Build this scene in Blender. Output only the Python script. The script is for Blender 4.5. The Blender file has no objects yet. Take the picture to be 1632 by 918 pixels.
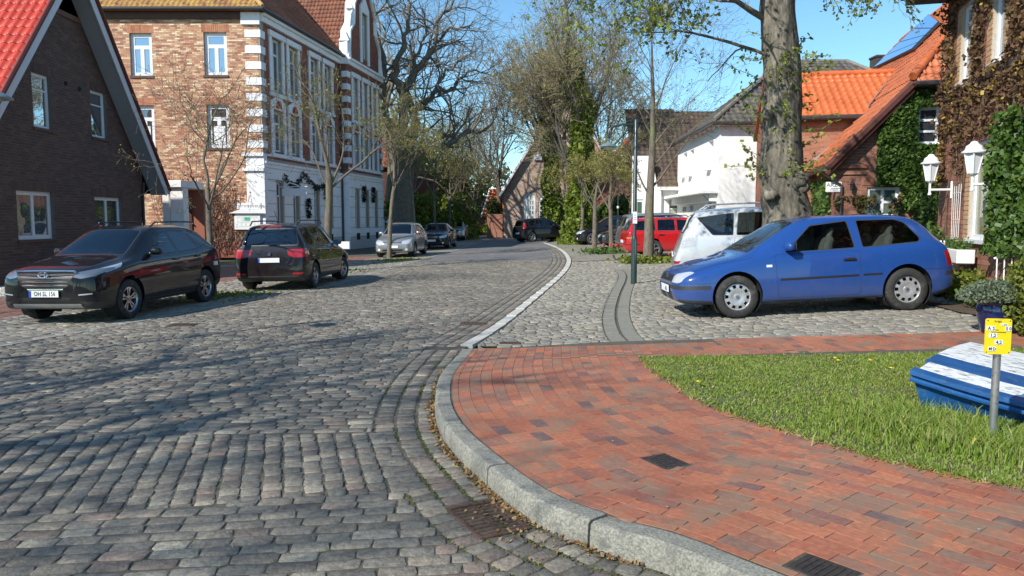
import bpy, bmesh, math, random
import numpy as np
from mathutils import Vector, Matrix, geometry, noise
R = math.radians
random.seed(7); rng = np.random.default_rng(7)
scene = bpy.context.scene
COL = scene.collection

# ---------------------------------------------------------------- camera, sky, sun, exposure
CAMH = 1.6; FPX = 1210.0; PITCH = math.atan(109 / FPX)
cam_d = bpy.data.cameras.new('camera'); cam = bpy.data.objects.new('camera', cam_d); COL.objects.link(cam)
cam_d.lens = FPX / 1632 * 36; cam_d.sensor_width = 36; cam_d.clip_end = 3000; cam_d.clip_start = 0.05
cam.location = (0, 0, CAMH); cam.rotation_euler = (math.pi / 2 - PITCH, 0, 0)
scene.camera = cam
SUN_AZ = math.atan2(-0.72, -0.69); SUN_EL = R(36)      # direction towards the sun (behind us, to the left)
world = bpy.data.worlds.new('World'); scene.world = world; world.use_nodes = True
wn = world.node_tree.nodes; wl = world.node_tree.links
sky = wn.new('ShaderNodeTexSky'); sky.sky_type = 'NISHITA'; sky.sun_disc = False
sky.sun_elevation = SUN_EL; sky.sun_rotation = SUN_AZ
sky.air_density = 1.0; sky.dust_density = 0.0; sky.ozone_density = 3.0
bg = wn['Background']; bg.inputs[1].default_value = 0.14
tint = wn.new('ShaderNodeMix'); tint.data_type = 'RGBA'; tint.blend_type = 'MULTIPLY'; tint.inputs[0].default_value = 1; tint.inputs[7].default_value = (0.76, 1.0, 1.03, 1)
wl.new(sky.outputs[0], tint.inputs[6]); wl.new(tint.outputs[2], bg.inputs[0])
sun_d = bpy.data.lights.new('sun', 'SUN'); sun_d.energy = 4.7; sun_d.angle = R(0.53); sun_d.color = (1.0, 0.95, 0.87)
sun = bpy.data.objects.new('sun', sun_d); COL.objects.link(sun)
SD = Vector((math.sin(SUN_AZ) * math.cos(SUN_EL), math.cos(SUN_AZ) * math.cos(SUN_EL), math.sin(SUN_EL)))
sun.rotation_euler = (-SD).to_track_quat('-Z', 'Y').to_euler()
sun.location = (-20, -20, 30)
vs = scene.view_settings; vs.view_transform = 'Standard'; vs.look = 'None'; vs.exposure = 0.35; vs.gamma = 1; vs.use_curve_mapping = False
scene.cycles.max_bounces = 6; scene.cycles.transparent_max_bounces = 12

# ---------------------------------------------------------------- picture -> place
def smooth(a, b, t):
    t = min(1, max(0, (t - a) / (b - a))); return t * t * (3 - 2 * t)
def gz(x, y):
    if x > 0: z = 0.045 * min(x, 6.5)
    else: z = 0.02 * max(x, -7.5)
    return z * smooth(4.5, 10, y)
CP, SP = math.cos(PITCH), math.sin(PITCH)
def ray(u, v):
    a = (u - 816) / FPX; b = (459 - v) / FPX
    return Vector((a, CP + b * SP, -SP + b * CP))
def gp(u, v, h=0.0):
    """the point of the ground (plus h) seen at picture position u, v"""
    d = ray(u, v); z = 0.0
    for _ in range(12):
        t = (CAMH - z) / -d.z
        x, y = d.x * t, d.y * t
        z = gz(x, y) + h
    return Vector((x, y, z))
def at(u, v, Y):
    d = ray(u, v); t = Y / d.y
    return Vector((d.x * t, Y, CAMH + d.z * t))
def px(p):
    d = p[1] * CP - (p[2] - CAMH) * SP
    if d < 0.1: return (-9999, -9999, d)
    return (816 + FPX * p[0] / d, 459 - FPX * (p[1] * SP + (p[2] - CAMH) * CP) / d, d)
def in_view(p, m=40):
    u, v, d = px(p); return d > 0.3 and -m < u < 1632 + m and -m < v < 918 + m

# ---------------------------------------------------------------- objects
MW = {}
def reg(o, mw): MW[o.name] = mw; return o
def tag(o, label=None, cat=None, group=None, kind=None):
    if label: o['label'] = label
    if cat: o['category'] = cat
    if group: o['group'] = group
    if kind: o['kind'] = kind
    return o
def empty(name, loc, rz, label, cat, group=None):
    o = bpy.data.objects.new(name, None); COL.objects.link(o); o.empty_display_size = 0.3
    o.location = loc; o.rotation_euler = (0, 0, rz)
    reg(o, Matrix.Translation(Vector(loc)) @ Matrix.Rotation(rz, 4, 'Z'))
    return tag(o, label, cat, group)
def link_mesh(name, me, parent=None, local=None):
    o = bpy.data.objects.new(name, me); COL.objects.link(o)
    pm = MW[parent.name] if parent else Matrix.Identity(4)
    if local is not None: o.matrix_local = local
    if parent:
        o.parent = parent
        if local is not None: o.matrix_parent_inverse = Matrix.Identity(4)
    reg(o, pm @ (local if local is not None else Matrix.Identity(4)))
    return o
def np_mesh(name, V, F, mats, midx=None, smooth_=False):
    me = bpy.data.meshes.new(name)
    V = np.asarray(V, np.float32).reshape(-1, 3)
    if isinstance(F, np.ndarray):
        n, k = F.shape
        me.vertices.add(len(V)); me.vertices.foreach_set('co', V.ravel())
        me.loops.add(n * k); me.loops.foreach_set('vertex_index', F.astype(np.int32).ravel())
        me.polygons.add(n); me.polygons.foreach_set('loop_start', np.arange(0, n * k, k, dtype=np.int32))
        me.update(calc_edges=True)
    else:
        me.from_pydata(V.tolist(), [], F)
    for m in (mats if isinstance(mats, (list, tuple)) else [mats]): me.materials.append(m)
    if midx is not None: me.polygons.foreach_set('material_index', np.asarray(midx, np.int32))
    if smooth_: me.polygons.foreach_set('use_smooth', np.ones(len(me.polygons), bool))
    me.update()
    return me
class MB:
    """collects shapes (world or parent coordinates) into one mesh"""
    def __init__(s): s.v = []; s.f = []; s.m = []; s.cur = 0
    def add(s, vs, fs):
        b = len(s.v); s.v += [tuple(v) for v in vs]
        for f in fs: s.f.append([b + i for i in f]); s.m.append(s.cur)
        return s
    def box(s, c, size, M=None, bev=0.0):
        hx, hy, hz = size[0] / 2, size[1] / 2, size[2] / 2
        c = Vector(c); M = M or Matrix.Identity(3)
        if bev <= 0 or bev * 2 >= min(size):
            vs = [c + M @ Vector((x * hx, y * hy, z * hz)) for z in (-1, 1) for y in (-1, 1) for x in (-1, 1)]
            return s.add(vs, [(0, 2, 3, 1), (4, 5, 7, 6), (0, 1, 5, 4), (2, 6, 7, 3), (0, 4, 6, 2), (1, 3, 7, 5)])
        b = bev; vs = []
        idx = {}
        for sx in (-1, 1):
            for sy in (-1, 1):
                for sz in (-1, 1):
                    for k in range(3):
                        p = [sx * hx, sy * hy, sz * hz]
                        for j in range(3):
                            if j != k: p[j] -= (sx, sy, sz)[j] * b
                        idx[(sx, sy, sz, k)] = len(vs); vs.append(c + M @ Vector(p))
        fs = []
        I = idx
        for k in range(3):
            a, b2 = [(1, 2), (2, 0), (0, 1)][k]
            for sg in (-1, 1):
                q = []
                for (p1, p2) in ((-1, -1), (1, -1), (1, 1), (-1, 1)):
                    t = [0, 0, 0]; t[k] = sg; t[a] = p1; t[b2] = p2; q.append(I[(t[0], t[1], t[2], k)])
                fs.append(q if sg > 0 else q[::-1])
        for k in range(3):   # edges running along axis k
            a, b2 = [(1, 2), (2, 0), (0, 1)][k]
            for p1 in (-1, 1):
                for p2 in (-1, 1):
                    t0 = [0, 0, 0]; t1 = [0, 0, 0]
                    t0[k] = -1; t1[k] = 1
                    for t in (t0, t1): t[a] = p1; t[b2] = p2
                    q = [I[(*t0, a)], I[(*t1, a)], I[(*t1, b2)], I[(*t0, b2)]]
                    fs.append(q if p1 * p2 < 0 else q[::-1])
        for sx in (-1, 1):
            for sy in (-1, 1):
                for sz in (-1, 1):
                    q = [I[(sx, sy, sz, 0)], I[(sx, sy, sz, 1)], I[(sx, sy, sz, 2)]]
                    fs.append(q if sx * sy * sz > 0 else q[::-1])
        return s.add(vs, fs)
    def tube(s, path, rad, n=8, cap=True):
        P = [Vector(p) for p in path]; k = len(P)
        if not isinstance(rad, (list, tuple)): rad = [rad] * k
        vs = []; up = Vector((0.13, 0.21, 0.97))
        t = (P[1] - P[0]).normalized()
        a = t.cross(up).normalized()
        for i in range(k):
            t = (P[min(i + 1, k - 1)] - P[max(i - 1, 0)]).normalized()
            a = (a - t * a.dot(t)).normalized(); b = t.cross(a)
            for j in range(n):
                w = 2 * math.pi * j / n
                vs.append(P[i] + (a * math.cos(w) + b * math.sin(w)) * rad[i])
        fs = [(i * n + j, i * n + (j + 1) % n, (i + 1) * n + (j + 1) % n, (i + 1) * n + j) for i in range(k - 1) for j in range(n)]
        if cap: fs += [tuple(range(n))[::-1], tuple((k - 1) * n + j for j in range(n))]
        return s.add(vs, fs)
    def lathe(s, prof, n=24, M=None, c=(0, 0, 0)):
        """prof: (r, z) pairs about the z axis"""
        M = M or Matrix.Identity(3); c = Vector(c); vs = []
        for r, z in prof:
            for j in range(n):
                w = 2 * math.pi * j / n
                vs.append(c + M @ Vector((r * math.cos(w), r * math.sin(w), z)))
        k = len(prof)
        fs = [(i * n + j, i * n + (j + 1) % n, (i + 1) * n + (j + 1) % n, (i + 1) * n + j) for i in range(k - 1) for j in range(n)]
        return s.add(vs, fs)
    def prism(s, poly, O, ex, ey, depth):
        """polygon in the plane O, ex, ey extruded by depth along ex x ey (both ways centred at 0..depth)"""
        O = Vector(O); ex = Vector(ex); ey = Vector(ey); n = ex.cross(ey).normalized() * depth
        a = [O + ex * p[0] + ey * p[1] for p in poly]; b = [p + n for p in a]; k = len(poly)
        ar = sum(poly[i][0] * poly[(i + 1) % k][1] - poly[(i + 1) % k][0] * poly[i][1] for i in range(k))
        fs = [tuple(range(k))[::-1], tuple(range(k, 2 * k))] + [(i, (i + 1) % k, k + (i + 1) % k, k + i) for i in range(k)]
        if (ar < 0) != (depth < 0): fs = [f[::-1] for f in fs]
        return s.add(a + b, fs)
    def build(s, name, mats, parent=None, world=True, smooth_=False, sharp=None):
        V = s.v
        if parent is not None and world:
            im = MW[parent.name].inverted(); V = [im @ Vector(v) for v in V]
        me = np_mesh(name, V, s.f, mats, s.m if isinstance(mats, (list, tuple)) else None, smooth_)
        if smooth_ and sharp: me.set_sharp_from_angle(angle=R(sharp))
        return link_mesh(name, me, parent)

def scatter(base_v, base_f, T):
    """joined copies of a base mesh: T (N,4,4)"""
    bv = np.asarray(base_v, float); k = len(bv)
    hv = np.c_[bv, np.ones(k)]
    V = np.einsum('nij,kj->nki', T, hv)[:, :, :3].reshape(-1, 3)
    bf = np.asarray(base_f)
    F = (bf[None] + (np.arange(len(T)) * k)[:, None, None]).reshape(-1, bf.shape[1])
    return V, F
def scatter_mixed(bases, which, T):
    """bases: list of (verts, faces as list of tuples); returns V and python faces"""
    V = []; F = []; off = 0
    Vs = []
    for bi, (bv, bf) in enumerate(bases):
        sel = [i for i in range(len(T)) if which[i] == bi]
        if not sel: continue
        TT = np.array([T[i] for i in sel])
        hv = np.c_[np.asarray(bv, float), np.ones(len(bv))]
        W = np.einsum('nij,kj->nki', TT, hv)[:, :, :3]
        Vs.append(W.reshape(-1, 3))
        k = len(bv)
        for n in range(len(sel)):
            o = off + n * k
            for f in bf: F.append([o + i for i in f])
        off += k * len(sel)
    return (np.concatenate(Vs) if Vs else np.zeros((0, 3))), F

def intervals(poly, y):
    xs = []; n = len(poly)
    for i in range(n):
        (x0, y0), (x1, y1) = poly[i], poly[(i + 1) % n]
        if (y0 <= y) != (y1 <= y): xs.append(x0 + (y - y0) * (x1 - x0) / (y1 - y0))
    xs.sort(); return [(xs[i], xs[i + 1]) for i in range(0, len(xs) - 1, 2)]
def subtract(iv, cut):
    out = iv
    for a, b in cut:
        nx = []
        for c, d in out:
            if b <= c or a >= d: nx.append((c, d)); continue
            if a > c: nx.append((c, a))
            if b < d: nx.append((b, d))
        out = nx
    return out
def courses(poly, holes, cw, ch, joint=0.01, jit=0.0, minw=0.3, bond=0.5, y0=None):
    """running-bond units filling a polygon: list of (cx, cy, w, h)"""
    ys = [p[1] for p in poly]; y = min(ys) if y0 is None else y0
    out = []; r = 0
    while y + ch * 0.5 < max(ys):
        ym = y + ch / 2
        iv = intervals(poly, ym)
        for h in holes: iv = subtract(iv, intervals(h, ym))
        off = (r % 2) * cw * bond + (random.uniform(-jit, jit) * cw)
        for a, b in iv:
            k = math.floor((a - off) / cw)
            x = off + k * cw
            while x < b:
                w = cw * (1 + random.uniform(-jit, jit))
                x0, x1 = max(a, x), min(b, x + w)
                if x1 - x0 > cw * minw: out.append(((x0 + x1) / 2, ym, x1 - x0 - joint, ch - joint))
                elif x1 - x0 > 0 and out and abs(out[-1][1] - ym) < 1e-6 and x0 > a + 1e-6:
                    c, yy, ww, hh = out[-1]; out[-1] = (c + (x1 - x0) / 2, yy, ww + (x1 - x0), hh)
                x += w
        y += ch; r += 1
    return out

# ---------------------------------------------------------------- materials
MATS = {}
def nmat(name):
    m = bpy.data.materials.new(name); m.use_nodes = True
    nt = m.node_tree; return m, nt, nt.nodes, nt.links, nt.nodes['Principled BSDF']
def lin(c):
    return tuple(((x / 12.92) if x <= 0.04045 else ((x + 0.055) / 1.055) ** 2.4) for x in c)
def mat(name, col, rough=0.8, metal=0.0, var=0.15, vscale=6.0, bump=0.0, bscale=40.0, palette=None, big=0.0, bigscale=0.5,
        coat=0.0, spec=0.5, trans=0.0, stretch=None, dirt=None, disp2=None, sheen=0.0):
    """var: fine noise in the colour; palette: colours picked per piece; big: large patches; dirt: (colour, amount, scale)"""
    if name in MATS: return MATS[name]
    m, nt, N, L, P = nmat(name)
    geo = N.new('ShaderNodeNewGeometry'); tc = N.new('ShaderNodeTexCoord')
    if palette:
        oi = N.new('ShaderNodeObjectInfo')
        ad = N.new('ShaderNodeMath'); ad.operation = 'ADD'; L.new(geo.outputs['Random Per Island'], ad.inputs[0]); L.new(oi.outputs['Random'], ad.inputs[1])
        fr = N.new('ShaderNodeMath'); fr.operation = 'FRACT'; L.new(ad.outputs[0], fr.inputs[0])
        rp = N.new('ShaderNodeValToRGB'); rp.color_ramp.interpolation = 'LINEAR'
        els = rp.color_ramp.elements; n = len(palette)
        while len(els) < n: els.new(0.5)
        for i, c in enumerate(palette): els[i].position = i / (n - 1); els[i].color = (*c, 1)
        L.new(fr.outputs[0], rp.inputs[0]); cout = rp.outputs[0]
    else:
        rgb = N.new('ShaderNodeRGB'); rgb.outputs[0].default_value = (*col, 1); cout = rgb.outputs[0]
    pos = tc.outputs['Object'] if False else geo.outputs['Position']
    if stretch:
        mp = N.new('ShaderNodeMapping'); mp.inputs['Scale'].default_value = stretch; L.new(pos, mp.inputs[0]); pos = mp.outputs[0]
    def noise_(scale, detail=4, rough_=0.6):
        n = N.new('ShaderNodeTexNoise'); n.inputs['Scale'].default_value = scale; n.inputs['Detail'].default_value = detail; n.inputs['Roughness'].default_value = rough_
        L.new(pos, n.inputs['Vector']); return n
    def mul(cin, fac_socket, lo, hi, clampv=(0.3, 0.7)):
        mr = N.new('ShaderNodeMapRange'); mr.inputs[1].default_value = clampv[0]; mr.inputs[2].default_value = clampv[1]
        mr.inputs[3].default_value = lo; mr.inputs[4].default_value = hi; L.new(fac_socket, mr.inputs[0])
        mx = N.new('ShaderNodeMix'); mx.data_type = 'RGBA'; mx.blend_type = 'MULTIPLY'; mx.inputs[0].default_value = 1
        L.new(cin, mx.inputs[6]); L.new(mr.outputs[0], mx.inputs[7]); return mx.outputs[2]
    if var: cout = mul(cout, noise_(vscale).outputs[0], 1 - var, 1 + var)
    if big: cout = mul(cout, noise_(bigscale, 3).outputs[0], 1 - big, 1 + big)
    if dirt:
        dn = noise_(dirt[2], 5, 0.65)
        mr = N.new('ShaderNodeMapRange'); mr.inputs[1].default_value = 0.62 - dirt[1] * 0.3; mr.inputs[2].default_value = 0.72 - dirt[1] * 0.15; L.new(dn.outputs[0], mr.inputs[0])
        mx = N.new('ShaderNodeMix'); mx.data_type = 'RGBA'; L.new(mr.outputs[0], mx.inputs[0]); L.new(cout, mx.inputs[6]); mx.inputs[7].default_value = (*dirt[0], 1)
        cout = mx.outputs[2]
    L.new(cout, P.inputs['Base Color'])
    P.inputs['Roughness'].default_value = rough; P.inputs['Metallic'].default_value = metal
    P.inputs['Specular IOR Level'].default_value = spec
    if coat: P.inputs['Coat Weight'].default_value = coat; P.inputs['Coat Roughness'].default_value = 0.03
    if bump:
        bn = noise_(bscale, 5, 0.65); bp = N.new('ShaderNodeBump'); bp.inputs['Strength'].default_value = bump; bp.inputs['Distance'].default_value = 0.01
        L.new(bn.outputs[0], bp.inputs['Height']); L.new(bp.outputs[0], P.inputs['Normal'])
    MATS[name] = m
    return m
def leafmat(name, palette, rough=0.5, transl=0.35):
    m, nt, N, L, P = nmat(name)
    geo = N.new('ShaderNodeNewGeometry'); rp = N.new('ShaderNodeValToRGB'); els = rp.color_ramp.elements
    while len(els) < len(palette): els.new(0.5)
    for i, c in enumerate(palette): els[i].position = i / (len(palette) - 1); els[i].color = (*c, 1)
    L.new(geo.outputs['Random Per Island'], rp.inputs[0]); L.new(rp.outputs[0], P.inputs['Base Color'])
    P.inputs['Roughness'].default_value = rough; P.inputs['Specular IOR Level'].default_value = 0.35
    tr = N.new('ShaderNodeBsdfTranslucent'); L.new(rp.outputs[0], tr.inputs[0])
    mx = N.new('ShaderNodeMixShader'); mx.inputs[0].default_value = transl
    L.new(P.outputs[0], mx.inputs[1]); L.new(tr.outputs[0], mx.inputs[2]); L.new(mx.outputs[0], N['Material Output'].inputs[0])
    return m
def pane_mat(name, dark, gloss=0.3, tint=(0.9, 0.95, 1.0), rough=0.02, wavy=0.02):
    """window glass seen against a dim room: a dark room colour under a mirror-like surface"""
    m, nt, N, L, P = nmat(name)
    P.inputs['Base Color'].default_value = (*dark, 1); P.inputs['Roughness'].default_value = 0.6
    gl = N.new('ShaderNodeBsdfGlossy'); gl.inputs[0].default_value = (*tint, 1); gl.inputs['Roughness'].default_value = rough
    lw = N.new('ShaderNodeFresnel'); lw.inputs[0].default_value = 1.5
    ad = N.new('ShaderNodeMath'); ad.operation = 'ADD'; ad.use_clamp = True; ad.inputs[1].default_value = gloss; L.new(lw.outputs[0], ad.inputs[0])
    geo = N.new('ShaderNodeNewGeometry'); bn = N.new('ShaderNodeTexNoise'); bn.inputs['Scale'].default_value = 1.3; L.new(geo.outputs['Position'], bn.inputs['Vector'])
    bp = N.new('ShaderNodeBump'); bp.inputs['Strength'].default_value = wavy * 5; bp.inputs['Distance'].default_value = 0.05; L.new(bn.outputs[0], bp.inputs['Height']); L.new(bp.outputs[0], gl.inputs['Normal'])
    mx = N.new('ShaderNodeMixShader'); L.new(ad.outputs[0], mx.inputs[0]); L.new(P.outputs[0], mx.inputs[1]); L.new(gl.outputs[0], mx.inputs[2]); L.new(mx.outputs[0], N['Material Output'].inputs[0])
    return m
def car_glass(name, tint):
    m, nt, N, L, P = nmat(name)
    N.remove(P)
    gl = N.new('ShaderNodeBsdfGlossy'); gl.inputs['Roughness'].default_value = 0.01; gl.inputs[0].default_value = (0.95, 0.97, 1, 1)
    tr = N.new('ShaderNodeBsdfTransparent'); tr.inputs[0].default_value = (*tint, 1)
    lw = N.new('ShaderNodeFresnel'); lw.inputs[0].default_value = 1.6
    ad = N.new('ShaderNodeMath'); ad.operation = 'ADD'; ad.use_clamp = True; ad.inputs[1].default_value = 0.04; L.new(lw.outputs[0], ad.inputs[0])
    mx = N.new('ShaderNodeMixShader'); L.new(ad.outputs[0], mx.inputs[0]); L.new(tr.outputs[0], mx.inputs[1]); L.new(gl.outputs[0], mx.inputs[2]); L.new(mx.outputs[0], N['Material Output'].inputs[0])
    return m
def paint(name, col, rough=0.35, metal=0.0, flake=0.0):
    m, nt, N, L, P = nmat(name)
    P.inputs['Base Color'].default_value = (*col, 1); P.inputs['Roughness'].default_value = rough; P.inputs['Metallic'].default_value = metal
    P.inputs['Specular IOR Level'].default_value = 0.5 if metal else 0.08; P.inputs['Coat Weight'].default_value = 1.0; P.inputs['Coat Roughness'].default_value = 0.04; P.inputs['Coat IOR'].default_value = 1.5
    geo = N.new('ShaderNodeNewGeometry'); tc = N.new('ShaderNodeTexCoord')
    # road dust gathering low on the body
    sx = N.new('ShaderNodeSeparateXYZ'); L.new(tc.outputs['Object'], sx.inputs[0])
    nz = N.new('ShaderNodeTexNoise'); nz.inputs['Scale'].default_value = 9; nz.inputs['Detail'].default_value = 5; L.new(tc.outputs['Object'], nz.inputs['Vector'])
    ml = N.new('ShaderNodeMath'); ml.operation = 'MULTIPLY_ADD'; ml.inputs[1].default_value = 0.5; L.new(nz.outputs[0], ml.inputs[0]); L.new(sx.outputs[2], ml.inputs[2])
    mr = N.new('ShaderNodeMapRange'); mr.inputs[1].default_value = 0.45; mr.inputs[2].default_value = 0.95; mr.inputs[3].default_value = 0.12 if sum(col) < .15 else 0.3; mr.inputs[4].default_value = 0.008 if sum(col) < .15 else 0.03; L.new(ml.outputs[0], mr.inputs[0])
    mx = N.new('ShaderNodeMix'); mx.data_type = 'RGBA'; L.new(mr.outputs[0], mx.inputs[0]); mx.inputs[6].default_value = (*col, 1); mx.inputs[7].default_value = (0.12, 0.105, 0.085, 1)
    L.new(mx.outputs[2], P.inputs['Base Color'])
    r2 = N.new('ShaderNodeMapRange'); r2.inputs[1].default_value = 0.03; r2.inputs[2].default_value = 0.35; r2.inputs[3].default_value = 0.03; r2.inputs[4].default_value = 0.3; L.new(mr.outputs[0], r2.inputs[0]); L.new(r2.outputs[0], P.inputs['Coat Roughness'])
    return m

WHITE = mat('white_paint', (0.80, 0.80, 0.78), 0.45, var=0.04, big=0.05, bigscale=1.5, bump=0.05, bscale=60)
WALLWHITE = mat('white_render', (0.80, 0.79, 0.76), 0.85, var=0.04, big=0.05, bigscale=0.8, bump=0.25, bscale=50, dirt=((0.66, 0.65, 0.61), 0.1, 1.2))
PVC = mat('white_window_frame', (0.74, 0.75, 0.76), 0.35, var=0.03)
BLACK = mat('black_plastic', (0.018, 0.018, 0.019), 0.45, var=0.1)
RUBBER = mat('rubber', (0.022, 0.021, 0.020), 0.75, var=0.2, bump=0.2, bscale=80)
LEAD = mat('lead_flashing', (0.33, 0.34, 0.36), 0.5, metal=0.3, var=0.15)
ZINC = mat('zinc_gutter', (0.30, 0.31, 0.32), 0.4, metal=0.7, var=0.15)
DARKGUT = mat('dark_gutter', (0.05, 0.045, 0.045), 0.4, var=0.1)
GALV = mat('galvanised_steel', (0.50, 0.51, 0.52), 0.38, metal=0.85, var=0.18, vscale=12, dirt=((0.3, 0.28, 0.25), 0.2, 14))
GREENPAINT = mat('green_lamp_paint', (0.022, 0.045, 0.045), 0.35, var=0.15, coat=0.3)
SIGNWHITE = mat('sign_white', (0.78, 0.78, 0.77), 0.4, var=0.02)
INK = mat('sign_ink', (0.03, 0.03, 0.03), 0.6, var=0)
SAND = mat('joint_sand', (0.10, 0.088, 0.068), 0.95, var=0.35, vscale=30, bump=0.5, bscale=120, dirt=((0.045, 0.06, 0.02), 0.35, 5))
GLASS_SKY = pane_mat('window_glass_reflecting', (0.05, 0.06, 0.07), 0.42)
GLASS_DIM = pane_mat('window_glass_dim', (0.018, 0.02, 0.022), 0.12)
GLASS_MID = pane_mat('window_glass_mid', (0.06, 0.065, 0.065), 0.22)
DARKIN = mat('dark_inside', (0.012, 0.012, 0.013), 0.9, var=0)

# ---------------------------------------------------------------- building tools
class Frame:
    """a wall plane: origin O (base left seen from outside), ex along, ez up, n outward"""
    def __init__(s, O, ex, n=None, ez=None):
        s.O = Vector(O); s.ex = Vector(ex).normalized(); s.ez = Vector(ez).normalized() if ez is not None else Vector((0, 0, 1))
        s.n = s.ex.cross(s.ez).normalized()
    def p(s, a, z, d=0.0): return s.O + s.ex * a + s.ez * z + s.n * d
    def M(s): return Matrix((s.ex, s.n, s.ez)).transposed()       # columns ex, n, ez
    def box(s, mb, a0, a1, z0, z1, d0, d1, bev=0.0):
        mb.box(s.p((a0 + a1) / 2, (z0 + z1) / 2, (d0 + d1) / 2), (abs(a1 - a0), abs(d1 - d0), abs(z1 - z0)), s.M(), bev)
def rect(a0, a1, z0, z1): return [(a0, z0), (a1, z0), (a1, z1), (a0, z1)]
def wall(fr, outline, holes, m, parent, name='wall', depth=0.3, kind=None):
    """flat wall with openings, reveals and an outer edge"""
    mb = MB()
    polys = [[Vector((x, y, 0)) for x, y in outline]] + [[Vector((x, y, 0)) for x, y in h] for h in holes]
    flat = [p for pl in polys for p in pl]
    tris = geometry.tessellate_polygon(polys)
    front = [fr.p(p.x, p.y, 0) for p in flat]
    fs = []
    for t in tris:
        a, b, c = (flat[i] for i in t)
        ar = (b.x - a.x) * (c.y - a.y) - (c.x - a.x) * (b.y - a.y)
        fs.append(t if ar > 0 else t[::-1])
    mb.add(front, fs)
    for pl in polys:
        k = len(pl)
        q = [fr.p(p.x, p.y, 0) for p in pl] + [fr.p(p.x, p.y, -depth) for p in pl]
        mb.add(q, [(i, (i + 1) % k, k + (i + 1) % k, k + i) for i in range(k)])
    return mb.build(name, m, parent)
VIEWMAX = 300
def pick_big(items, n, size=1.0):
    """indices of the n items (world centres) that show largest"""
    sc = []
    for i, p in enumerate(items):
        u, v, d = px(p)
        if d > 0.3 and -30 < u < 1662 and -30 < v < 948: sc.append((d, i))
    sc.sort(); return [i for _, i in sc[:n]]
def laid(parent, name, rest_name, bases, T, m, nmax, smooth_=False, minpx=None, width=0.2):
    """pieces with world matrices T (N,4,4) of unit meshes `bases`; the nmax nearest become objects, the rest one mesh of kind stuff"""
    if len(T) == 0: return
    T = np.asarray(T); which = rng.integers(0, len(bases), len(T))
    cent = T[:, :3, 3]
    big = pick_big(cent, nmax)
    if minpx: big = [i for i in big if width * FPX / max(px(cent[i])[2], 0.1) >= minpx]
    bs = set(big)
    im = MW[parent.name].inverted()
    meshes = [np_mesh(name, b[0], b[1], m, smooth_=smooth_) for b in bases] if big else []
    for i in big:
        o = bpy.data.objects.new(name, meshes[which[i]]); COL.objects.link(o)
        o.parent = parent; o.matrix_local = im @ Matrix(T[i].tolist())
    rest = [i for i in range(len(T)) if i not in bs]
    if rest:
        IM = np.array(im)
        V, F = scatter_mixed(bases, [which[i] for i in rest], [IM @ T[i] for i in rest])
        me = np_mesh(rest_name, V, F, m, smooth_=smooth_)
        o = link_mesh(rest_name, me, parent); o['kind'] = 'stuff'
def brick_base(bev=0.04):
    # unit brick: x,z in +-0.5, front at y=0.5.. (no back)
    b = 0.0
    v = [(-.5, -.5, -.5), (.5, -.5, -.5), (.5, -.5, .5), (-.5, -.5, .5), (-.5, .5, -.5), (.5, .5, -.5), (.5, .5, .5), (-.5, .5, .5)]
    f = [(4, 7, 6, 5), (0, 4, 5, 1), (3, 2, 6, 7), (0, 3, 7, 4), (1, 5, 6, 2)]
    return (v, f)
def brickwork(fr, poly, holes, m, parent, nmax=0, bw=0.25, bh=0.0833, proud=0.008, joint=0.011, jit=0.02, name='brick', rest='brickwork'):
    un = courses(poly, holes, bw, bh, joint, jit)
    M = fr.M(); T = []
    for (a, z, w, h) in un:
        d = proud * random.uniform(0.6, 1.2) - 0.02
        c = fr.p(a, z, d)
        t = np.eye(4)
        t[:3, 0] = M.col[0] * w; t[:3, 1] = M.col[1] * 0.04; t[:3, 2] = M.col[2] * h; t[:3, 3] = c
        T.append(t)
    laid(parent, name, rest, [brick_base()], T, m, nmax)
def tile_base(kind='pan'):
    # unit tile: x across (0..1 incl. overlap), y up the slope, z out of the roof; lower end lifted
    prof = {'pan': [(-.52, .10), (-.40, .55), (-.25, 1.0), (-.08, .85), (.05, .3), (.2, 0.0), (.35, -.05), (.5, .05)],
            'flat': [(-.5, .25), (-.42, .8), (-.34, .25), (.0, .1), (.34, .25), (.46, .1)]}[kind]
    v = []
    for y, lift in ((-.55, 1.0), (.5, 0.15)):
        for x, z in prof: v.append((x, y, z * 0.5 + lift * 0.55))
    n = len(prof)
    for x, z in prof: v.append((x, -.55, z * 0.5 + 0.1))
    f = [(i, i + 1, n + i + 1, n + i) for i in range(n - 1)] + [(2 * n + i, 2 * n + i + 1, i + 1, i) for i in range(n - 1)]
    return (v, f)
def tile_roof(O, ex, eu, poly, parent, m, nmax=0, tw=0.21, th=0.33, hgt=0.07, kind='pan', holes=(), slab=None, thick=0.12, name='roof_tile', rest='roof_tiles'):
    """roof plane O + a*ex + b*eu; poly in (a, b)"""
    O = Vector(O); ex = Vector(ex).normalized(); eu = Vector(eu).normalized(); n = ex.cross(eu).normalized()
    if n.z < 0: ex = -ex; poly = [(-a, b) for a, b in poly]; holes = [[(-a, b) for a, b in h] for h in holes]; n = -n
    mb = MB(); mb.prism(poly, O - n * thick, ex, eu, thick - 0.012)
    roof = mb.build('roof', slab or m, parent)
    un = courses(poly, holes, tw, th, 0.0, 0.0, 0.25, 0.0)
    T = []
    for (a, b, w, h) in un:
        c = O + ex * a + eu * b + n * 0.0
        t = np.eye(4); j = random.uniform(-0.006, 0.006)
        t[:3, 0] = ex * w; t[:3, 1] = (eu + n * j) * th * 1.02; t[:3, 2] = n * hgt * random.uniform(0.93, 1.07); t[:3, 3] = c + n * random.uniform(0, 0.004)
        T.append(t)
    laid(roof, name, rest, [tile_base(kind)], T, m, nmax, smooth_=True)
    return roof
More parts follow.
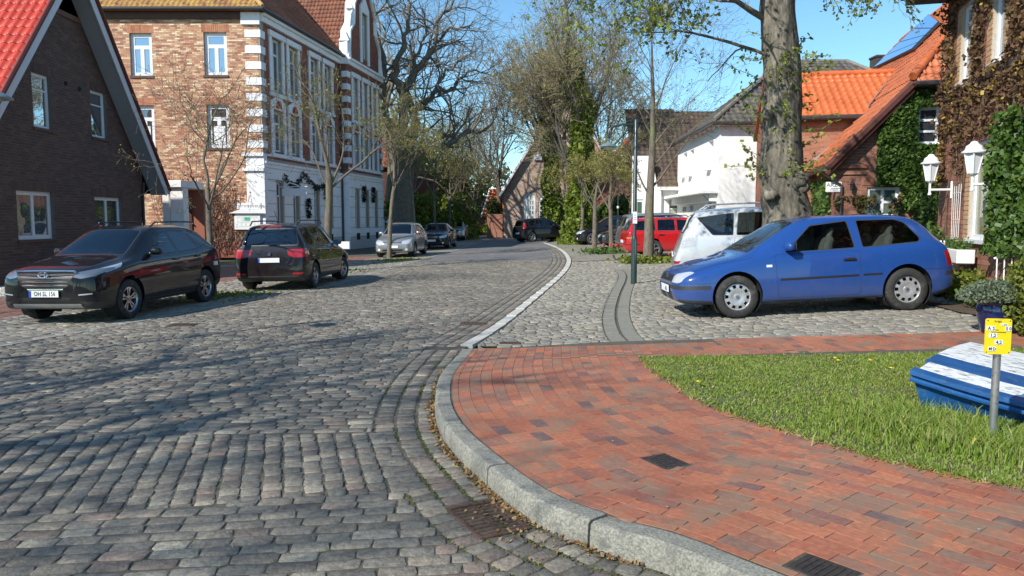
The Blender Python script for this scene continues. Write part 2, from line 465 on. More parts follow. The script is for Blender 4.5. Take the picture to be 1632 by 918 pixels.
def window(fr, a0, a1, z0, z1, parent, panes, m=PVC, glass=GLASS_SKY, inset=0.10, fw=0.07, sill=True, sillm=None, mull=0.06, lip=0.0, silld=0.08):
    """a framed window; panes: list of (a0,a1,z0,z1) fractions of the opening; the frame is solid around them"""
    W = a1 - a0; H = z1 - z0
    holes = []
    for (p0, p1, q0, q1) in panes:
        holes.append(rect(a0 + fw / 2 + p0 * (W - fw) + mull / 2, a0 + fw / 2 + p1 * (W - fw) - mull / 2, z0 + fw / 2 + q0 * (H - fw) + mull / 2, z0 + fw / 2 + q1 * (H - fw) - mull / 2))
    sub = Frame(fr.p(0, 0, -inset), fr.ex, ez=fr.ez)
    w = wall(sub, rect(a0, a1, z0, z1), holes, m, parent, 'window', 0.05)
    for h in holes:
        mb = MB(); x0, z_0 = h[0]; x1, z_1 = h[2]
        q = [sub.p(x0, z_0, -0.03), sub.p(x1, z_0, -0.03), sub.p(x1, z_1, -0.03), sub.p(x0, z_1, -0.03)]
        mb.add(q, [(0, 1, 2, 3)])
        mb.build('pane', glass if not isinstance(glass, list) else random.choice(glass), w)
    if sill:
        mb = MB(); fr.box(mb, a0 - 0.05, a1 + 0.05, z0 - silld, z0 + 0.004, -inset, 0.06, 0.006)
        mb.build('sill', sillm or m, w)
    return w
GRID22 = [(0, .5, 0, .5), (.5, 1, 0, .5), (0, .5, .5, 1), (.5, 1, .5, 1)]
CROSS_T = [(0, .5, 0, .7), (.5, 1, 0, .7), (0, 1, .7, 1)]
SIDE2 = [(0, .5, 0, 1), (.5, 1, 0, 1)]
ONE = [(0, 1, 0, 1)]
GRID23 = [(i / 2, (i + 1) / 2, j / 3, (j + 1) / 3) for i in range(2) for j in range(3)]
def text_obj(txt, size, O, ex, ez, m, parent, name='lettering', depth=0.002, align='CENTER', squash=1.0, bold=0.0):
    cu = bpy.data.curves.new(name, 'FONT'); cu.body = txt; cu.size = size; cu.align_x = align; cu.align_y = 'CENTER'; cu.extrude = depth / 2; cu.resolution_u = 2; cu.offset = bold
    to = bpy.data.objects.new('tmp_text', cu); COL.objects.link(to)
    bpy.context.view_layer.update()
    me = bpy.data.meshes.new_from_object(to); bpy.data.objects.remove(to)
    me.name = name; me.materials.clear(); me.materials.append(m)
    ex = Vector(ex).normalized() * squash; ez = Vector(ez).normalized(); n = ex.cross(ez).normalized()
    Mx = Matrix((ex, ez, n)).transposed().to_4x4(); Mx.translation = Vector(O)
    if parent is not None: Mx = MW[parent.name].inverted() @ Mx
    me.transform(Mx)
    return link_mesh(name, me, parent)
# ================================================================ GROUND
def hk(y):                      # height of the brick pavement above the road: a full kerb near, flush at the crossing
    return 0.13 + (0.012 - 0.13) * smooth(6.4, 9.3, y)
def catmull(P, n):
    P = [np.array(p, float) for p in P]; P = [2 * P[0] - P[1]] + P + [2 * P[-1] - P[-2]]; out = []
    for i in range(1, len(P) - 2):
        for k in range(n):
            t = k / n; a, b, c, d = P[i - 1:i + 3]
            out.append(0.5 * ((2 * b) + (-a + c) * t + (2 * a - 5 * b + 4 * c - d) * t * t + (-a + 3 * b - 3 * c + d) * t ** 3))
    out.append(P[-2]); return np.array(out)
def resample(P, step):
    d = np.r_[0, np.cumsum(np.linalg.norm(np.diff(P, axis=0), axis=1))]
    s = np.arange(0, d[-1], step)
    return np.c_[np.interp(s, d, P[:, 0]), np.interp(s, d, P[:, 1])], s
def g2(u, v, h=0): p = gp(u, v, h); return (p.x, p.y)
kerb_px = [(737, 557), (716, 585), (700, 615), (693, 655), (700, 688), (722, 722), (764, 764), (806, 801), (847, 830), (888, 851), (930, 867), (967, 883)]
kerb_pts = [g2(*q) for q in kerb_px] + [(0.70, 3.34), (0.945, 3.05), (1.6, 2.27), (2.6, 1.08)]
KERB, _ = resample(catmull(kerb_pts, 12), 0.02)                     # far -> near, road side foot of the kerb
strip_px = [(742, 552), (800, 515), (850, 475), (880, 450), (897, 434), (905, 422), (906, 412), (898, 401), (884, 393), (868, 387)]
STRIP, _ = resample(catmull([g2(*q) for q in strip_px], 12), 0.05)  # near -> far
STRIP_R = STRIP[::-1]
def normals(P):
    t = np.gradient(P, axis=0); t /= np.linalg.norm(t, axis=1)[:, None] + 1e-9
    return t, np.c_[-t[:, 1], t[:, 0]]
KT, KN = normals(KERB)             # travelling towards the camera: left-hand normal points to +x (pavement side)
if KN[len(KN) // 2][0] < 0: KN = -KN

COB_BASE = []
def cobble_base(seed, n8=True):
    r = random.Random(seed)
    c = 0.11 if n8 else 0
    if n8:
        ring = [(-.5 + c, -.5), (.5 - c, -.5), (.5, -.5 + c * 1.3), (.5, .5 - c * 1.3), (.5 - c, .5), (-.5 + c, .5), (-.5, .5 - c * 1.3), (-.5, -.5 + c * 1.3)]
    else: ring = [(-.5, -.5), (.5, -.5), (.5, .5), (-.5, .5)]
    ring = [(x + r.uniform(-.035, .035), y + r.uniform(-.045, .045)) for x, y in ring]
    n = len(ring); v = []
    for s, z in ((1.0, -1.0), (0.995, -0.11), (0.92, -0.01)):
        for x, y in ring: v.append((x * s, y * s, z + (r.uniform(-.05, .05) if z > -0.9 else 0)))
    v.append((r.uniform(-.05, .05), r.uniform(-.05, .05), 0.01 + r.uniform(-.05, .05)))
    f = [(k * n + i, k * n + (i + 1) % n, (k + 1) * n + (i + 1) % n, (k + 1) * n + i) for k in range(2) for i in range(n)]
    f += [(2 * n + i, 2 * n + (i + 1) % n, 3 * n) for i in range(n)]
    return (v, f)
COB = [cobble_base(i) for i in range(9)]; COBFAR = [cobble_base(i, False) for i in range(5)]
def brick_flat(b=0.03):
    v = []
    for s, z in ((1, -1), (1, -.012), (0.997, 0)):
        for x, y in ((-.5, -.5), (.5, -.5), (.5, .5), (-.5, .5)): v.append((x * s, y * (1 - (1 - s) * 2), z))
    f = [(k * 4 + i, k * 4 + (i + 1) % 4, (k + 1) * 4 + (i + 1) % 4, (k + 1) * 4 + i) for k in range(2) for i in range(4)] + [(8, 9, 10, 11)]
    return (v, f)
PAV = [brick_flat()]
def stone_T(x, y, z, ang, w, h, depth=0.05, tilt=0.012, dz=0.004):
    ca, sa = math.cos(ang), math.sin(ang)
    tx, ty = random.gauss(0, tilt), random.gauss(0, tilt)
    ddx = (gz(x + .1, y) - gz(x, y)) / .1
    t = np.eye(4)
    t[:3, 0] = (ca * w, sa * w, (tx + ddx * ca) * w); t[:3, 1] = (-sa * h, ca * h, (ty - ddx * sa) * h); t[:3, 2] = (0, 0, depth)
    t[:3, 3] = (x, y, z + random.uniform(-dz, dz * 0.6)); return t
def fill(poly, ang, cw, ch, joint, jit, holes=(), zf=None, **kw):
    """rows of stones filling a ground polygon, rows running along angle ang"""
    ca, sa = math.cos(ang), math.sin(ang)
    loc = lambda p: (p[0] * ca + p[1] * sa, -p[0] * sa + p[1] * ca)
    un = courses([loc(p) for p in poly], [[loc(p) for p in h] for h in holes], cw, ch, joint, jit, .2)
    T = []
    for a, b, w, h in un:
        b += random.uniform(-.006, .006)
        x, y = a * ca - b * sa, a * sa + b * ca
        z = gz(x, y) + (zf(y) if zf else 0)
        T.append(stone_T(x, y, z, ang + random.gauss(0, kw.get('turn', 0.012)), w, h * random.uniform(.96, 1.0), kw.get('depth', 0.05), kw.get('tilt', .012), kw.get('dz', .004)))
    return T
def curve_fill(P, N, off, unit, width, joint, jit, test, zf, **kw):
    """one course of stones along the offset of a curve; test(x, y) says where stones lie"""
    Q = P + N * off
    Q, s = resample(Q, 0.02)
    ok = [test(x, y) for x, y in Q]; T = []; i = 0; n = len(Q); start = random.uniform(0, unit)
    tt = np.gradient(Q, axis=0)
    run = None
    for i in range(n + 1):
        g = i < n and ok[i]
        if g and run is None: run = i
        if not g and run is not None:
            a, b = s[run], s[i - 1]; x0 = a
            nx = a + (unit - (a - start) % unit)
            while x0 < b - 0.02:
                x1 = min(b, nx); nx = x1 + unit * (1 + random.uniform(-jit, jit))
                if b - x1 < unit * .3: x1 = b
                kf = ((x0 + x1) / 2) / 0.02; k = min(n - 2, int(kf)); w = x1 - x0 - joint
                x, y = Q[k] + (Q[k + 1] - Q[k]) * (kf - k); ang = math.atan2(tt[k][1], tt[k][0])
                if w > 0.02: T.append(stone_T(x, y, gz(x, y) + zf(y), ang, w, width - joint, **kw))
                x0 = x1
            run = None
    return T
def inpoly(poly, x, y):
    c = False; n = len(poly)
    for i in range(n):
        x0, y0 = poly[i]; x1, y1 = poly[(i + 1) % n]
        if (y0 <= y) != (y1 <= y) and x < x0 + (y - y0) * (x1 - x0) / (y1 - y0): c = not c
    return c
def sheet(poly, name, m, dz, zf=None, step=0.5, parent=None, kind='structure', ymax=60):
    """a ground sheet clipped to a polygon, following the slope"""
    bm = bmesh.new()
    vs_ = [bm.verts.new((x, y, 0)) for x, y in poly]
    tris = geometry.tessellate_polygon([[Vector((x, y, 0)) for x, y in poly]])
    for t in tris:
        try: bm.faces.new([vs_[i] for i in t])
        except ValueError: pass
    cuts = [('x', c) for c in (0, 1.5, 3.0, 4.5, 6.5, -7.5, -4)] + [('y', c) for c in (4.5, 5.5, 6.4, 7, 7.6, 8.2, 8.8, 9.3, 10)]
    for ax, c in cuts:
        no = (1, 0, 0) if ax == 'x' else (0, 1, 0); co = (c, 0, 0) if ax == 'x' else (0, c, 0)
        bmesh.ops.bisect_plane(bm, geom=bm.verts[:] + bm.edges[:] + bm.faces[:], plane_co=co, plane_no=no)
    for v in bm.verts: v.co.z = gz(v.co.x, v.co.y) + dz + (zf(v.co.y) if zf else 0)
    bmesh.ops.recalc_face_normals(bm, faces=bm.faces)
    for f in bm.faces:
        if f.normal.z < 0: f.normal_flip()
    me = bpy.data.meshes.new(name); bm.to_mesh(me); bm.free(); me.materials.append(m)
    o = link_mesh(name, me, parent)
    if parent is None: o['kind'] = kind
    return o

def far_cobble_mat(name, base, lo=0.75, hi=1.3):
    m, nt, N, L, P = nmat(name)
    geo = N.new('ShaderNodeNewGeometry'); bt = N.new('ShaderNodeTexBrick')
    bt.inputs['Scale'].default_value = 1; bt.inputs['Brick Width'].default_value = 0.2; bt.inputs['Row Height'].default_value = 0.14; bt.inputs['Mortar Size'].default_value = 0.008
    bt.inputs['Color1'].default_value = (*[c * lo for c in base], 1); bt.inputs['Color2'].default_value = (*[c * hi for c in base], 1); bt.inputs['Mortar'].default_value = (*[c * 0.45 for c in base], 1)
    L.new(geo.outputs['Position'], bt.inputs['Vector'])
    nz = N.new('ShaderNodeTexNoise'); nz.inputs['Scale'].default_value = 0.35; nz.inputs['Detail'].default_value = 6; L.new(geo.outputs['Position'], nz.inputs['Vector'])
    mr = N.new('ShaderNodeMapRange'); mr.inputs[1].default_value = .3; mr.inputs[2].default_value = .7; mr.inputs[3].default_value = .85; mr.inputs[4].default_value = 1.15; L.new(nz.outputs[0], mr.inputs[0])
    mx = N.new('ShaderNodeMix'); mx.data_type = 'RGBA'; mx.blend_type = 'MULTIPLY'; mx.inputs[0].default_value = 1; L.new(bt.outputs[0], mx.inputs[6]); L.new(mr.outputs[0], mx.inputs[7])
    L.new(mx.outputs[2], P.inputs['Base Color']); P.inputs['Roughness'].default_value = 0.8
    return m
COBM = mat('grey_granite_setts', None, 0.72, palette=[(.125, .113, .093), (.178, .16, .127), (.148, .137, .115), (.244, .221, .171), (.155, .131, .105), (.199, .182, .146), (.255, .217, .164), (.138, .134, .116), (.186, .17, .137), (.316, .286, .221), (.211, .157, .124), (.114, .106, .088), (.174, .16, .131), (.215, .202, .165)],
           var=.38, vscale=28, big=.15, bigscale=.7, bump=1.0, bscale=60)
TANM = mat('tan_fieldstone_setts', None, 0.72, palette=[(.22, .20, .155), (.30, .27, .20), (.19, .18, .15), (.34, .32, .26), (.24, .21, .18), (.27, .255, .20), (.20, .19, .17), (.31, .27, .22)],
           var=.25, vscale=40, big=.12, bigscale=.5, bump=.6, bscale=90)
BRK = mat('red_clinker_pavers', None, 0.78, palette=[(.367, .121, .061), (.41, .15, .078), (.335, .112, .062), (.432, .17, .09), (.356, .126, .068), (.389, .145, .076), (.292, .155, .095), (.4, .136, .068), (.313, .102, .057), (.238, .136, .095), (.378, .131, .067), (.14, .092, .085), (.346, .116, .067), (.259, .116, .081)],
          var=.2, vscale=30, big=.2, bigscale=.8, bump=.4, bscale=120, dirt=((.25, .16, .105), .42, 3.5))
KERBM = mat('concrete_kerb', (.28, .27, .225), 0.9, var=.5, vscale=70, big=.15, bigscale=2.5, bump=.9, bscale=130, dirt=((.16, .16, .14), .35, 9))
FLAG = mat('pale_flagstone', (.52, .50, .45), 0.85, var=.12, vscale=25, big=.12, bigscale=1, bump=.4, bscale=90)
PAVL = mat('brown_pavers', None, 0.8, palette=[(.26, .12, .085), (.22, .11, .085), (.30, .15, .10), (.19, .10, .08), (.27, .14, .11)], var=.15, vscale=30, bump=.3, bscale=100)
SOIL = mat('soil', (.085, .062, .042), .95, var=.35, vscale=14, bump=1, bscale=60)
GROUNDM = mat('far_ground', (.075, .09, .035), .95, var=.3, vscale=.6, big=.3, bigscale=.05)
ROADFAR = far_cobble_mat('far_road_setts', (.17, .165, .16)); TANFAR = far_cobble_mat('far_tan_setts', (.26, .24, .19))

# --- polygons (ground coordinates)
LEFT = [(-10.5, 1), (-9.2, 4), (-8.0, 7.2), (-7.0, 10.4), (-6.2, 13.2), (-5.4, 16.8), (-4.55, 19.8), (-4.0, 27.6), (-3.4, 35.7), (-2.4, 52), (-1.0, 80), (6, 130)]
gutter_w = 0.49
KOFF = KERB - KN * gutter_w
ST, SN = normals(STRIP_R)
if SN[0][0] < 0: SN = -SN
SOFF = STRIP_R - SN * (gutter_w + 0.12)
def near_road_right():           # far -> near line of the main carriageway's right edge
    a = [tuple(p) for p in SOFF[::6] if p[1] > 10.2]; b = [tuple(p) for p in KOFF[::10] if p[1] < 9.3]
    return a + b
RR = near_road_right()
z2 = [g2(-60, 716), g2(0, 712), g2(120, 692), g2(240, 692), g2(450, 691), g2(575, 689)]
z3 = [g2(-200, 835), g2(0, 822), g2(230, 811), g2(370, 800), g2(560, 787), g2(655, 786)]
def rr_cut(ya, yb): return [p for p in RR if yb < p[1] < ya]
y2r, y3r = z2[-1][1], z3[-1][1]
xr = lambda y: float(np.interp(-y, [-p[1] for p in RR], [p[0] for p in RR]))
FARY = 30
road1 = [p for p in LEFT if p[1] < FARY and p[1] > z2[0][1]]
lx = lambda y: float(np.interp(y, [p[1] for p in LEFT], [p[0] for p in LEFT]))
road1 = [(lx(z2[0][1]), z2[0][1])] + road1 + [(lx(FARY), FARY)] + [(xr(FARY), FARY)] + [p for p in RR if p[1] < FARY and p[1] > y2r] + [(xr(y2r), y2r)] + z2[::-1]
zone2 = z2 + [(xr(y2r) + .05, y2r)] + [(p[0] + .05, p[1]) for p in rr_cut(y2r, y3r)] + [(xr(y3r) + .05, y3r)] + z3[::-1]
zone3 = z3 + [(xr(y3r), y3r)] + [p for p in RR if p[1] < y3r and p[1] > 2.2] + [(1.4, 2.0), (-3.5, 2.0)]
# the drain grate by the kerb
gi = int(np.argmin(np.abs(KERB[:, 0] + 0.01) + np.abs(KERB[:, 1] - 4.05)))
gt = Vector((*KT[gi], 0)); gn = Vector((*KN[gi], 0))
GC = Vector((*KERB[gi], 0)) - gn * 0.19
gl_, gw_ = 0.46, 0.30
def grate_poly(m=0.0):
    return [tuple((GC + gt * (sx * (gl_ / 2 + m)) + gn * (sy * (gw_ / 2 + m)))[:2]) for sx, sy in ((-1, -1), (1, -1), (1, 1), (-1, 1))]
GP_ = grate_poly(0.02)

ground = sheet([(-400, -60), (400, -60), (400, 900), (-400, 900)], 'ground', GROUNDM, -0.12)
road_poly = [(x, y) for x, y in LEFT] + [(10, 130), (6, 80)] + [tuple(p) for p in STRIP_R[::6]] + [tuple(p) for p in KERB[::10]] + [(2.6, 0.5), (1.5, -8), (-14, -8)]
road = sheet(road_poly, 'road', SAND, -0.0095)
road_far = [(lx(FARY), FARY)] + [p for p in LEFT if p[1] > FARY] + [(10, 130), (6, 80)] + [tuple(p) for p in STRIP_R[::6] if p[1] > FARY] + [(xr(FARY) + .6, FARY)]
rf = sheet(road_far, 'paving', ROADFAR, -0.004, parent=road)
T = []
T += fill(zone3, R(7), .205, .108, .010, .16, holes=[GP_], tilt=.010, turn=.022, dz=.0035)
T += fill(zone2, math.atan2(1, -.30), .125, .122, .010, .14, holes=[GP_], tilt=.010, turn=.022, dz=.0035)
T1 = fill(road1, R(3), .185, .106, .009, .15, tilt=.012, turn=.02, dz=.004)
zf0 = lambda y: 0.0
notg = lambda x, y: not inpoly(GP_, x, y)
TG = []
for k, off in enumerate((-.075, -.235, -.40)):
    TG += curve_fill(KERB, KN, off + (-.01 if k == 0 else 0), .11, .155 if k else .12, .014, .12, lambda x, y: y < 9.6 and notg(x, y), zf0, tilt=.016, dz=.004)
    TG += curve_fill(STRIP_R, SN, off - .11, .12, .155, .014, .12, lambda x, y: 9.62 < y < 40, zf0, tilt=.016, dz=.004)
allT = T + T1 + TG
nearT = [t for t in allT if t[1, 3] < 11]; farT = [t for t in allT if t[1, 3] >= 11]
laid(road, 'cobblestone', 'cobblestones', COB, nearT, COBM, 300, smooth_=True)
laid(road, 'cobblestone', 'far_cobblestones', COBFAR, farT, COBM, 0, smooth_=True)
# edge line of pale stones between carriageway and parking strip on the left, and the pale flags on the right
T = []
LP_ = np.array([p for p in LEFT if 2 < p[1] < 60]); LPr, _ = resample(LP_, .05); lt, ln = normals(LPr)
T += curve_fill(LPr, ln, 0.06, .30, .13, .012, .1, lambda x, y: True, lambda y: .006, tilt=.006, dz=.002)
laid(road, 'edging_stone', 'edging_stones', PAV, T, mat('grey_edging', (.27, .26, .23), .85, var=.15, vscale=20, bump=.4, bscale=80), 60)
T = curve_fill(STRIP_R, SN, 0.0, .95, .17, .01, .02, lambda x, y: y > 9.62, lambda y: .008, tilt=.001, dz=.001)
laid(road, 'flagstone', 'flagstones', PAV, T, FLAG, 80)

# --- kerb stones
kerb = sheet([tuple(p) for p in (KERB + KN * .015)[::12]] + [tuple(p) for p in (KERB + KN * .12)[::12]][::-1], 'kerb', SAND, -0.02)
seg = 0; i = 0; L50 = 50
prof = [(0.004, -.06), (0.0, .35), (0.006, .86), (0.022, .985), (0.045, 1.0), (0.128, 1.0), (0.135, .95), (0.135, -.06)]
while i < len(KERB) - 6:
    j = min(i + L50 - 1, len(KERB) - 1)
    mb = MB(); idx = list(range(i, j, 4)) + [j]
    n = len(prof); vs_ = []
    jl = random.uniform(-.002, .002)
    for q, k in enumerate(idx):
        h = hk(KERB[k][1])
        for o_, z in prof:
            e = 0.010 if q in (0, len(idx) - 1) and z > .9 else 0
            p = KERB[k] + KN[k] * (o_ + jl)
            vs_.append((p[0], p[1], gz(*p) + (z * h if z > 0 else z) - e * .4))
    fs = [(q * n + a, q * n + a + 1, (q + 1) * n + a + 1, (q + 1) * n + a) for q in range(len(idx) - 1) for a in range(n - 1)]
    fs += [tuple(range(n)), tuple((len(idx) - 1) * n + a for a in range(n))[::-1]]
    mb.add(vs_, fs); mb.build('kerb_stone', KERBM, kerb, smooth_=True, sharp=40)
    i += L50
    if i > 420: i += 0

# --- brick pavement, lawn
LAWN_EDGE = [(1025, 567), (1040, 585), (1062, 602), (1110, 633), (1180, 662), (1250, 684), (1330, 708), (1420, 733), (1520, 755), (1632, 774)]
hl = lambda y: hk(y)
def g2h(u, v):
    p = gp(u, v, .1); return tuple(gp(u, v, hk(p.y))[:2])
lawn_front = [g2h(*q) for q in LAWN_EDGE] + [(4.6, 3.5), (8.0, 2.6)]
lawn_back = [g2h(*q) for q in ((1025, 566), (1120, 566), (1250, 565), (1380, 564), (1450, 563), (1530, 560))] + [(6.5, 8.2), (9.5, 8.0)]
LAWN = lawn_front + lawn_back[::-1]
backY = lambda x: float(np.interp(x, [-.6, 1.2, 3.2, 5.0, 9], [9.62, 9.50, 9.32, 9.15, 9.0]))
pave_poly = [tuple(p) for p in (KERB + KN * .135)[::10]] + [(3.6, .6), (9.5, .6), (9.5, 9.0), (5.0, 9.15), (3.2, 9.32), (1.2, 9.5)]
pavement = sheet(pave_poly, 'pavement', SAND, -0.003, zf=hk)
def cov(u, v):
    x, y = g2h(u, v); k = int(np.argmin((KERB[:, 0] - x) ** 2 + (KERB[:, 1] - y) ** 2)); dist = float((np.array((x, y)) - KERB[k]) @ KN[k])
    q = round((dist - .145 - .055) / .103); dist = .145 + .055 + q * .103; c = KERB[k] + KN[k] * dist
    return ((float(c[0]), float(c[1])), .24, .195, -math.atan2(KT[k][1], KT[k][0]))
covers = [cov(1056, 735), cov(1306, 911)]
def cover_poly(c, m=0.004):
    (x, y), w, h, a = c; ca, sa = math.cos(-a), math.sin(-a)
    return [(x + ca * sx * (w / 2 + m) - sa * sy * (h / 2 + m), y + sa * sx * (w / 2 + m) + ca * sy * (h / 2 + m)) for sx, sy in ((-1, -1), (1, -1), (1, 1), (-1, 1))]
CP_ = [cover_poly(c) for c in covers]
def ptest(x, y): return y < backY(x) - .004 and x < 9 and y > 1 and not inpoly(LAWN, x, y) and not any(inpoly(c, x, y) for c in CP_)
T = []
d = .145; k = 0
while d < 3.0:
    w = .055 if k == 0 else .103
    T += curve_fill(KERB, KN, d + w / 2, .205 if k else .205, w, .0042, .02, ptest, hk, depth=.04, tilt=.003, dz=.0009)
    d += w; k += 1
dmax = d
# beyond the last course the bricks run straight
xb = float((KERB + KN * dmax)[8][0])
T += fill([(xb, 8.2), (9.3, 8.0), (9.3, 9.0), (5.0, 9.146), (3.2, 9.316), (xb, backY(xb) - .004)], R(92), .205, .103, .005, .02, holes=[LAWN], zf=hk, tilt=.006, dz=.0018, depth=.04, turn=.004)
laid(pavement, 'paving_brick', 'paving_bricks', PAV, T, BRK, 300)
for c in covers:
    (x, y), w, h, a = c; z = gz(x, y) + hk(y); Mz = Matrix.Rotation(-a, 3, 'Z')
    mb = MB(); mb.box((x, y, z - .02), (w, h, .042), Mz, .004)
    for q in range(7): mb.box(Vector((x, y, z + .002)) + Mz @ Vector((-w / 2 + .03 + q * (w - .06) / 6, 0, 0)), (.010, h * .75, .006), Mz)
    mb.build('inspection_cover', mat('cast_iron', (.06, .048, .042), .7, metal=.3, var=.4, vscale=40, bump=.8, bscale=90), pavement)

# --- grate
RUST = mat('rusty_iron', (.085, .048, .032), .85, var=.4, vscale=30, bump=.8, bscale=70)
gz0 = gz(GC.x, GC.y); MG = Matrix((gt, gn, Vector((0, 0, 1)))).transposed()
gr = empty('drain_grate', (GC.x, GC.y, gz0), 0, 'rusty slotted iron drain grate in the gutter below the kerb', 'drain')
mb = MB()
for sx in (-1, 1): mb.box(GC + gt * sx * (gl_ / 2 - .014) + Vector((0, 0, gz0 - .022)), (.028, gw_, .05), MG, .004)
for sy in (-1, 1): mb.box(GC + gn * sy * (gw_ / 2 - .014) + Vector((0, 0, gz0 - .022)), (gl_ - .056, .028, .05), MG, .004)
mb.build('frame', RUST, gr)
for q in range(9):
    mb = MB(); mb.box(GC + gt * (-gl_ / 2 + .05 + q * (gl_ - .1) / 8) + Vector((0, 0, gz0 - .02)), (.020, gw_ - .056, .035), MG, .004)
    mb.build('bar', RUST, gr)
mb = MB(); mb.box(GC + gn * 0 + Vector((0, 0, gz0 - .02)), (gl_ - .056, .025, .03), MG, .004); mb.build('cross_bar', RUST, gr)
mb = MB(); mb.box(GC + Vector((0, 0, gz0 - .062)), (gl_, gw_, .01), MG); mb.build('pit', mat('silt', (.03, .024, .018), .95, var=.5, vscale=30, bump=.5), gr)
for nm, (u, v), w, h, lab in (('drain_cover', (755, 516), .42, .30, 'flat iron drain cover in the gutter beside the pale flagstone strip'),
                        ('drain_cover', (292, 518), .45, .3, 'flat iron drain cover at the road edge before the black car'),
                        ('stop_valve_cover', (813, 547), .28, .16, 'small dark oval cover in the tan cobbles just behind the brick crossing')):
    p = gp(u, v); mb = MB(); mb.box((p.x, p.y, p.z - .008), (w, h, .03), None, .004)
    for q in range(6): mb.box((p.x - w / 2 + .05 + q * (w - .1) / 5, p.y, p.z + .009), (.022, h * .8, .006))
    tag(mb.build(nm, RUST), lab, 'drain cover')

# --- the square on the right
PB = [(float(p[0]) + .11, float(p[1])) for p in STRIP_R[::6]]
sq = [p for p in PB if p[1] > 9.5]
sq_all = sq + [(-.35, 9.62), (1.2, 9.5), (3.2, 9.32), (5.0, 9.15), (9.6, 9.0), (11, 14), (10.5, 20), (11.5, 34), (12, 60), (6, 60)]
square = sheet(sq_all, 'square', SAND, -0.016)
SQF = 27
chan_px = [(1003, 547), (988, 530), (981, 508), (982, 488), (989, 465), (997, 447), (997, 436), (988, 428)]
CH, _ = resample(catmull([g2(*q) for q in chan_px], 10), .04); ct, cn = normals(CH)
CHP = [tuple(p) for p in (CH + cn * .20)[::5]] + [tuple(p) for p in (CH - cn * .235)[::5]][::-1]
near_sq = [p for p in sq if p[1] < SQF] + [(-.35, 9.63), (1.2, 9.51), (3.2, 9.33), (5.0, 9.16), (7.35, 9.06), (7.6, 11.5), (8.4, 14.4), (9.4, 18), (9.6, SQF)]
T = fill(near_sq, R(-2), .17, .118, .016, .3, holes=[CHP], tilt=.035, turn=.06, dz=.008)
laid(square, 'cobblestone', 'tan_cobblestones', COB, [t for t in T if t[1, 3] < 12.5], TANM, 200, smooth_=True)
laid(square, 'cobblestone', 'far_tan_cobblestones', COBFAR, [t for t in T if t[1, 3] >= 12.5], TANM, 0, smooth_=True)
T = curve_fill(CH, cn, .10, .5, .19, .012, .1, lambda x, y: True, lambda y: .001, tilt=.004, dz=.002) + curve_fill(CH, cn, -.13, .15, .20, .012, .1, lambda x, y: True, lambda y: -.004, tilt=.01, dz=.003)
laid(square, 'channel_stone', 'channel_stones', PAV, T, mat('grey_channel_stone', (.23, .22, .18), .8, var=.15, vscale=20, bump=.4, bscale=80), 60)
sheet([p for p in sq if p[1] > SQF] + [(sq[-1][0] + 8, SQF), (11.5, 34), (12, 60), (6, 60)], 'paving', TANFAR, -0.002, parent=square)

# --- left: parking strip and pavement, gravel by the house
PE = [(-10.6, 2), (-9.9, 7), (-9.35, 10), (-9.05, 13.5), (-8.2, 21.2), (-6.9, 30), (-6.0, 36), (-4.9, 50), (-3.4, 80)]
strip_poly = [p for p in LEFT if p[1] < 81] + PE[::-1]
parking = sheet(strip_poly, 'parking_strip', SAND, -0.015)
pxx = lambda y: float(np.interp(y, [p[1] for p in PE], [p[0] for p in PE]))
pf = [(lx(4) - .13, 4)] + [(p[0] - .13, p[1]) for p in LEFT if 4 < p[1] < FARY] + [(lx(FARY) - .13, FARY), (pxx(FARY), FARY)] + [p for p in PE[::-1] if 4 < p[1] < FARY] + [(pxx(4), 4)]
T = fill(pf, R(80), .18, .135, .017, .25, tilt=.03, turn=.05, dz=.007)
laid(parking, 'cobblestone', 'parking_cobblestones', COBFAR, T, TANM, 120, smooth_=True)
sheet([(lx(FARY) - .13, FARY)] + [p for p in LEFT if FARY < p[1] < 81] + [p for p in PE[::-1] if p[1] > FARY] + [(pxx(FARY), FARY)], 'paving', TANFAR, -0.002, parent=parking)
walk_poly = PE + [(-6, 80), (-9.0, 50), (-11.3, 34.6), (-10.5, 30), (-11.5, 22), (-11.6, 14), (-12.2, 2)]
walk = sheet(walk_poly, 'footway', SAND, -0.012)
T = fill([(p[0], p[1]) for p in PE if p[1] <= 36 and p[1] > 6] + [(-11.3, 35.6), (-10.5, 30), (-11.5, 22), (-11.6, 14), (-11.9, 7)], R(85), .21, .107, .008, .05, tilt=.006, dz=.002, turn=.004, depth=.04)
laid(walk, 'paving_brick', 'footway_bricks', PAV, T, PAVL, 60)
sheet([(-11.6, 10), (-11.6, 14), (-11.5, 22), (-10.5, 30), (-13.7, 30), (-13.7, 10)], 'gravel_bed', mat('gravel_base', (.25, .24, .21), .95, var=.4, vscale=25, bump=1, bscale=60), -0.03)

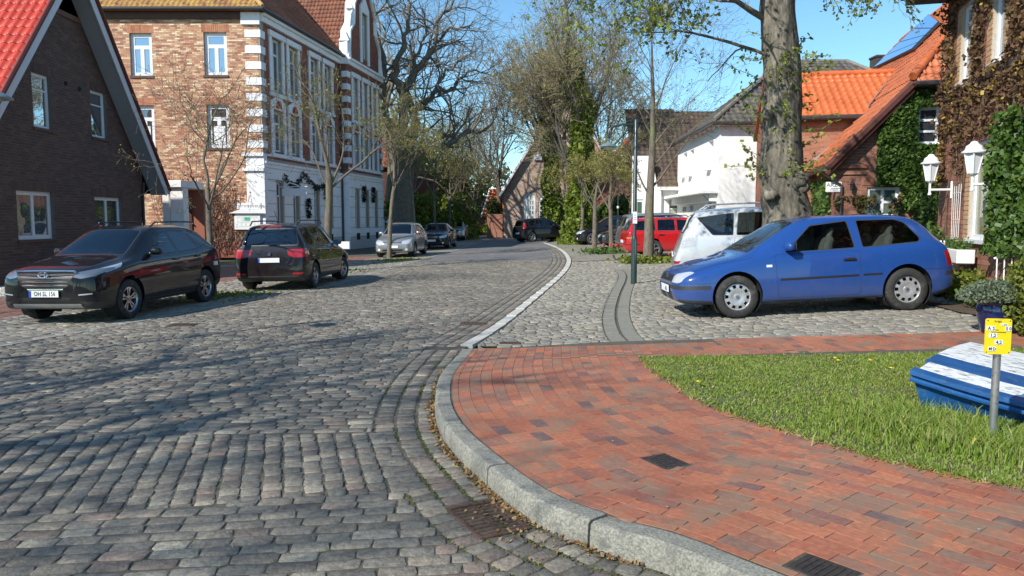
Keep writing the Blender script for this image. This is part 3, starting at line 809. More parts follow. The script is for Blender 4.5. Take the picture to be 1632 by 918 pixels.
def sphere_low():
    v = [(0, 0, .5)] + [(.5 * math.cos(k * 2 * math.pi / 6), .5 * math.sin(k * 2 * math.pi / 6), 0) for k in range(6)]
    return v, np.array([(0, 1 + k, 1 + (k + 1) % 6) for k in range(6)])
bv, bf = sphere_low()
n = 9000; T = np.zeros((n, 4, 4)); T[:, 3, 3] = 1
xs = rng.uniform(-13.6, -11.7, n); ys = rng.uniform(12, 29, n); s = rng.uniform(.03, .065, n)
for a in range(3): T[:, a, a] = s * rng.uniform(.6, 1.2, n)
T[:, 0, 3] = xs; T[:, 1, 3] = ys; T[:, 2, 3] = [gz(x, y) - .012 for x, y in zip(xs, ys)]
V, F = scatter(bv, bf, T)
tag(link_mesh('gravel', np_mesh('gravel', V, F, mat('white_pebbles', None, .8, palette=[(.5, .48, .43), (.62, .6, .56), (.4, .37, .33), (.55, .5, .44)], var=.1))), 'pale pebbles beside the dark brick house wall', 'gravel', kind='stuff')

# --- lawn
lawn = sheet(LAWN, 'lawn', SOIL, -0.004, zf=hk)
GRASSM = leafmat('grass_blades', [(.13, .21, .025), (.20, .29, .035), (.16, .26, .03), (.28, .35, .06), (.19, .28, .035), (.40, .38, .15), (.14, .22, .03)], .5, .3)
def blades(name, pts, hfun, m, wid=.005, lean=.45):
    N_ = len(pts); V = np.zeros((N_, 5, 3)); a = rng.uniform(0, 2 * math.pi, N_)
    X = np.array([p[0] for p in pts]); Y = np.array([p[1] for p in pts]); Z = np.array([gz(x, y) + hk(y) - .006 for x, y in pts])
    H = hfun(X, Y); W = wid * rng.uniform(.6, 1.3, N_); dx, dy = np.cos(a), np.sin(a); la = rng.uniform(0, 2 * math.pi, N_); L_ = lean * H * rng.uniform(.2, 1.4, N_)
    for k, (hh, ww, ll) in enumerate(((0, 1, 0), (.55, .8, .3), (1, 0, 1))):
        cx = X + np.cos(la) * L_ * ll; cy = Y + np.sin(la) * L_ * ll; cz = Z + H * hh * (1 - .15 * ll)
        if k < 2:
            V[:, 2 * k] = np.c_[cx - dx * W * ww, cy - dy * W * ww, cz]; V[:, 2 * k + 1] = np.c_[cx + dx * W * ww, cy + dy * W * ww, cz]
        else: V[:, 4] = np.c_[cx, cy, cz]
    base = (np.arange(N_) * 5)[:, None]
    F = np.concatenate([base + np.array([0, 1, 3]), base + np.array([0, 3, 2]), base + np.array([2, 3, 4])])
    return np_mesh(name, V.reshape(-1, 3), F, m)
def sample_poly(poly, n, jitter=0.04, edge=0.0):
    xs = [p[0] for p in poly]; ys = [p[1] for p in poly]; out = []
    while len(out) < n:
        X = rng.uniform(min(xs), max(xs), 4000); Y = rng.uniform(min(ys), max(ys), 4000)
        for x, y in zip(X, Y):
            if inpoly(poly, x + rng.normal(0, jitter), y + rng.normal(0, jitter)): out.append((x, y))
    return out[:n]
LV = [p for p in lawn_front if p[0] < 5] + [(4.2, 4.0), (6.3, 8.2)] + lawn_back[::-1][1:]
pts = sample_poly(LV, 80000, .05)
nz_ = lambda X, Y, s: np.array([noise.noise(Vector((x * s, y * s, 0))) for x, y in zip(X, Y)])
def gh(X, Y):
    e = nz_(X, Y, 1.7); t = nz_(X, Y, 5)
    boat = np.exp(-((X - 2.95) ** 2 + (Y - 5.45) ** 2) / .22) + np.exp(-((X - 3.2) ** 2 + (Y - 4.9) ** 2) / .12) + np.exp(-((X - 2.45) ** 2 + (Y - 5.35) ** 2) / .12) * .7
    return (.016 + .014 * np.clip(e + .3, 0, 1) + .014 * np.clip(t, 0, 1)) * rng.uniform(.6, 1.4, len(X)) + boat * .045 * rng.uniform(.4, 1.3, len(X))
tag(link_mesh('grass', blades('grass', pts, gh, GRASSM)), 'green grass of the verge, long around the boat', 'grass', kind='stuff')
long_pts = [(2.85 + rng.normal(0, .22), 5.25 + rng.normal(0, .25)) for _ in range(2600)] + [(3.15 + rng.normal(0, .15), 4.75 + rng.normal(0, .2)) for _ in range(1400)]
tag(link_mesh('long_grass', blades('long_grass', long_pts, lambda X, Y: rng.uniform(.06, .17, len(X)), GRASSM, .0045, .55)), 'tall tufts of grass against the blue boat', 'grass', kind='stuff')
def flakes(name, pts, size, m, lift=.004, flat=.5):
    n_ = len(pts); q = np.array([(-.5, -.3, 0), (.5, -.35, 0), (.6, .3, 0), (-.4, .35, 0)]); V = np.zeros((n_, 4, 3))
    for i, (x, y, z) in enumerate(pts):
        a, b, c = rng.uniform(0, 6.28), rng.normal(0, flat), rng.normal(0, flat)
        Mx = np.array(Matrix.Rotation(a, 3, 'Z') @ Matrix.Rotation(b, 3, 'X') @ Matrix.Rotation(c, 3, 'Y'))
        V[i] = (q * size * rng.uniform(.5, 1.3)) @ Mx.T + (x, y, z + lift)
    return np_mesh(name, V.reshape(-1, 3), np.arange(n_ * 4).reshape(-1, 4), m)
LITM = leafmat('dry_litter', [(.25, .13, .05), (.32, .2, .09), (.14, .07, .035), (.38, .27, .13), (.2, .14, .06)], .8, .1)
lf = [(x + rng.normal(0, .02), y, gz(x, y) + hk(y) + .012) for x, y in sample_poly(LV, 130, .03)]
lf += [(x, y, gz(x, y) + hk(y) + .004) for x, y in [(float(np.interp(t, range(len(lawn_front)), [p[0] for p in lawn_front])) - abs(rng.normal(0, .05)), float(np.interp(t, range(len(lawn_front)), [p[1] for p in lawn_front])) - abs(rng.normal(0, .05))) for t in rng.uniform(0, 9, 420)]]
tag(link_mesh('fallen_leaves', flakes('fallen_leaves', lf, .020, LITM, .004, .3)), 'dead leaves and crumbs on the lawn and along its ragged edge', 'leaves', kind='stuff')
ew = []
for t in rng.uniform(0, 9, 2200):
    ew.append((float(np.interp(t, range(len(lawn_front)), [p[0] for p in lawn_front])) + rng.normal(-.01, .035), float(np.interp(t, range(len(lawn_front)), [p[1] for p in lawn_front])) + rng.normal(-.01, .035)))
tag(link_mesh('edge_grass', blades('edge_grass', ew, lambda X, Y: rng.uniform(.012, .05, len(X)), GRASSM, .005, .9)), 'short grass creeping over the brick edge', 'grass', kind='stuff')
# dandelions
YEL = mat('dandelion_yellow', (.75, .50, .01), .6, var=.1)
for (u, v, lab) in ((1552, 713, 'yellow dandelion in the grass left of the marker post foot'), (1587, 712, 'yellow dandelion right beside the marker post foot'),
                    (1112, 618, 'yellow dandelion near the pointed left end of the lawn'), (1330, 579, 'yellow dandelion at the back of the lawn'),
                    (1386, 583, 'yellow dandelion at the back of the lawn near the boat'), (1335, 583, 'yellow dandelion low at the back of the lawn'), (1419, 596, 'small yellow dandelion close to the boat bow')):
    x, y = g2h(u, v); z = gz(x, y) + hk(y)
    d_ = empty('dandelion', (x, y, z), 0, lab, 'flower', 'dandelions in the lawn')
    mb = MB(); mb.tube([(x, y, z), (x + .004, y, z + .05)], .0025, 5); mb.build('stem', GRASSM, d_)
    mb = MB()
    for q in range(14):
        a = q * 2 * math.pi / 14; c = Vector((x + .004, y, z + .052)); o_ = Vector((math.cos(a), math.sin(a), .25)) * .022; s_ = Vector((-math.sin(a), math.cos(a), 0)) * .006
        mb.add([c - s_ * .4, c + s_ * .4, c + o_ + s_, c + o_ - s_], [(0, 1, 2, 3)])
    mb.lathe([(.012, .052), (.008, .062), (.0005, .065)], 8, c=(x + .004, y, z)); mb.build('petals', YEL, d_)
# leaf litter along the kerb foot, moss in the joints
pts = []
for _ in range(2600):
    k = rng.integers(60, 420); w = abs(rng.normal(0, .028)) + .003
    if KERB[k][1] < 3.4 or rng.random() > .35 + .65 * (noise.noise(Vector((KERB[k][0] * 3, KERB[k][1] * 3, 1))) + .5): continue
    x, y = KERB[k] - KN[k] * w; pts.append((x, y, gz(x, y)))
for _ in range(110):
    a, b = rng.uniform(-.28, .5), rng.normal(0, .09); p = GC + gt * (a + .1) + gn * (b + .06); pts.append((p.x, p.y, gz(p.x, p.y)))
tag(link_mesh('leaf_litter', flakes('leaf_litter', pts, .020, LITM, .006)), 'brown leaf litter in the gutter along the kerb foot', 'leaves', kind='stuff')
pts = []
for _ in range(5200):
    k = rng.integers(0, 330); o_ = rng.choice([.155, .32, .48, .03]) + rng.normal(0, .007)
    q = noise.noise(Vector((KERB[k][0] * 2.2, KERB[k][1] * 2.2, 5)))
    if q < .0 + (.12 if o_ > .2 else -.1): continue
    x, y = KERB[k] - KN[k] * o_; pts.append((x, y, gz(x, y) - .01))
tag(link_mesh('moss', flakes('moss', pts, .012, leafmat('moss_green', [(.08, .11, .02), (.13, .16, .03), (.10, .09, .03)], .8, .1), .004, 1.0)), 'moss in the joints of the gutter stones', 'moss', kind='stuff')
pts = []
for _ in range(420):
    x, y = rng.uniform(-3, 4), rng.uniform(2.9, 9)
    if abs(x) * 1210 / y > 850: continue
    pts.append((x, y, gz(x, y) + (hk(y) if ptest(x, y) and y < 9 and x > float(np.interp(-y, -KERB[:, 1], KERB[:, 0])) + .15 else 0) + .006))
tag(link_mesh('debris', flakes('debris', pts, .008, leafmat('pale_debris', [(.5, .45, .35), (.3, .2, .1), (.6, .58, .5)], .8, .1), .002, .2)), 'specks of blossom and grit scattered on the paving', 'debris', kind='stuff')
# ================================================================ BUILDINGS, LEFT SIDE
def brickmat(name, palette, mortar, **k): return mat(name, None, k.pop('rough', .85), palette=palette, var=.18, vscale=22, bump=.35, bscale=80, **k)
DBRK = brickmat('dark_brown_brick', [(.128, .074, .056), (.098, .059, .048), (.164, .091, .067), (.113, .07, .056), (.083, .054, .046), (.143, .077, .061)], None)
DMORT = mat('dark_mortar', (.15, .14, .125), .95, var=.15, vscale=20)
BUFF = brickmat('mottled_buff_brick', [(.496, .254, .147), (.59, .354, .201), (.425, .177, .106), (.732, .555, .33), (.519, .26, .153), (.33, .142, .094), (.614, .389, .236), (.472, .212, .13), (.802, .661, .448), (.543, .295, .177), (.389, .189, .13), (.283, .13, .094)], None)
BUFFM = mat('buff_mortar', (.36, .27, .20), .95, var=.15, vscale=20)
RBRK = brickmat('red_brick', [(.27, .085, .055), (.22, .07, .05), (.31, .11, .07), (.25, .08, .055), (.19, .065, .05), (.28, .10, .065)], None)
RMORT = mat('pale_mortar', (.36, .31, .26), .95, var=.15, vscale=20)
REDT = mat('bright_red_tile', None, .5, palette=[(.50, .042, .022), (.55, .05, .027), (.46, .038, .02)], var=.1, vscale=8, big=.08)
BROWNT = mat('brown_red_tile', None, .75, palette=[(.25, .085, .045), (.21, .07, .04), (.29, .11, .055), (.17, .065, .04), (.27, .09, .05)], var=.2, vscale=12, big=.2, bigscale=.8, dirt=((.32, .22, .12), .1, 3))
LICHT = mat('lichened_tile', None, .85, palette=[(.257, .102, .05), (.38, .204, .06), (.209, .085, .05), (.456, .264, .07), (.285, .128, .06)], var=.35, vscale=9, dirt=((.38, .24, .06), .6, 4))
SOFF_ = mat('grey_blue_soffit', (.30, .32, .35), .6, var=.05)
BOARD = mat('pale_bargeboard', (.62, .63, .64), .5, var=.05)

# ---------------- dark brick gabled house (gable to the street)
XW = -13.6
def onx(u, v, X):                # point of the plane x = X
    d = ray(u, v); t = X / d.x; return Vector((X, d.y * t, CAMH + d.z * t))
house = empty('brick_house', (XW - 4, 22.5, 0), 0, 'dark brown brick house with bright red tiled roof, its shaded gable to the street', 'house')
fr = Frame((XW, 0, -0.15), (0, 1, 0))            # n = ex x ez = (1,0,0)
def fz(u, v): p = onx(u, v, XW); return p.y, p.z + 0.15
Yr = fz(229, 350)[0]
apexY, apexZ = 23.45, 9.62
rake = lambda y: apexZ - 1.25 * abs(apexY - y)
out = [(19.3, 0), (Yr, 0), (Yr, rake(Yr) - .25), (apexY, apexZ - .25), (19.3, rake(19.3) - .25)]
def wz(u0, v0, u1, v1): a, t = fz(u0, v0); b, t2 = fz(u0, v1); c, t3 = fz(u1, v0); return (a, c, t2, t)
# windows given by left edge u, its top and bottom v, right edge u
W1 = (fz(25, 303)[0], fz(84, 310)[0], fz(25, 383)[1], fz(25, 303)[1])
W2 = (fz(150, 313)[0], fz(193, 315)[0], fz(25, 383)[1], fz(150, 313)[1])
W3 = (fz(49, 113)[0], fz(79, 122)[0], fz(49, 201)[1], fz(49, 113)[1])
W4 = (fz(143, 142)[0], fz(168, 148)[0], fz(143, 217)[1], fz(143, 142)[1])
tri = [(22.55, 8.03), (24.65, 8.03), (23.85, 9.0), (23.05, 9.0)]
holes = [rect(*[W[0], W[1], W[2], W[3]]) for W in (W1, W2, W3, W4)] + [tri]
gab = wall(fr, out, holes, DMORT, house, 'gable_wall')
brickwork(fr, out, holes, DBRK, gab, 300, .252, .083)
brickwork(Frame((XW, Yr, -.15), (-1, 0, 0)), rect(0, 7, 0, 3.4), [], DBRK, wall(Frame((XW - .002, Yr, -.15), (-1, 0, 0)), rect(0, 7, 0, 3.4), [], DMORT, house, 'wall'), 0)
brickwork(Frame((XW - 7, 19.3, -.15), (1, 0, 0)), rect(0, 7, 0, 3.4), [], DBRK, wall(Frame((XW - 7, 19.302, -.15), (1, 0, 0)), rect(0, 6.998, 0, 3.4), [], DMORT, house, 'wall'), 0)
NETG = pane_mat('window_glass_curtained', (.16, .18, .18), .2)
for W, pn, gl in ((W1, SIDE2, GLASS_MID), (W2, SIDE2, GLASS_DIM), (W3, [(0, 1, 0, .72), (0, 1, .72, 1)], GLASS_SKY), (W4, [(0, 1, 0, .72), (0, 1, .72, 1)], GLASS_SKY)):
    w = window(fr, *W, house, pn, PVC, gl, .09, .13, sillm=DBRK, mull=.10 if pn is SIDE2 else .04)
    if pn is SIDE2:      # curtains and plants behind the glass
        mb = MB(); y0, y1 = W[0] + .12, W[1] - .12
        for q in range(5): fr.box(mb, y0 + (q * .07), y0 + q * .07 + .05, W[2] + .1, W[3] - .1, -.125, -.120)
        for q in range(4): fr.box(mb, y1 - .3 + (q * .07), y1 - .3 + q * .07 + .05, W[2] + .1, W[3] - .1, -.125, -.120)
        mb.build('curtain', mat('net_curtain', (.45, .45, .42), .9, var=.1), w)
# triangular gable window
a = fr.p(0, 0, -.08); mb = MB(); tf = Frame(a, (0, 1, 0))
cx_, cy_ = sum(p[0] for p in tri) / 4, sum(p[1] for p in tri) / 4
ins = [(cx_ + (x - cx_) * .78, cy_ + (y - cy_) * .78) for x, y in tri]
w = wall(tf, tri, [ins], PVC, house, 'window', .05)
mb = MB(); mb.add([tf.p(x, y, -.03) for x, y in ins], [(0, 1, 2, 3)]); mb.build('pane', GLASS_SKY, w)
mb = MB(); tf.box(mb, cx_ - .04, cx_ + .04, tri[0][1] + .02, tri[2][1] - .3, 0, .02)
mb.tube([tf.p(tri[0][0] + .6, tri[0][1] + .1, .01), tf.p(cx_ + .7, tri[2][1] - .2, .01)], .03, 6); mb.build('glazing_bar', PVC, w)
mb = MB(); fr.box(mb, tri[0][0] - .15, tri[1][0] + .25, tri[0][1] - .16, tri[0][1] + .002, -.05, .06, .006); mb.build('sill', DBRK, w)
# header courses over the openings
for W in (W1, W2, W3, W4):
    mb = MB(); nn = int((W[1] - W[0] + .4) / .083)
    for q in range(nn): x = W[0] - .2 + (q + .5) * (W[1] - W[0] + .4) / nn; fr.box(mb, x - .035, x + .035, W[3] + .006, W[3] + .245, -.05, .012)
    tag(mb.build('brick_lintels', DBRK, gab), kind='stuff')
for (u, v) in ((104, 133), (126, 142)):
    y, z = fz(u, v); mb = MB(); mb.lathe([(0.001, .03), (.07, .03), (.07, 0)], 14, Matrix(((0, 0, 1), (1, 0, 0), (0, 1, 0))), fr.p(y, z)); mb.build('vent', DARKIN, house)
# roof
OVX = XW + .62
eave_r = (28.9, rake(28.9) - .15)
def roofpt(y, x=OVX): return Vector((x, y, rake(y) - .15))
s1 = Vector((0, apexY - 18.8, 1.25 * (apexY - 18.8)))
slope1 = tile_roof(roofpt(18.8), (-1, 0, 0), s1, rect(0, 8.5, 0, s1.length), house, REDT, 140, .24, .34, .09, slab=BLACK)
s2 = Vector((0, apexY - 28.9, 1.25 * (28.9 - apexY)))
slope2 = tile_roof(roofpt(28.9), (-1, 0, 0), s2, rect(0, 8.5, 0, s2.length), house, REDT, 0, .24, .34, .09, slab=BLACK)
for ya, yb, nm in ((18.8, apexY, 1.5), (28.9, apexY, 1.13)):
    A, B = roofpt(ya, OVX + .02), roofpt(yb, OVX + .02)
    mb = MB(); d_ = (B - A).normalized(); up = Vector((0, -d_.z, d_.y)) if d_.y > 0 else Vector((0, d_.z, -d_.y))
    q = [A - up * .02, B - up * .02 + d_ * .03, B - up * .27 + d_ * -.0, A - up * .27]
    mb.add(q + [p - Vector((.03, 0, 0)) for p in q], [(0, 1, 2, 3), (7, 6, 5, 4), (0, 4, 5, 1), (1, 5, 6, 2), (2, 6, 7, 3), (3, 7, 4, 0)]); mb.build('bargeboard', BOARD, house)
    mb = MB(); q = [A - up * .22, B - up * .22, B - up * .22 - Vector((.60, 0, 0)), A - up * .22 - Vector((.60, 0, 0))]
    mb.add(q, [(0, 1, 2, 3)]); mb.build('soffit', SOFF_, house)
    mb = MB(); mb.tube([A + up * .05 + Vector((.02, 0, 0)), B + up * .05 + Vector((.02, 0, 0))], .07, 8); mb.build('verge_tiles', mat('verge_dark', (.12, .02, .015), .6), house)
mb = MB(); mb.tube([roofpt(18.8) + Vector((0, -.08, -.02)), roofpt(18.8, XW - 7) + Vector((0, -.08, -.02))], .075, 10); mb.tube([roofpt(28.9) + Vector((0, .08, -.02)), roofpt(28.9, XW - 7) + Vector((0, .08, -.02))], .075, 10); mb.build('gutter', ZINC, house)
mb = MB(); p = fr.p(Yr - .1, 0, .06); mb.tube([p + Vector((0, .08, 3.1)), p + Vector((0, .02, 2.7)), p + Vector((0, 0, 2.4)), p], .045, 8); mb.build('downpipe', DARKGUT, house)
# shrub by the wall under the window (pale variegated) is added with the plants

# ---------------- entrance porch, white
ph = empty('entrance_porch', (-12.6, 30.5, -.15), 0, 'white boxed entrance porch with a brown door between the two brick buildings', 'porch')
P0 = at(236, 350, 30.2); P1 = at(287, 350, 30.2)
mb = MB(); mb.box(((P0.x + P1.x) / 2, 31.2, 3.15 - .15), (P1.x - P0.x + .3, 2.2, .28), None, .02); mb.build('flat_roof', WALLWHITE, ph)
mb = MB(); mb.box((P1.x - .62, 30.5, 1.35), (.26, .26, 3.0), None, .01); mb.build('pillar', WALLWHITE, ph)
mb = MB(); mb.box((P1.x - .12, 30.5, 1.35), (.5, .5, 3.0), None, .01); mb.build('pillar', WALLWHITE, ph)
mb = MB(); mb.box(((P0.x + P1.x) / 2, 32.3, 1.35), (P1.x - P0.x + .3, .2, 3.0)); mb.build('back_wall', RBRK, ph)
mb = MB(); mb.box((P0.x + .45, 32.17, 1.05), (.95, .06, 2.3), None, .01); dr = mb.build('door', mat('brown_door', (.09, .03, .018), .5, var=.2), ph)
mb = MB(); mb.box((P0.x + .55, 32.13, 1.3), (.12, .02, .5)); mb.build('door_pane', GLASS_DIM, dr)

# ---------------- big Victorian brick building
Z0 = -.15
C0 = Vector((-11.35, 35.0, Z0))
dB = Vector((.15, 1, 0)).normalized()
big = empty('brick_building', C0, 0, 'tall old brick building with white painted ground floor, banded white quoins and curved gable', 'building')
frA = Frame(C0 + Vector((-13, 0, 0)), (1, 0, 0))         # sunny side wall facing us, a runs 0..13
frB = Frame(C0, dB)                                     # street front
EZ = 11.05
def ax_(u, v):                                          # on wall A
    d = ray(u, v); t = 35.0 / d.y; return d.x * t - (C0.x - 13), CAMH + d.z * t - Z0
def win_a(u0, u1, v0, v1): a, t = ax_(u0, v0); b, bo = ax_(u1, v1); return (a, b, bo, t)
WA = [win_a(206, 244, 53, 121), win_a(324, 363, 51, 120), win_a(212, 248, 168, 236), win_a(329, 367, 167, 236), win_a(100, 138, 53, 121)]
plinth = 1.0
outA = [(0, 0), (12.93, 0), (12.93, EZ), (0, EZ)]
ha = [rect(*w) for w in WA]
wa = wall(frA, outA, ha, BUFFM, big, 'side_wall', .35)
brickwork(frA, [(0, plinth), (12.93, plinth), (12.93, EZ), (0, EZ)], ha, BUFF, wa, 300, .245, .078, .01)
mb = MB(); frA.box(mb, 0, 12.22, 0, .75, -.1, .055, .01); mb.build('plinth', mat('red_plinth_paint', (.26, .075, .05), .8, var=.2, vscale=8, bump=.3), big)
for i, W in enumerate(WA):
    w = window(frA, *W, big, CROSS_T, PVC, GLASS_SKY if i in (0, 1, 4) else GLASS_DIM, .12, .17, sillm=DBRK, mull=.17, silld=.1)
    if i in (2, 3):
        mb = MB(); frA.box(mb, W[0] + .25, (W[0] + W[1]) / 2 - .08, W[2] + .2, W[2] + 1.0, -.14, -.13); frA.box(mb, (W[0] + W[1]) / 2 + .08, W[1] - .25, W[2] + .2, W[2] + 1.0, -.14, -.13); mb.build('blind', WHITE, w)
    mb = MB(); nn = 13
    for q in range(nn): x = W[0] - .1 + (q + .5) * (W[1] - W[0] + .2) / nn; frA.box(mb, x - .04, x + .04, W[3] + .006, W[3] + .34, -.05, .02)
    tag(mb.build('brick_lintels', mat('orange_brick', None, .85, palette=[(.42, .17, .09), (.48, .22, .12), (.36, .13, .07)], var=.15), wa), kind='stuff')
# front wall in two sections; the far one stands proud
L1 = 9.6; L2 = 6.2; PR = .45
frB2 = Frame(C0 + dB * L1 + frB.n * PR, dB)
frS = Frame(frB2.p(0, 0, -PR), frB.n)                    # little return wall, faces us
GFZ = 4.55
def bx(u, v, f=frB):
    d = ray(u, v); n = f.n; t = (f.O - Vector((0, 0, CAMH))).dot(n) / d.dot(n); P = d * t + Vector((0, 0, CAMH)); return (P - f.O).dot(f.ex), P.z - f.O.z
up_h, tall = [], []
colsB = [(1.05, 2.15), (2.85, 3.95), (5.45, 6.5), (7.3, 8.35)]
zt0, zt1 = 7.75, 10.2; zm0, zm1 = 4.95, 7.0
colsC = [(.9, 1.8), (2.65, 3.5), (4.4, 5.2)]
hb = [rect(a, b, zt0, zt1) for a, b in colsB] + [rect(a, b, zm0, zm1 - .15) for a, b in colsB] + [rect(a + .25, b - .25, 1.35, 3.5) for a, b in colsB]
wb = wall(frB, rect(0.0, L1, 0, EZ), hb, RMORT, big, 'front_wall', .3)
brickwork(frB, rect(.36, L1, GFZ + .02, EZ), hb, RBRK, wb, 0, .245, .078, .01)
hc = [rect(a, b, zt0 - .1, zt1 - .15) for a, b in colsC] + [rect(a, b, zm0, zm1 - .2) for a, b in colsC] + [rect(a + .15, b - .15, 1.3, 3.5) for a, b in colsC] + [rect(2.55, 3.6, 11.5, 14.2)]
gabp = [(0, 0), (L2, 0), (L2, 10.9), (L2 - .35, 11.7), (L2 - .45, 12.6), (L2 - 1.1, 13.2), (L2 - 1.25, 14.3), (L2 - 1.9, 15.2), (L2 / 2 + .5, 16.6), (L2 / 2, 16.8), (L2 / 2 - .5, 16.6), (1.9, 15.2), (1.25, 14.3), (1.1, 13.2), (.45, 12.6), (.35, 11.7), (0, 10.9)]
wc = wall(frB2, gabp, hc, RMORT, big, 'gable_wall', .35)
brickwork(frB2, [(.3, GFZ), (L2 - .3, GFZ)] + gabp[2:], hc, RBRK, wc, 0, .245, .078, .01)
ws = wall(frS, rect(0, PR, 0, 10.9), [], RMORT, big, 'return_wall', .05)
brickwork(frS, rect(0, PR, GFZ, 10.9), [], RBRK, ws, 0, .245, .078, .01)
WP = mat('white_masonry_paint', (.80, .81, .82), .7, var=.04, big=.05, bigscale=1, bump=.2, bscale=40, dirt=((.5, .5, .47), .12, 2))
def bx_(f, a0, a1, z0, z1, d0, d1, nm, m=WP, par=None, bev=.01):
    mb = MB(); f.box(mb, a0, a1, z0, z1, d0, d1, bev); return mb.build(nm, m, par or big)
# rendered white ground floor with grooves
def render_gf(f, a0, a1, holes_):
    zs_ = [.0, .75, 1.28, 1.9, 2.5, 3.1, 3.62, 4.15]
    for i in range(len(zs_) - 1):
        z0, z1 = zs_[i], zs_[i + 1] - .025
        iv = subtract([(a0, a1)], [(h[0][0] - .14, h[1][0] + .14) for h in holes_ if h[0][1] < z1 - .02 and h[2][1] > z0 + .02])
        for (p, q) in iv: bx_(f, p, q, z0, z1, -.02, .05, 'render_course', WP if i else mat('grey_plinth', (.45, .46, .46), .8, var=.08))
    bx_(f, a0, a1 + .0, 4.13, 4.34, -.02, .09, 'cornice'); bx_(f, a0, a1, 4.30, 4.42, -.02, .16, 'cornice')
g1 = [h for h in hb if h[0][1] < 1.5 and h[0][1] > 1]; g2_ = [h for h in hc if h[0][1] < 1.5]
render_gf(frB, .0, L1, g1); render_gf(frB2, .0, L2, g2_)
bx_(frS, -.0, PR + .05, 0, 4.3, 0, .05, 'render_course')
# parapet panels under the middle windows
def upper(f, cols, L, a0, zm0_, tops):
    bx_(f, a0, L, GFZ + .12, GFZ + .22, -.02, .07, 'string_course')
    for a, b in cols:
        m_ = (a + b) / 2
        # middle storey surround with pointed head and red fan
        for s_, (x0, x1) in enumerate(((a - .22, a - .0), (b + .0, b + .22))): bx_(f, x0, x1, zm0 - .1, zm1 - .1, -.02, .08, 'jamb')
        bx_(f, a - .3, b + .3, zm0 - .28, zm0 - .1, -.02, .14, 'sill_band')
        mb = MB(); mb.prism([(a - .22, zm1 - .1), (b + .22, zm1 - .1), (b + .22, zm1 + .25), (m_, zm1 + .62), (a - .22, zm1 + .25)], f.p(0, 0, -.02), f.ex, Vector((0, 0, 1)), .10); hd = mb.build('window_head', WP, big)
        mb = MB(); mb.prism([(m_ + math.cos(t) * .33, zm1 - .02 + math.sin(t) * .36) for t in [k * math.pi / 8 for k in range(9)]], f.p(0, 0, .08), f.ex, Vector((0, 0, 1)), .012); mb.build('brick_fan', mat('red_fan', (.28, .03, .02), .8, var=.2), hd)
        # top storey surround
        t0, t1 = tops
        for (x0, x1) in ((a - .2, a), (b, b + .2)): bx_(f, x0, x1, t0 - .08, t1, -.02, .08, 'jamb')
        bx_(f, a - .28, b + .28, t1, t1 + .26, -.02, .13, 'window_head'); bx_(f, a - .26, b + .26, t0 - .26, t0 - .08, -.02, .13, 'sill_band')
upper(frB, colsB, L1, .36, zm0, (zt0, zt1)); upper(frB2, colsC, L2, .0, zm0, (zt0 - .1, zt1 - .15))
GW = GLASS_DIM
for f, cols, t0, t1, dz in ((frB, colsB, zt0, zt1, 0), (frB2, colsC, zt0 - .1, zt1 - .15, 0)):
    for a, b in cols:
        window(f, a, b, t0, t1, big, [(0, .5, 0, .72), (.5, 1, 0, .72), (0, .5, .72, 1), (.5, 1, .72, 1)], PVC, GLASS_MID, .16, .12, sill=False, mull=.09)
        window(f, a, b, zm0, zm1 - (.15 if f is frB else .2), big, [(0, .5, 0, .72), (.5, 1, 0, .72), (0, 1, .72, 1)], PVC, GLASS_MID, .16, .12, sill=False, mull=.09)
for f, hs in ((frB, g1), (frB2, g2_)):
    for h in hs:
        window(f, h[0][0], h[1][0], h[0][1], h[2][1], big, [(0, .5, 0, .72), (.5, 1, 0, .72), (0, 1, .72, 1)], PVC, GLASS_DIM, .14, .09, m if False else None) if False else window(f, h[0][0], h[1][0], h[0][1], h[2][1], big, [(0, .5, 0, .72), (.5, 1, 0, .72), (0, 1, .72, 1)], PVC, GLASS_DIM, .14, .09, sill=True, sillm=ZINC, mull=.07)
        for z in ((.55, .95),): bx_(f, h[0][0] + .02, h[1][0] - .02, z[0], z[1], .05, .062, 'cellar_vent', DARKIN)
window(frB2, 2.55, 3.6, 11.5, 14.2, big, [(0, .5, 0, .75), (.5, 1, 0, .75), (0, 1, .75, 1)], PVC, GLASS_MID, .16, .12, sill=False, mull=.08)
for x0, x1 in ((2.3, 2.55), (3.6, 3.85)): bx_(frB2, x0, x1, 11.2, 14.2, -.02, .1, 'pilaster')
mb = MB(); mb.prism([(2.3, 14.2), (3.85, 14.2), (3.85, 14.5), (3.07, 15.2), (2.3, 14.5)], frB2.p(0, 0, -.02), frB2.ex, Vector((0, 0, 1)), .12); mb.build('window_head', WP, big)
# cornices at the eaves and quoins
for f, L in ((frB, L1), (frB2, L2)):
    bx_(f, .0 if f is frB else -.05, L + (.0 if f is frB else .05), 10.62, 10.86, -.02, .16, 'cornice'); bx_(f, .0 if f is frB else -.08, L + (.0 if f is frB else .08), 10.86, 11.0, -.02, .28, 'cornice')
bx_(frS, 0, PR + .2, 10.62, 11.0, -.02, .12, 'cornice')
zq = GFZ + .45; k = 0
while zq < 10.5:
    h = .34
    mb = MB(); mb.box(C0 + Vector((-.30, .14, zq + h / 2)), (.72, .36, h), None, .012); fq = mb.build('quoin', WP, big)
    bx_(frB, .0, .42, zq, zq + h, -.02, .06, 'quoin')
    for q_ in (0, L2 - .4): bx_(frB2, q_ - (.04 if q_ == 0 else 0), q_ + .44, zq, zq + h, -.02, .07, 'quoin')
    bx_(frS, 0, PR + .06, zq, zq + h, 0, .05, 'quoin')
    zq += .70; k += 1
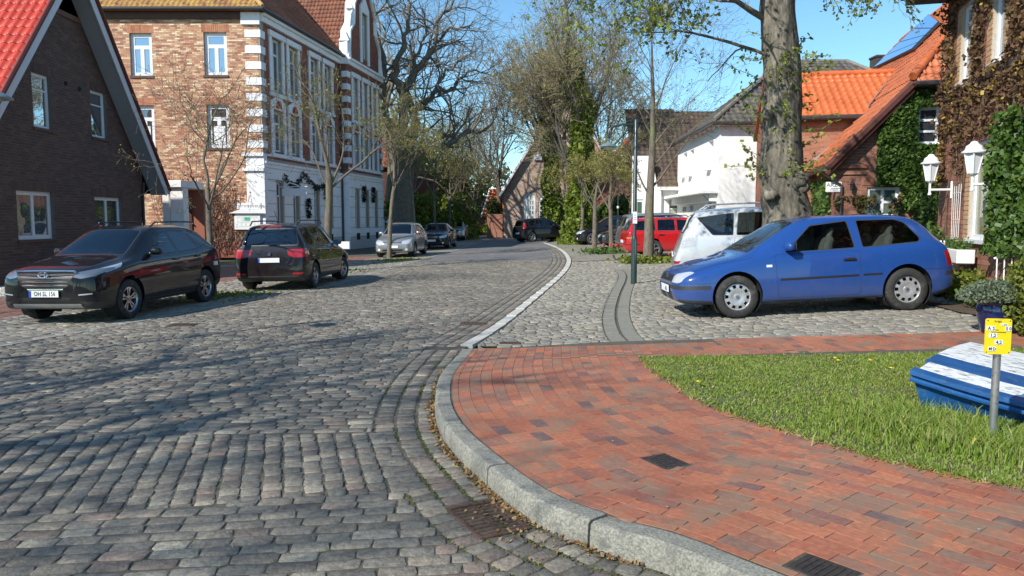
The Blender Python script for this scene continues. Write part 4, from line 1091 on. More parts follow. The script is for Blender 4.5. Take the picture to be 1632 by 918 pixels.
mb = MB(); mb.box(C0 + Vector((-.34, .14, GFZ / 2 + .1)), (.84, .40, GFZ + .2), None, .02); mb.build('corner_pier', WP, big)
bx_(frA, 12.08, 13.07, 3.95, 4.1, 0, .16, 'pier_band'); bx_(frA, 12.08, 13.07, 4.62, 4.78, 0, .16, 'pier_band'); bx_(frA, 12.2, 13.05, 10.45, 11.0, 0, .12, 'pier_band')
# gable copings: white scrolls
cop = gabp[2:]
for i in range(len(cop) - 1):
    A, B = frB2.p(*cop[i], -.15), frB2.p(*cop[i + 1], -.15)
    d_ = B - A; mid = (A + B) / 2; L_ = d_.length; d_.normalize(); M_ = Matrix((d_, frB2.n, d_.cross(frB2.n))).transposed()
    mb = MB(); mb.box(mid, (L_ + .06, .62, .16), M_, .015); mb.build('coping', WP, big)
for (a, z, w_, h_) in ((.25, 11.0, .5, 1.5), (L2 - .25, 11.0, .5, 1.5), (1.2, 13.3, .35, 1.1), (L2 - 1.2, 13.3, .35, 1.1)):
    mb = MB(); frB2.box(mb, a - w_ / 2, a + w_ / 2, z, z + h_ * .62, -.42, .1, .03); p = frB2.p(a, z + h_ * .62, -.16)
    mb.add([p + Vector((x * w_ * .6, y * .3, 0)) for x, y in ((-1, -1), (1, -1), (1, 1), (-1, 1))] + [p + Vector((0, 0, h_ * .45))], [(0, 1, 4), (1, 2, 4), (2, 3, 4), (3, 0, 4), (3, 2, 1, 0)]); mb.build('pinnacle', WP, big)
# volute patches on the near scroll (white field inside the outline)
mb = MB(); mb.prism([(0.02, 11.05), (.75, 11.05), (.6, 12.4), (1.15, 13.0), (1.3, 14.2), (.75, 13.6), (.5, 12.7)], frB2.p(0, 0, 0), frB2.ex, Vector((0, 0, 1)), .05); mb.build('scroll', WP, big)
# roofs: hipped end towards us (lichened), long slope to the street
e0 = C0 + Vector((.30, -.38, EZ + .02)); pitchr = math.tan(R(47))
HIP = 5.5
def rp(a, b, z): return Vector((C0.x + a, C0.y + b, Z0 + z))
wd = 12.5
ed = Vector((-1, 0, 0)); su = Vector((0, 1, pitchr))
tile_roof(e0, (-1, 0, 0), su, [(0, 0), (13.5, 0), (13.5 - 6, 6 * 1.47), (6.0, 6 * 1.47)], big, LICHT, 160, .23, .33, .085, slab=BROWNT)
nB = frB.n; e1 = C0 + nB * .30 + dB * -.38 + Vector((0, 0, EZ + .02)); sB = (-nB + Vector((0, 0, pitchr)))
Ls = 6 * math.sqrt(1 + pitchr ** 2)
tile_roof(e1, dB, sB, [(0, 0), (L1 + .45, 0), (L1 + .45, 9.0), (6, 9.0), (.45, .3)], big, BROWNT, 120, .23, .33, .085, slab=BLACK)
mb = MB(); pA = e0 + Vector((0, 0, .10)); pB = e0 + Vector((-6, 6, 6 * pitchr + .10)); mb.tube([pA, pB], .10, 8); mb.build('hip_tiles', mat('hip_tile_buff', (.42, .27, .10), .85, var=.3, vscale=4), big)
mb = MB(); mb.tube([e0 + Vector((.05, -.06, .0)), e0 + Vector((-13, -.06, 0))], .08, 10); mb.tube([e1 + nB * .06 + Vector((0, 0, 0)), e1 + dB * (L1 + .4) + nB * .06], .08, 10); mb.build('gutter', DARKGUT, big)
mb = MB(); frA.box(mb, 0, 12.2, EZ - .35, EZ - .02, 0, .14); mb.build('eaves_board', mat('dark_eaves', (.09, .05, .04), .8), big)
# roof behind the gable
e2 = frB2.p(0, 10.9, -.3)
for sgn in (0, 1):
    O_ = frB2.p(0 if sgn == 0 else L2, 10.85, -.35); up_ = (dB if sgn == 0 else -dB) * (L2 / 2) + Vector((0, 0, 5.2))
    tile_roof(O_, -nB, up_, rect(0, 7, 0, up_.length), big, BROWNT, 0, .23, .33, .085, slab=BLACK)
mb = MB(); q = frB.p(L1 - .12, 0, .12); mb.tube([q + Vector((0, 0, .1)), q + Vector((0, 0, 10.6))], .055, 8); mb.build('downpipe', DARKGUT, big)
q = C0 + Vector((0, 0, EZ)); mb = MB(); mb.box(C0 + Vector((-6, 8, EZ / 2 + 2)), (9, 12, EZ + 2)); mb.build('core', BLACK, big)
# garlands and wreaths on the white ground floor (things hung there)
GARM = leafmat('dark_garland_leaves', [(.012, .02, .012), (.02, .03, .018), (.03, .02, .015)], .6, .1)
def leafcloud(name, pts, size, m, parent=None):
    n_ = len(pts); q = np.array([(-.5, -.32, 0), (.5, -.32, 0), (.5, .32, 0), (-.5, .32, 0)]); P = np.array([tuple(p) for p in pts])
    a = rng.normal(size=(n_, 3)); a /= np.linalg.norm(a, axis=1)[:, None]; b = np.cross(a, rng.normal(size=(n_, 3))); b /= np.linalg.norm(b, axis=1)[:, None]
    s_ = size * rng.uniform(.6, 1.35, n_)[:, None]
    V = np.stack([P + a * s_ * q[k, 0] + b * s_ * q[k, 1] for k in range(4)], 1).reshape(-1, 3)
    if parent is not None:
        im = np.array(MW[parent.name].inverted()); V = V @ im[:3, :3].T + im[:3, 3]
    return link_mesh(name, np_mesh(name, V, np.arange(n_ * 4).reshape(-1, 4), m), parent)
gpts = []
gl = [(1.9, 3.85), (2.3, 3.5), (2.9, 3.35), (3.5, 3.6), (4.15, 4.1), (4.8, 3.7), (5.5, 3.4), (6.3, 3.45), (6.9, 3.7), (6.95, 3.3), (6.9, 2.9)]
for i in range(len(gl) - 1):
    for k in range(60):
        t = k / 60; gpts.append(frB.p(gl[i][0] + (gl[i + 1][0] - gl[i][0]) * t, gl[i][1] + (gl[i + 1][1] - gl[i][1]) * t, .16) + Vector(rng.normal(0, .07, 3)))
tag(leafcloud('garland', gpts, .09, GARM), 'dark leafy garland draped in swags over the white shop front', 'garland')
for nm, f, a, z, lab in (('wreath', frB, 4.6, 2.35, 'dark hanging garland wreath between the two shop windows'), ('wreath', frB2, 2.2, 3.3, 'dark oval wreath left of the middle ground floor window of the projecting wing'), ('wreath', frB2, 3.95, 3.3, 'dark oval wreath nearest the far corner of the white ground floor')):
    pts = [f.p(a + math.cos(t) * .15, z + math.sin(t) * .42, .16) + Vector(rng.normal(0, .05, 3)) for t in rng.uniform(0, 6.28, 320)]
    tag(leafcloud(nm, pts, .08, GARM), lab, 'wreath', 'wreaths on the white ground floor')
# hanging shop sign (white), sign board and notice case on the sunny wall
hs = empty('hanging_sign', frB.p(1.6, 3.3, 0), 0, 'small white hanging sign on an ornate bracket at the white shop corner', 'sign')
mb = MB(); c = frB.p(1.6, 3.05, .75); mb.box(c, (1.25, .05, .36), Matrix((frB.n, frB.ex, Vector((0, 0, 1)))).transposed(), .01); mb.build('panel', SIGNWHITE, hs)
mb = MB(); mb.tube([frB.p(1.6, 3.3, 0), frB.p(1.6, 3.32, 1.4)], .02, 6); mb.tube([frB.p(1.6, 3.3, .2), frB.p(1.6, 3.5, .5), frB.p(1.6, 3.42, .8), frB.p(1.6, 3.33, 1.0)], .03, 6); mb.build('bracket', SIGNWHITE, hs)
A0 = ax_(378, 323); A1 = ax_(421, 333)
sb = empty('sign_board', frA.p(A0[0], A1[1], .05), 0, 'narrow white name board with faint black letter lettering above the notice case', 'sign')
bx_(frA, A0[0], A1[0] - .12, A1[1], A0[1], .03, .09, 'panel', SIGNWHITE, sb, .006)
text_obj('Eisenmuseum', .26, frA.p((A0[0] + A1[0] - .12) / 2, (A0[1] + A1[1]) / 2, .093), frA.ex, (0, 0, 1), mat('faded_ink', (.22, .22, .22), .7), sb)
nc = empty('notice_case', frA.p(ax_(374, 345)[0], ax_(374, 366)[1], .05), 0, 'white glazed notice case with small pediment and one green notice', 'notice board')
B0 = ax_(375, 340); B1 = ax_(417, 366)
bx_(frA, B0[0], B1[0], B1[1], B0[1], .02, .16, 'case', SIGNWHITE, nc)
mb = MB(); mb.prism([(B0[0] - .2, B0[1]), (B1[0] + .2, B0[1]), ((B0[0] + B1[0]) / 2, B0[1] + .28)], frA.p(0, 0, .01), frA.ex, Vector((0, 0, 1)), .26); mb.build('pediment', SIGNWHITE, nc)
bx_(frA, B0[0] + .13, B1[0] - .13, B1[1] + .12, B0[1] - .13, .161, .164, 'back_board', mat('pale_board', (.62, .64, .62), .6), nc, 0)
mid = (B0[0] + B1[0]) / 2
bx_(frA, mid - .13, mid + .13, B0[1] - .33, B0[1] - .18, .166, .170, 'green_notice', mat('green_paper', (.05, .42, .25), .6), nc, 0)
for k in range(10):
    x = B0[0] + .24 + (k % 5) * .2; z = B0[1] - .3 - (k // 5) * .22
    if abs(x - mid) < .2 and k < 5: continue
    bx_(frA, x - .06, x + .06, z - .06, z + .06, .166, .169, 'paper', mat('paper_white', (.8, .8, .78), .7, var=.05), nc, 0)
# ---------------- dark brick building beyond, white gate pillars
db = empty('brick_building', (-8.5, 58, 0), 0, 'shadowy brown brick building behind the street trees beyond the white shop', 'building')
fD = Frame(at(590, 380, 60) * 1.0, (1, 0, 0)); fD.O.z = -.15
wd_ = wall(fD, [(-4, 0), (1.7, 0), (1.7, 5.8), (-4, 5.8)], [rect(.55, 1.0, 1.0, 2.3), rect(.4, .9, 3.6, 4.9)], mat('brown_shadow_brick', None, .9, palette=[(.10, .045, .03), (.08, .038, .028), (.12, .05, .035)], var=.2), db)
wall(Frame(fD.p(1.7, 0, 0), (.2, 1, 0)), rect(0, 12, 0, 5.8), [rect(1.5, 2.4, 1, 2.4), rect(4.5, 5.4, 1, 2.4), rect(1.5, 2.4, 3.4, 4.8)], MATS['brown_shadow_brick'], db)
for W in ((.55, 1.0, 1.0, 2.3), (.4, .9, 3.6, 4.9)): window(fD, *W, db, SIDE2, mat('dark_frame', (.05, .03, .025), .6), GLASS_DIM, .1, .06)
tile_roof(fD.p(-4, 5.8, .3), (1, 0, 0), (0, 1, 1), rect(0, 6.2, 0, 6), db, BROWNT, 0, .3, .4, .09, slab=BLACK)
for i, (u, lab) in enumerate(((598, 'white gate pillar with pointed cap next to the white shop corner'), (608.5, 'second white gate pillar with pointed cap from the shop corner'), (622, 'white gate pillar with pointed cap right behind the silver car'))):
    b_ = gp(u, 383); b_ = at(u, 380, 52); b_.z = Z0
    g_ = empty('gate_pillar', b_, 0, lab, 'gate pillar', 'white gate pillars')
    mb = MB(); mb.box(b_ + Vector((0, 0, .78)), (.38, .38, 1.56), None, .02); mb.build('shaft', WP, g_)
    mb = MB(); q = b_ + Vector((0, 0, 1.56)); mb.add([q + Vector((x * .26, y * .26, 0)) for x, y in ((-1, -1), (1, -1), (1, 1), (-1, 1))] + [q + Vector((0, 0, .42))], [(0, 1, 4), (1, 2, 4), (2, 3, 4), (3, 0, 4), (3, 2, 1, 0)]); mb.build('cap', WP, g_)
# ================================================================ BUILDINGS, RIGHT SIDE
RB2 = mat('brown_red_brick', None, .82, palette=[(.26, .105, .065), (.31, .13, .08), (.22, .09, .06), (.35, .16, .10), (.28, .12, .075), (.24, .10, .07)], var=.2, vscale=25, bump=.35, bscale=90)
YB = mat('yellow_brick_jamb', None, .82, palette=[(.46, .27, .14), (.52, .33, .18), (.40, .23, .12)], var=.15, vscale=25, bump=.3, bscale=90)
LMORT = mat('light_mortar', (.40, .36, .30), .95, var=.15, vscale=30)
ORT = mat('orange_pantile', None, .6, palette=[(.46, .125, .045), (.50, .145, .055), (.42, .11, .042), (.47, .135, .05), (.53, .165, .065), (.40, .105, .045)], var=.12, vscale=10, big=.1, dirt=((.30, .12, .06), .15, 2))
ORT2 = mat('fresh_orange_pantile', None, .5, palette=[(.52, .125, .035), (.56, .145, .042), (.48, .115, .033)], var=.1, vscale=10, big=.06)
DKT = mat('grey_brown_tile', None, .8, palette=[(.085, .078, .068), (.11, .10, .088), (.07, .064, .058), (.13, .12, .10)], var=.25, vscale=9, dirt=((.16, .14, .09), .3, 3))
BRT = mat('dark_brown_tile', None, .8, palette=[(.075, .05, .038), (.095, .062, .045), (.06, .042, .034), (.11, .075, .05)], var=.25, vscale=9, dirt=((.13, .11, .05), .35, 2))

# ---------------- vine covered brick villa at the right edge
VC = Vector((8.02, 14.35, .2)); vex = Vector((-.27, -.963, 0)).normalized()
villa = empty('brick_villa', VC, 0, 'old brick villa overgrown with brown dead vine and yellow leaves at the right edge', 'house')
fV = Frame(VC, vex)
def onf(f, u, v):
    d = ray(u, v); t = (f.O - Vector((0, 0, CAMH))).dot(f.n) / d.dot(f.n); P = d * t + Vector((0, 0, CAMH)); return (P - f.O).dot(f.ex), P.z - f.O.z
def wf(f, uL, uR, vt, vb): a, t = onf(f, uL, vt); a2, b = onf(f, uL, vb); c, _ = onf(f, uR, vt); return (a, c, b, t)
VW1 = wf(fV, 1535, 1551, 14, 131); VW2 = wf(fV, 1587, 1606, -30, 99); VW3 = wf(fV, 1550, 1583, 226, 381)
VH = 5.6
hv = [rect(*w) for w in (VW1, VW2, VW3)]
vout = rect(0, 7.5, 0, VH)
vw = wall(fV, vout, hv, LMORT, villa, 'front_wall', .3)
jam = []
for w in (VW1, VW2, VW3): jam.append(rect(w[0] - .25, w[0] - .004, w[2], w[3])); jam.append(rect(w[1] + .004, w[1] + .25, w[2], w[3]))
brickwork(fV, vout, hv + jam, RB2, vw, 300, .245, .0775, .008)
for j in jam: brickwork(fV, j, [], YB, vw, 0, .25, .0775, .010, name='jamb_brick', rest='jamb_bricks')
brickwork(Frame(VC + Vector((6, 1.6, 0)), (-.965, -.26, 0)), rect(0, 6.2, 0, VH), [], RB2, wall(Frame(VC + Vector((6, 1.6, 0)), (-.965, -.26, 0)), rect(0, 6.2, 0, VH), [], LMORT, villa, 'end_wall'), 0)
CURT = pane_mat('glass_with_pale_curtain', (.20, .20, .09), .10)
for w, gl in ((VW1, GLASS_DIM), (VW2, GLASS_MID), (VW3, CURT)):
    wi = window(fV, *w, villa, [(0, 1, 0, .78), (0, 1, .78, 1)], PVC, gl, .05, .10, mull=.05, silld=.07)
W = VW3; mb = MB()
for q in range(9): fV.box(mb, W[0] - .2 + (q) * .085, W[0] - .2 + q * .085 + .07, W[3] + .004, W[3] + .25, -.05, .012)
tag(mb.build('brick_lintels', RB2, vw), kind='stuff')
# roof with wide dark eaves
TH = mat('dark_shingle', None, .85, palette=[(.10, .095, .085), (.14, .13, .115), (.075, .07, .065)], var=.3, vscale=12, bump=.5, bscale=30)
eo = VC + fV.n * .62 - vex * .55 + Vector((0, 0, VH + .06)); mb = MB()
upv = -fV.n + Vector((0, 0, .95)); tile_roof(eo, vex, upv, [(0, 0), (9, 0), (9, 5), (3.3, 5)], villa, TH, 0, .3, .22, .05, 'flat', slab=BLACK)
mb = MB(); fV.box(mb, -.55, 8.4, VH - .10, VH + .06, -.3, .62); mb.build('soffit', mat('dark_soffit', (.045, .045, .045), .7), villa)
mb = MB(); mb.tube([eo + Vector((0, 0, .0)) + fV.n * .05, eo + vex * 9 + fV.n * .05], .07, 10); mb.build('gutter', DARKGUT, villa)
mb = MB(); fV.box(mb, -.02, 7.5, onf(fV, 1500, 163)[1] - .05, onf(fV, 1500, 163)[1] + .03, -.02, .06); mb.build('string_course', DARKGUT, villa)
mb = MB(); mb.box(VC + Vector((3.6, -2.2, VH / 2)), (5.2, 7, VH - .2)); mb.build('core', BLACK, villa)
# vine: brown with yellow tufts
VINE = leafmat('dead_vine_leaves', [(.07, .038, .022), (.11, .06, .032), (.15, .08, .042), (.09, .05, .03), (.20, .115, .05), (.06, .036, .024), (.24, .16, .06), (.13, .075, .045)], .75, .2)
YVINE = leafmat('yellow_vine_leaves', [(.42, .30, .04), (.50, .38, .06), (.30, .26, .04), (.38, .20, .04)], .6, .3)
STEMM = mat('vine_stem', (.12, .08, .055), .9, var=.3, vscale=30)
def inr(a, z, R_): return R_[0][0] - .03 < a < R_[1][0] + .03 and R_[0][1] - .03 < z < R_[2][1] + .03
vine = empty('climbing_vine', VC + fV.n * .05, 0, 'brown leafless looking vine with yellow tufts covering the villa wall', 'climbing plant')
pts, yp = [], []
zlow = lambda a: 2.35 + .35 * math.sin(a * 2.1) + (.5 if VW3[0] - .3 < a < VW3[1] + .2 else 0)
while len(pts) < 10500:
    a, z = random.uniform(0, 7.3), random.uniform(1.6, VH)
    if any(inr(a, z, h) for h in hv): continue
    q = noise.noise(Vector((a * 1.6, z * 1.6, 3)))
    if z < zlow(a) + q * .9: continue
    if any(inr(a, z, j) for j in jam) and q < .22: continue
    dn = noise.noise(Vector((a * 4.5, z * 4.5, 9)))
    if dn < -.25 + .1 * random.random(): continue
    dd = .03 + .12 * abs(random.gauss(0, .6)) * (.6 + dn)
    (yp if (noise.noise(Vector((a * 2.2, z * 2.2, 20))) > .2 and random.random() < .3) else pts).append(fV.p(a, z, dd))
leafcloud('dead_leaves', pts, .058, VINE, vine)['kind'] = 'stuff'; leafcloud('yellow_leaves', yp, .055, YVINE, vine)['kind'] = 'stuff'
mb = MB()
for s_ in range(46):
    a = random.uniform(.1, 7); z = random.uniform(.2, 2.6) if s_ < 14 else random.uniform(2, 4.6); P = []; dx = random.uniform(-.08, .08)
    if s_ < 14 and VW3[0] - .3 < a < VW3[1] + .3: a = VW3[0] - .45
    for k in range(12):
        P.append(fV.p(a, z, .03 + .02 * random.random())); a += dx + random.uniform(-.06, .06); z += random.uniform(.05, .28)
        if z > VH: break
        if any(inr(a, z, h) for h in hv): break
    if len(P) > 2: mb.tube(P, [.014 * (1 - .6 * k / len(P)) for k in range(len(P))], 5)
mb.build('stems', STEMM, vine)
IVY = leafmat('green_ivy_leaves', [(.035, .075, .015), (.055, .11, .02), (.09, .16, .03), (.045, .09, .018), (.14, .22, .045), (.03, .06, .014)], .38, .2)
ivy = empty('ivy', fV.p(onf(fV, 1600, 300)[0], 0, .1), 0, 'thick glossy green ivy on the villa wall right of the second lantern', 'ivy')
pts = []
a0, a1 = onf(fV, 1594, 300)[0], 5.6
while len(pts) < 5200:
    a, z = random.uniform(a0, a1), random.uniform(.9, 2.9)
    e = a0 + .12 * math.sin(z * 5) + .1 * noise.noise(Vector((z * 3, 0, 0))) + max(0, 1.2 - z) * .3
    if a < e: continue
    pts.append(fV.p(a, z, .06 + .16 * random.random() + .07 * noise.noise(Vector((a * 3, z * 3, 4)))))
leafcloud('ivy_leaves', pts, .075, IVY, ivy)['kind'] = 'stuff'
# lanterns
for (u, v, lab) in ((1503, 270, 'white hexagonal wall lantern at the villa corner above the trellis, left of the pair'), (1580, 252, 'white hexagonal wall lantern beside the tall villa window, next to the green ivy')):
    au, zu = onf(fV, u + 17, v)
    bz = onf(fV, u + 17, 302 if u < 1550 else 293)[1]
    off = .36
    base = fV.p(au - .02, bz, 0); ln = empty('wall_lantern', base, 0, lab, 'lantern', 'pair of wall lanterns on the villa')
    c = base + fV.n * off
    mb = MB(); mb.tube([base, c], .022, 8); mb.box(base + fV.n * .015, (.04, .03, .30), fV.M(), .005); mb.tube([c + Vector((0, 0, -.09)), c + Vector((0, 0, .13))], .020, 8); mb.lathe([(0, -.10), (.03, -.09), (.03, -.06), (.02, -.05)], 10, c=c); mb.build('bracket', WHITE, ln)
    mb = MB(); mb.lathe([(.0, .12), (.035, .125), (.06, .145), (.072, .16)], 12, c=c); mb.lathe([(.165, .455), (.17, .475), (.125, .50), (.105, .56), (.06, .59), (.045, .62), (0, .635)], 12, c=c); mb.build('cap', WHITE, ln, smooth_=True, sharp=40)
    mb = MB()
    for k in range(6):
        a, b = k * math.pi / 3, (k + 1) * math.pi / 3
        A, B = Vector((math.cos(a), math.sin(a), 0)), Vector((math.cos(b), math.sin(b), 0))
        mb.tube([c + A * .075 + Vector((0, 0, .16)), c + A * .14 + Vector((0, 0, .46))], .010, 5)
    mb.lathe([(.135, .45), (.15, .455), (.15, .465), (.13, .468)], 12, c=c); mb.build('cage', WHITE, ln)
    mb = MB()
    for k in range(6):
        a, b = k * math.pi / 3, (k + 1) * math.pi / 3
        A, B = Vector((math.cos(a), math.sin(a), 0)), Vector((math.cos(b), math.sin(b), 0))
        mb.add([c + A * .07 + Vector((0, 0, .16)), c + B * .07 + Vector((0, 0, .16)), c + B * .132 + Vector((0, 0, .46)), c + A * .132 + Vector((0, 0, .46))], [(0, 1, 2, 3)])
    mb.build('glass', mat('frosted_glass', (.62, .64, .66), .25, var=.03), ln)
# trellis, window box, white cabinet
tr = empty('trellis', fV.p(onf(fV, 1527, 400)[0], 0, .05), 0, 'narrow white fan trellis on the villa wall below the left lantern', 'trellis')
a0, a1 = onf(fV, 1519, 400)[0], onf(fV, 1533, 400)[0]
for k in range(5):
    t = k / 4; mb = MB(); mb.tube([fV.p(a0 + .12 + (a1 - a0 - .24) * t, .15, .05), fV.p(a0 + (a1 - a0) * t, 2.0, .06)], .005, 5); mb.build('rod', WHITE, tr)
for z in (.5, .95, 1.4, 1.85):
    mb = MB(); e = .12 * (1 - z / 2); mb.tube([fV.p(a0 + e, z, .06), fV.p(a1 - e, z, .06)], .006, 5); mb.build('crossbar', WHITE, tr)
wb_ = empty('window_box', fV.p(VW3[0], VW3[2] - .2, .1), 0, 'white window box with small plants under the tall villa window', 'planter')
mb = MB(); fV.box(mb, VW3[0] - .45, VW3[0] + .75, VW3[2] - .38, VW3[2] - .16, .08, .34, .012); mb.build('box', WHITE, wb_)
GRN = leafmat('mid_green_leaves', [(.05, .10, .02), (.08, .15, .03), (.12, .20, .04), (.06, .11, .03), (.16, .25, .06)], .5, .3)
leafcloud('flowers', [fV.p(random.uniform(VW3[0] - .42, VW3[0] + .7), VW3[2] - .16 + abs(random.gauss(0, .06)) + (.1 * random.random() if random.random() < .4 else 0), .21 + random.gauss(0, .06)) for _ in range(420)], .04, GRN, wb_)['kind'] = 'stuff'
ca = onf(fV, 1497, 388)
mb = MB(); p = Vector((7.55, 13.6, .2)); mb.box(p + Vector((0, 0, .82)), (.34, .3, .42), fV.M(), .015); mb.box(p + Vector((0, 0, .3)), (.28, .24, .62), fV.M(), .01)
tag(mb.build('meter_cabinet', WHITE), 'plain white cabinet at the villa corner just behind the blue car tail', 'cabinet')
# bench at the far right
bn = empty('garden_chair', (6.55, 9.9, .2), 0, 'white cast garden chair by the ivy at the right edge', 'chair'); bf_ = Frame(Vector((6.50, 10.15, .2)), (.9, -.45, 0))
mb = MB(); bf_.box(mb, 0, .6, .42, .46, -.42, .0, .006); mb.build('seat', WHITE, bn)
mb = MB()
for k in range(7): mb.tube([bf_.p(.04 + k * .087, .46, -.42), bf_.p(.04 + k * .087, .88 + .05 * math.sin(k * math.pi / 6), -.46)], .009, 5)
mb.tube([bf_.p(0, .86, -.46), bf_.p(.15, .92, -.46), bf_.p(.3, .95, -.46), bf_.p(.45, .92, -.46), bf_.p(.6, .86, -.46)], .014, 6); mb.build('backrest', WHITE, bn)
for (x, d) in ((.03, -.03), (.57, -.03), (.03, -.4), (.57, -.4)): mb = MB(); mb.tube([bf_.p(x, 0, d), bf_.p(x, .43, d)], .014, 6); mb.build('leg', WHITE, bn)

# ---------------- house with the long orange roof
G0 = Vector((8.95, 21.1, .15)); E_ = Vector((.979, -.206, 0)).normalized(); D_ = Vector((.206, .979, 0)).normalized()
oh = empty('brick_house', G0, 0, 'brick house under a long orange pantile roof, its gable covered with green ivy', 'house')
fG = Frame(G0, E_)
def gl_p(q, a, z): return G0 + E_ * q + D_ * a + Vector((0, 0, z))
zE, zH, zR = 3.1, 5.0, 9.52; qH, qR = 1.75, 5.75
GW1 = wf(fG, 1382, 1434, 298, 346); GW2 = (onf(fG, 1462, 200)[0], onf(fG, 1462, 200)[0] + 1.0, onf(fG, 1462, 230)[1], onf(fG, 1462, 171)[1])
gout = [(0, 0), (11.5, 0), (11.5, zE), (9.75, zH), (qH, zH), (.0, zE)]
gh_ = [rect(*GW1), rect(*GW2)]
gw = wall(fG, gout, gh_, LMORT, oh, 'gable_wall', .3)
brickwork(fG, gout, gh_, RB2, gw, 300, .25, .08, .010)
window(fG, *GW1, oh, GRID22, PVC, pane_mat('green_curtain_glass', (.10, .14, .12), .12), .05, .10, mull=.07)
window(fG, *GW2, oh, GRID23, PVC, GLASS_DIM, .05, .09, mull=.06)
mb = MB(); nn = 16
for q in range(nn): x = GW1[0] - .15 + (q + .5) * (GW1[1] - GW1[0] + .3) / nn; fG.box(mb, x - .035, x + .035, GW1[3] + .05, GW1[3] + .28, -.05, .03)
tag(mb.build('brick_lintels', RB2, gw), kind='stuff')
fL = Frame(gl_p(.0, 16, 0), -D_); lw_ = wall(fL, rect(0, 16, 0, zE), [rect(9, 10, 1, 2)], LMORT, oh, 'side_wall', .3)
brickwork(fL, rect(0, 16, 0, zE), [rect(9, 10, 1, 2)], RB2, lw_, 0, .25, .08, .01)
window(fL, 9, 10, 1, 2, oh, GRID22, PVC, GLASS_DIM, .06, .08)
s1 = math.hypot(1, .82); q0 = -.32
def eu(sl): return (E_ + Vector((0, 0, sl))).normalized()
sl1 = 1.05; zq0 = zH - (qH - q0) * sl1
O1 = gl_p(q0, -.28, zq0 + .12); l1 = (qH - q0) * math.hypot(1, sl1)
ww = (5.9 - .0)
tile_roof(O1, D_, eu(sl1), rect(0, 16.5, 0, l1), oh, ORT, 150, .215, .33, .085, slab=mat('batten', (.12, .05, .03), .9))
sl2 = (zR - zH) / (qR - qH); O2 = gl_p(qH - .02, -.28, zH + .13); l2 = (qR - qH) * math.hypot(1, sl2); 
tile_roof(O2, D_, eu(sl2), [(0, 0), (16.5, 0), (16.5, l2), (4.9, l2)], oh, ORT, 150, .215, .33, .085, slab=mat('batten', (.12, .05, .03), .9))
O3 = gl_p(qH - .05, -.45, zH + .02); uh = (D_ + Vector((0, 0, .98))).normalized(); lh = 4.6 * math.hypot(1, .98)
tile_roof(O3, E_, uh, [(0, 0), (8.1, 0), (4.05, lh + .3)], oh, ORT, 0, .215, .33, .085, slab=mat('batten', (.12, .05, .03), .9))
mb = MB(); mb.prism([(qR, zR), (qR + 7, zE), (qR + 7, zE - .2), (qR, zR - .2)], gl_p(0, 4.6, 0), E_, Vector((0, 0, 1)), -11.5); mb.build('far_slope', ORT, oh)
mb = MB(); n_ = 18
A, B = gl_p(qH - .05, -.4, zH + .20), gl_p(qR, 4.5, zR + .16)
for k in range(n_):
    t0, t1 = k / n_, (k + 1) / n_; mb.tube([A.lerp(B, t0), A.lerp(B, t1 + .01)], [.115, .095], 8)
mb.build('hip_tiles', ORT2, oh, smooth_=True, sharp=50)
mb = MB(); A, B = gl_p(qR, 4.5, zR + .14), gl_p(qR, 16.3, zR + .14)
for k in range(30): mb.tube([A.lerp(B, k / 30), A.lerp(B, (k + 1.02) / 30)], [.12, .10], 8)
mb.build('ridge_tiles', ORT, oh, smooth_=True, sharp=50)
VD = mat('dark_red_verge', (.10, .03, .02), .7, var=.2)
for (qa, za, qb, zb_) in ((q0, zq0, qH, zH),):
    A, B = gl_p(qa, -.30, za + .02), gl_p(qb, -.30, zb_ + .03); mb = MB(); mb.tube([A, B], .11, 6); mb.tube([A + Vector((0, 0, -.16)) + D_ * .06, B + Vector((0, 0, -.16)) + D_ * .06], .09, 6); mb.build('verge', VD, oh)
mb = MB(); mb.tube([gl_p(q0 - .05, -.32, zq0 + .02), gl_p(q0 - .05, 16, zq0 + .02)], .08, 10); mb.tube([gl_p(q0, -.3, zq0), gl_p(q0 + .15, -.14, zq0 - .25), gl_p(.12, -.06, zq0 - .45), gl_p(.12, -.06, 0)], .04, 8); mb.tube([gl_p(qH, -.5, zH), gl_p(9.8, -.5, zH)], .07, 8); mb.build('gutter', DARKGUT, oh)
# dentil courses under the verge foot
for k, z in enumerate((zE - .25, zE - .42)): mb = MB(); fG.box(mb, -.1, .75, z, z + .1, -.02, .05 + .03 * (1 - k)); mb.build('corbel', RB2, gw)
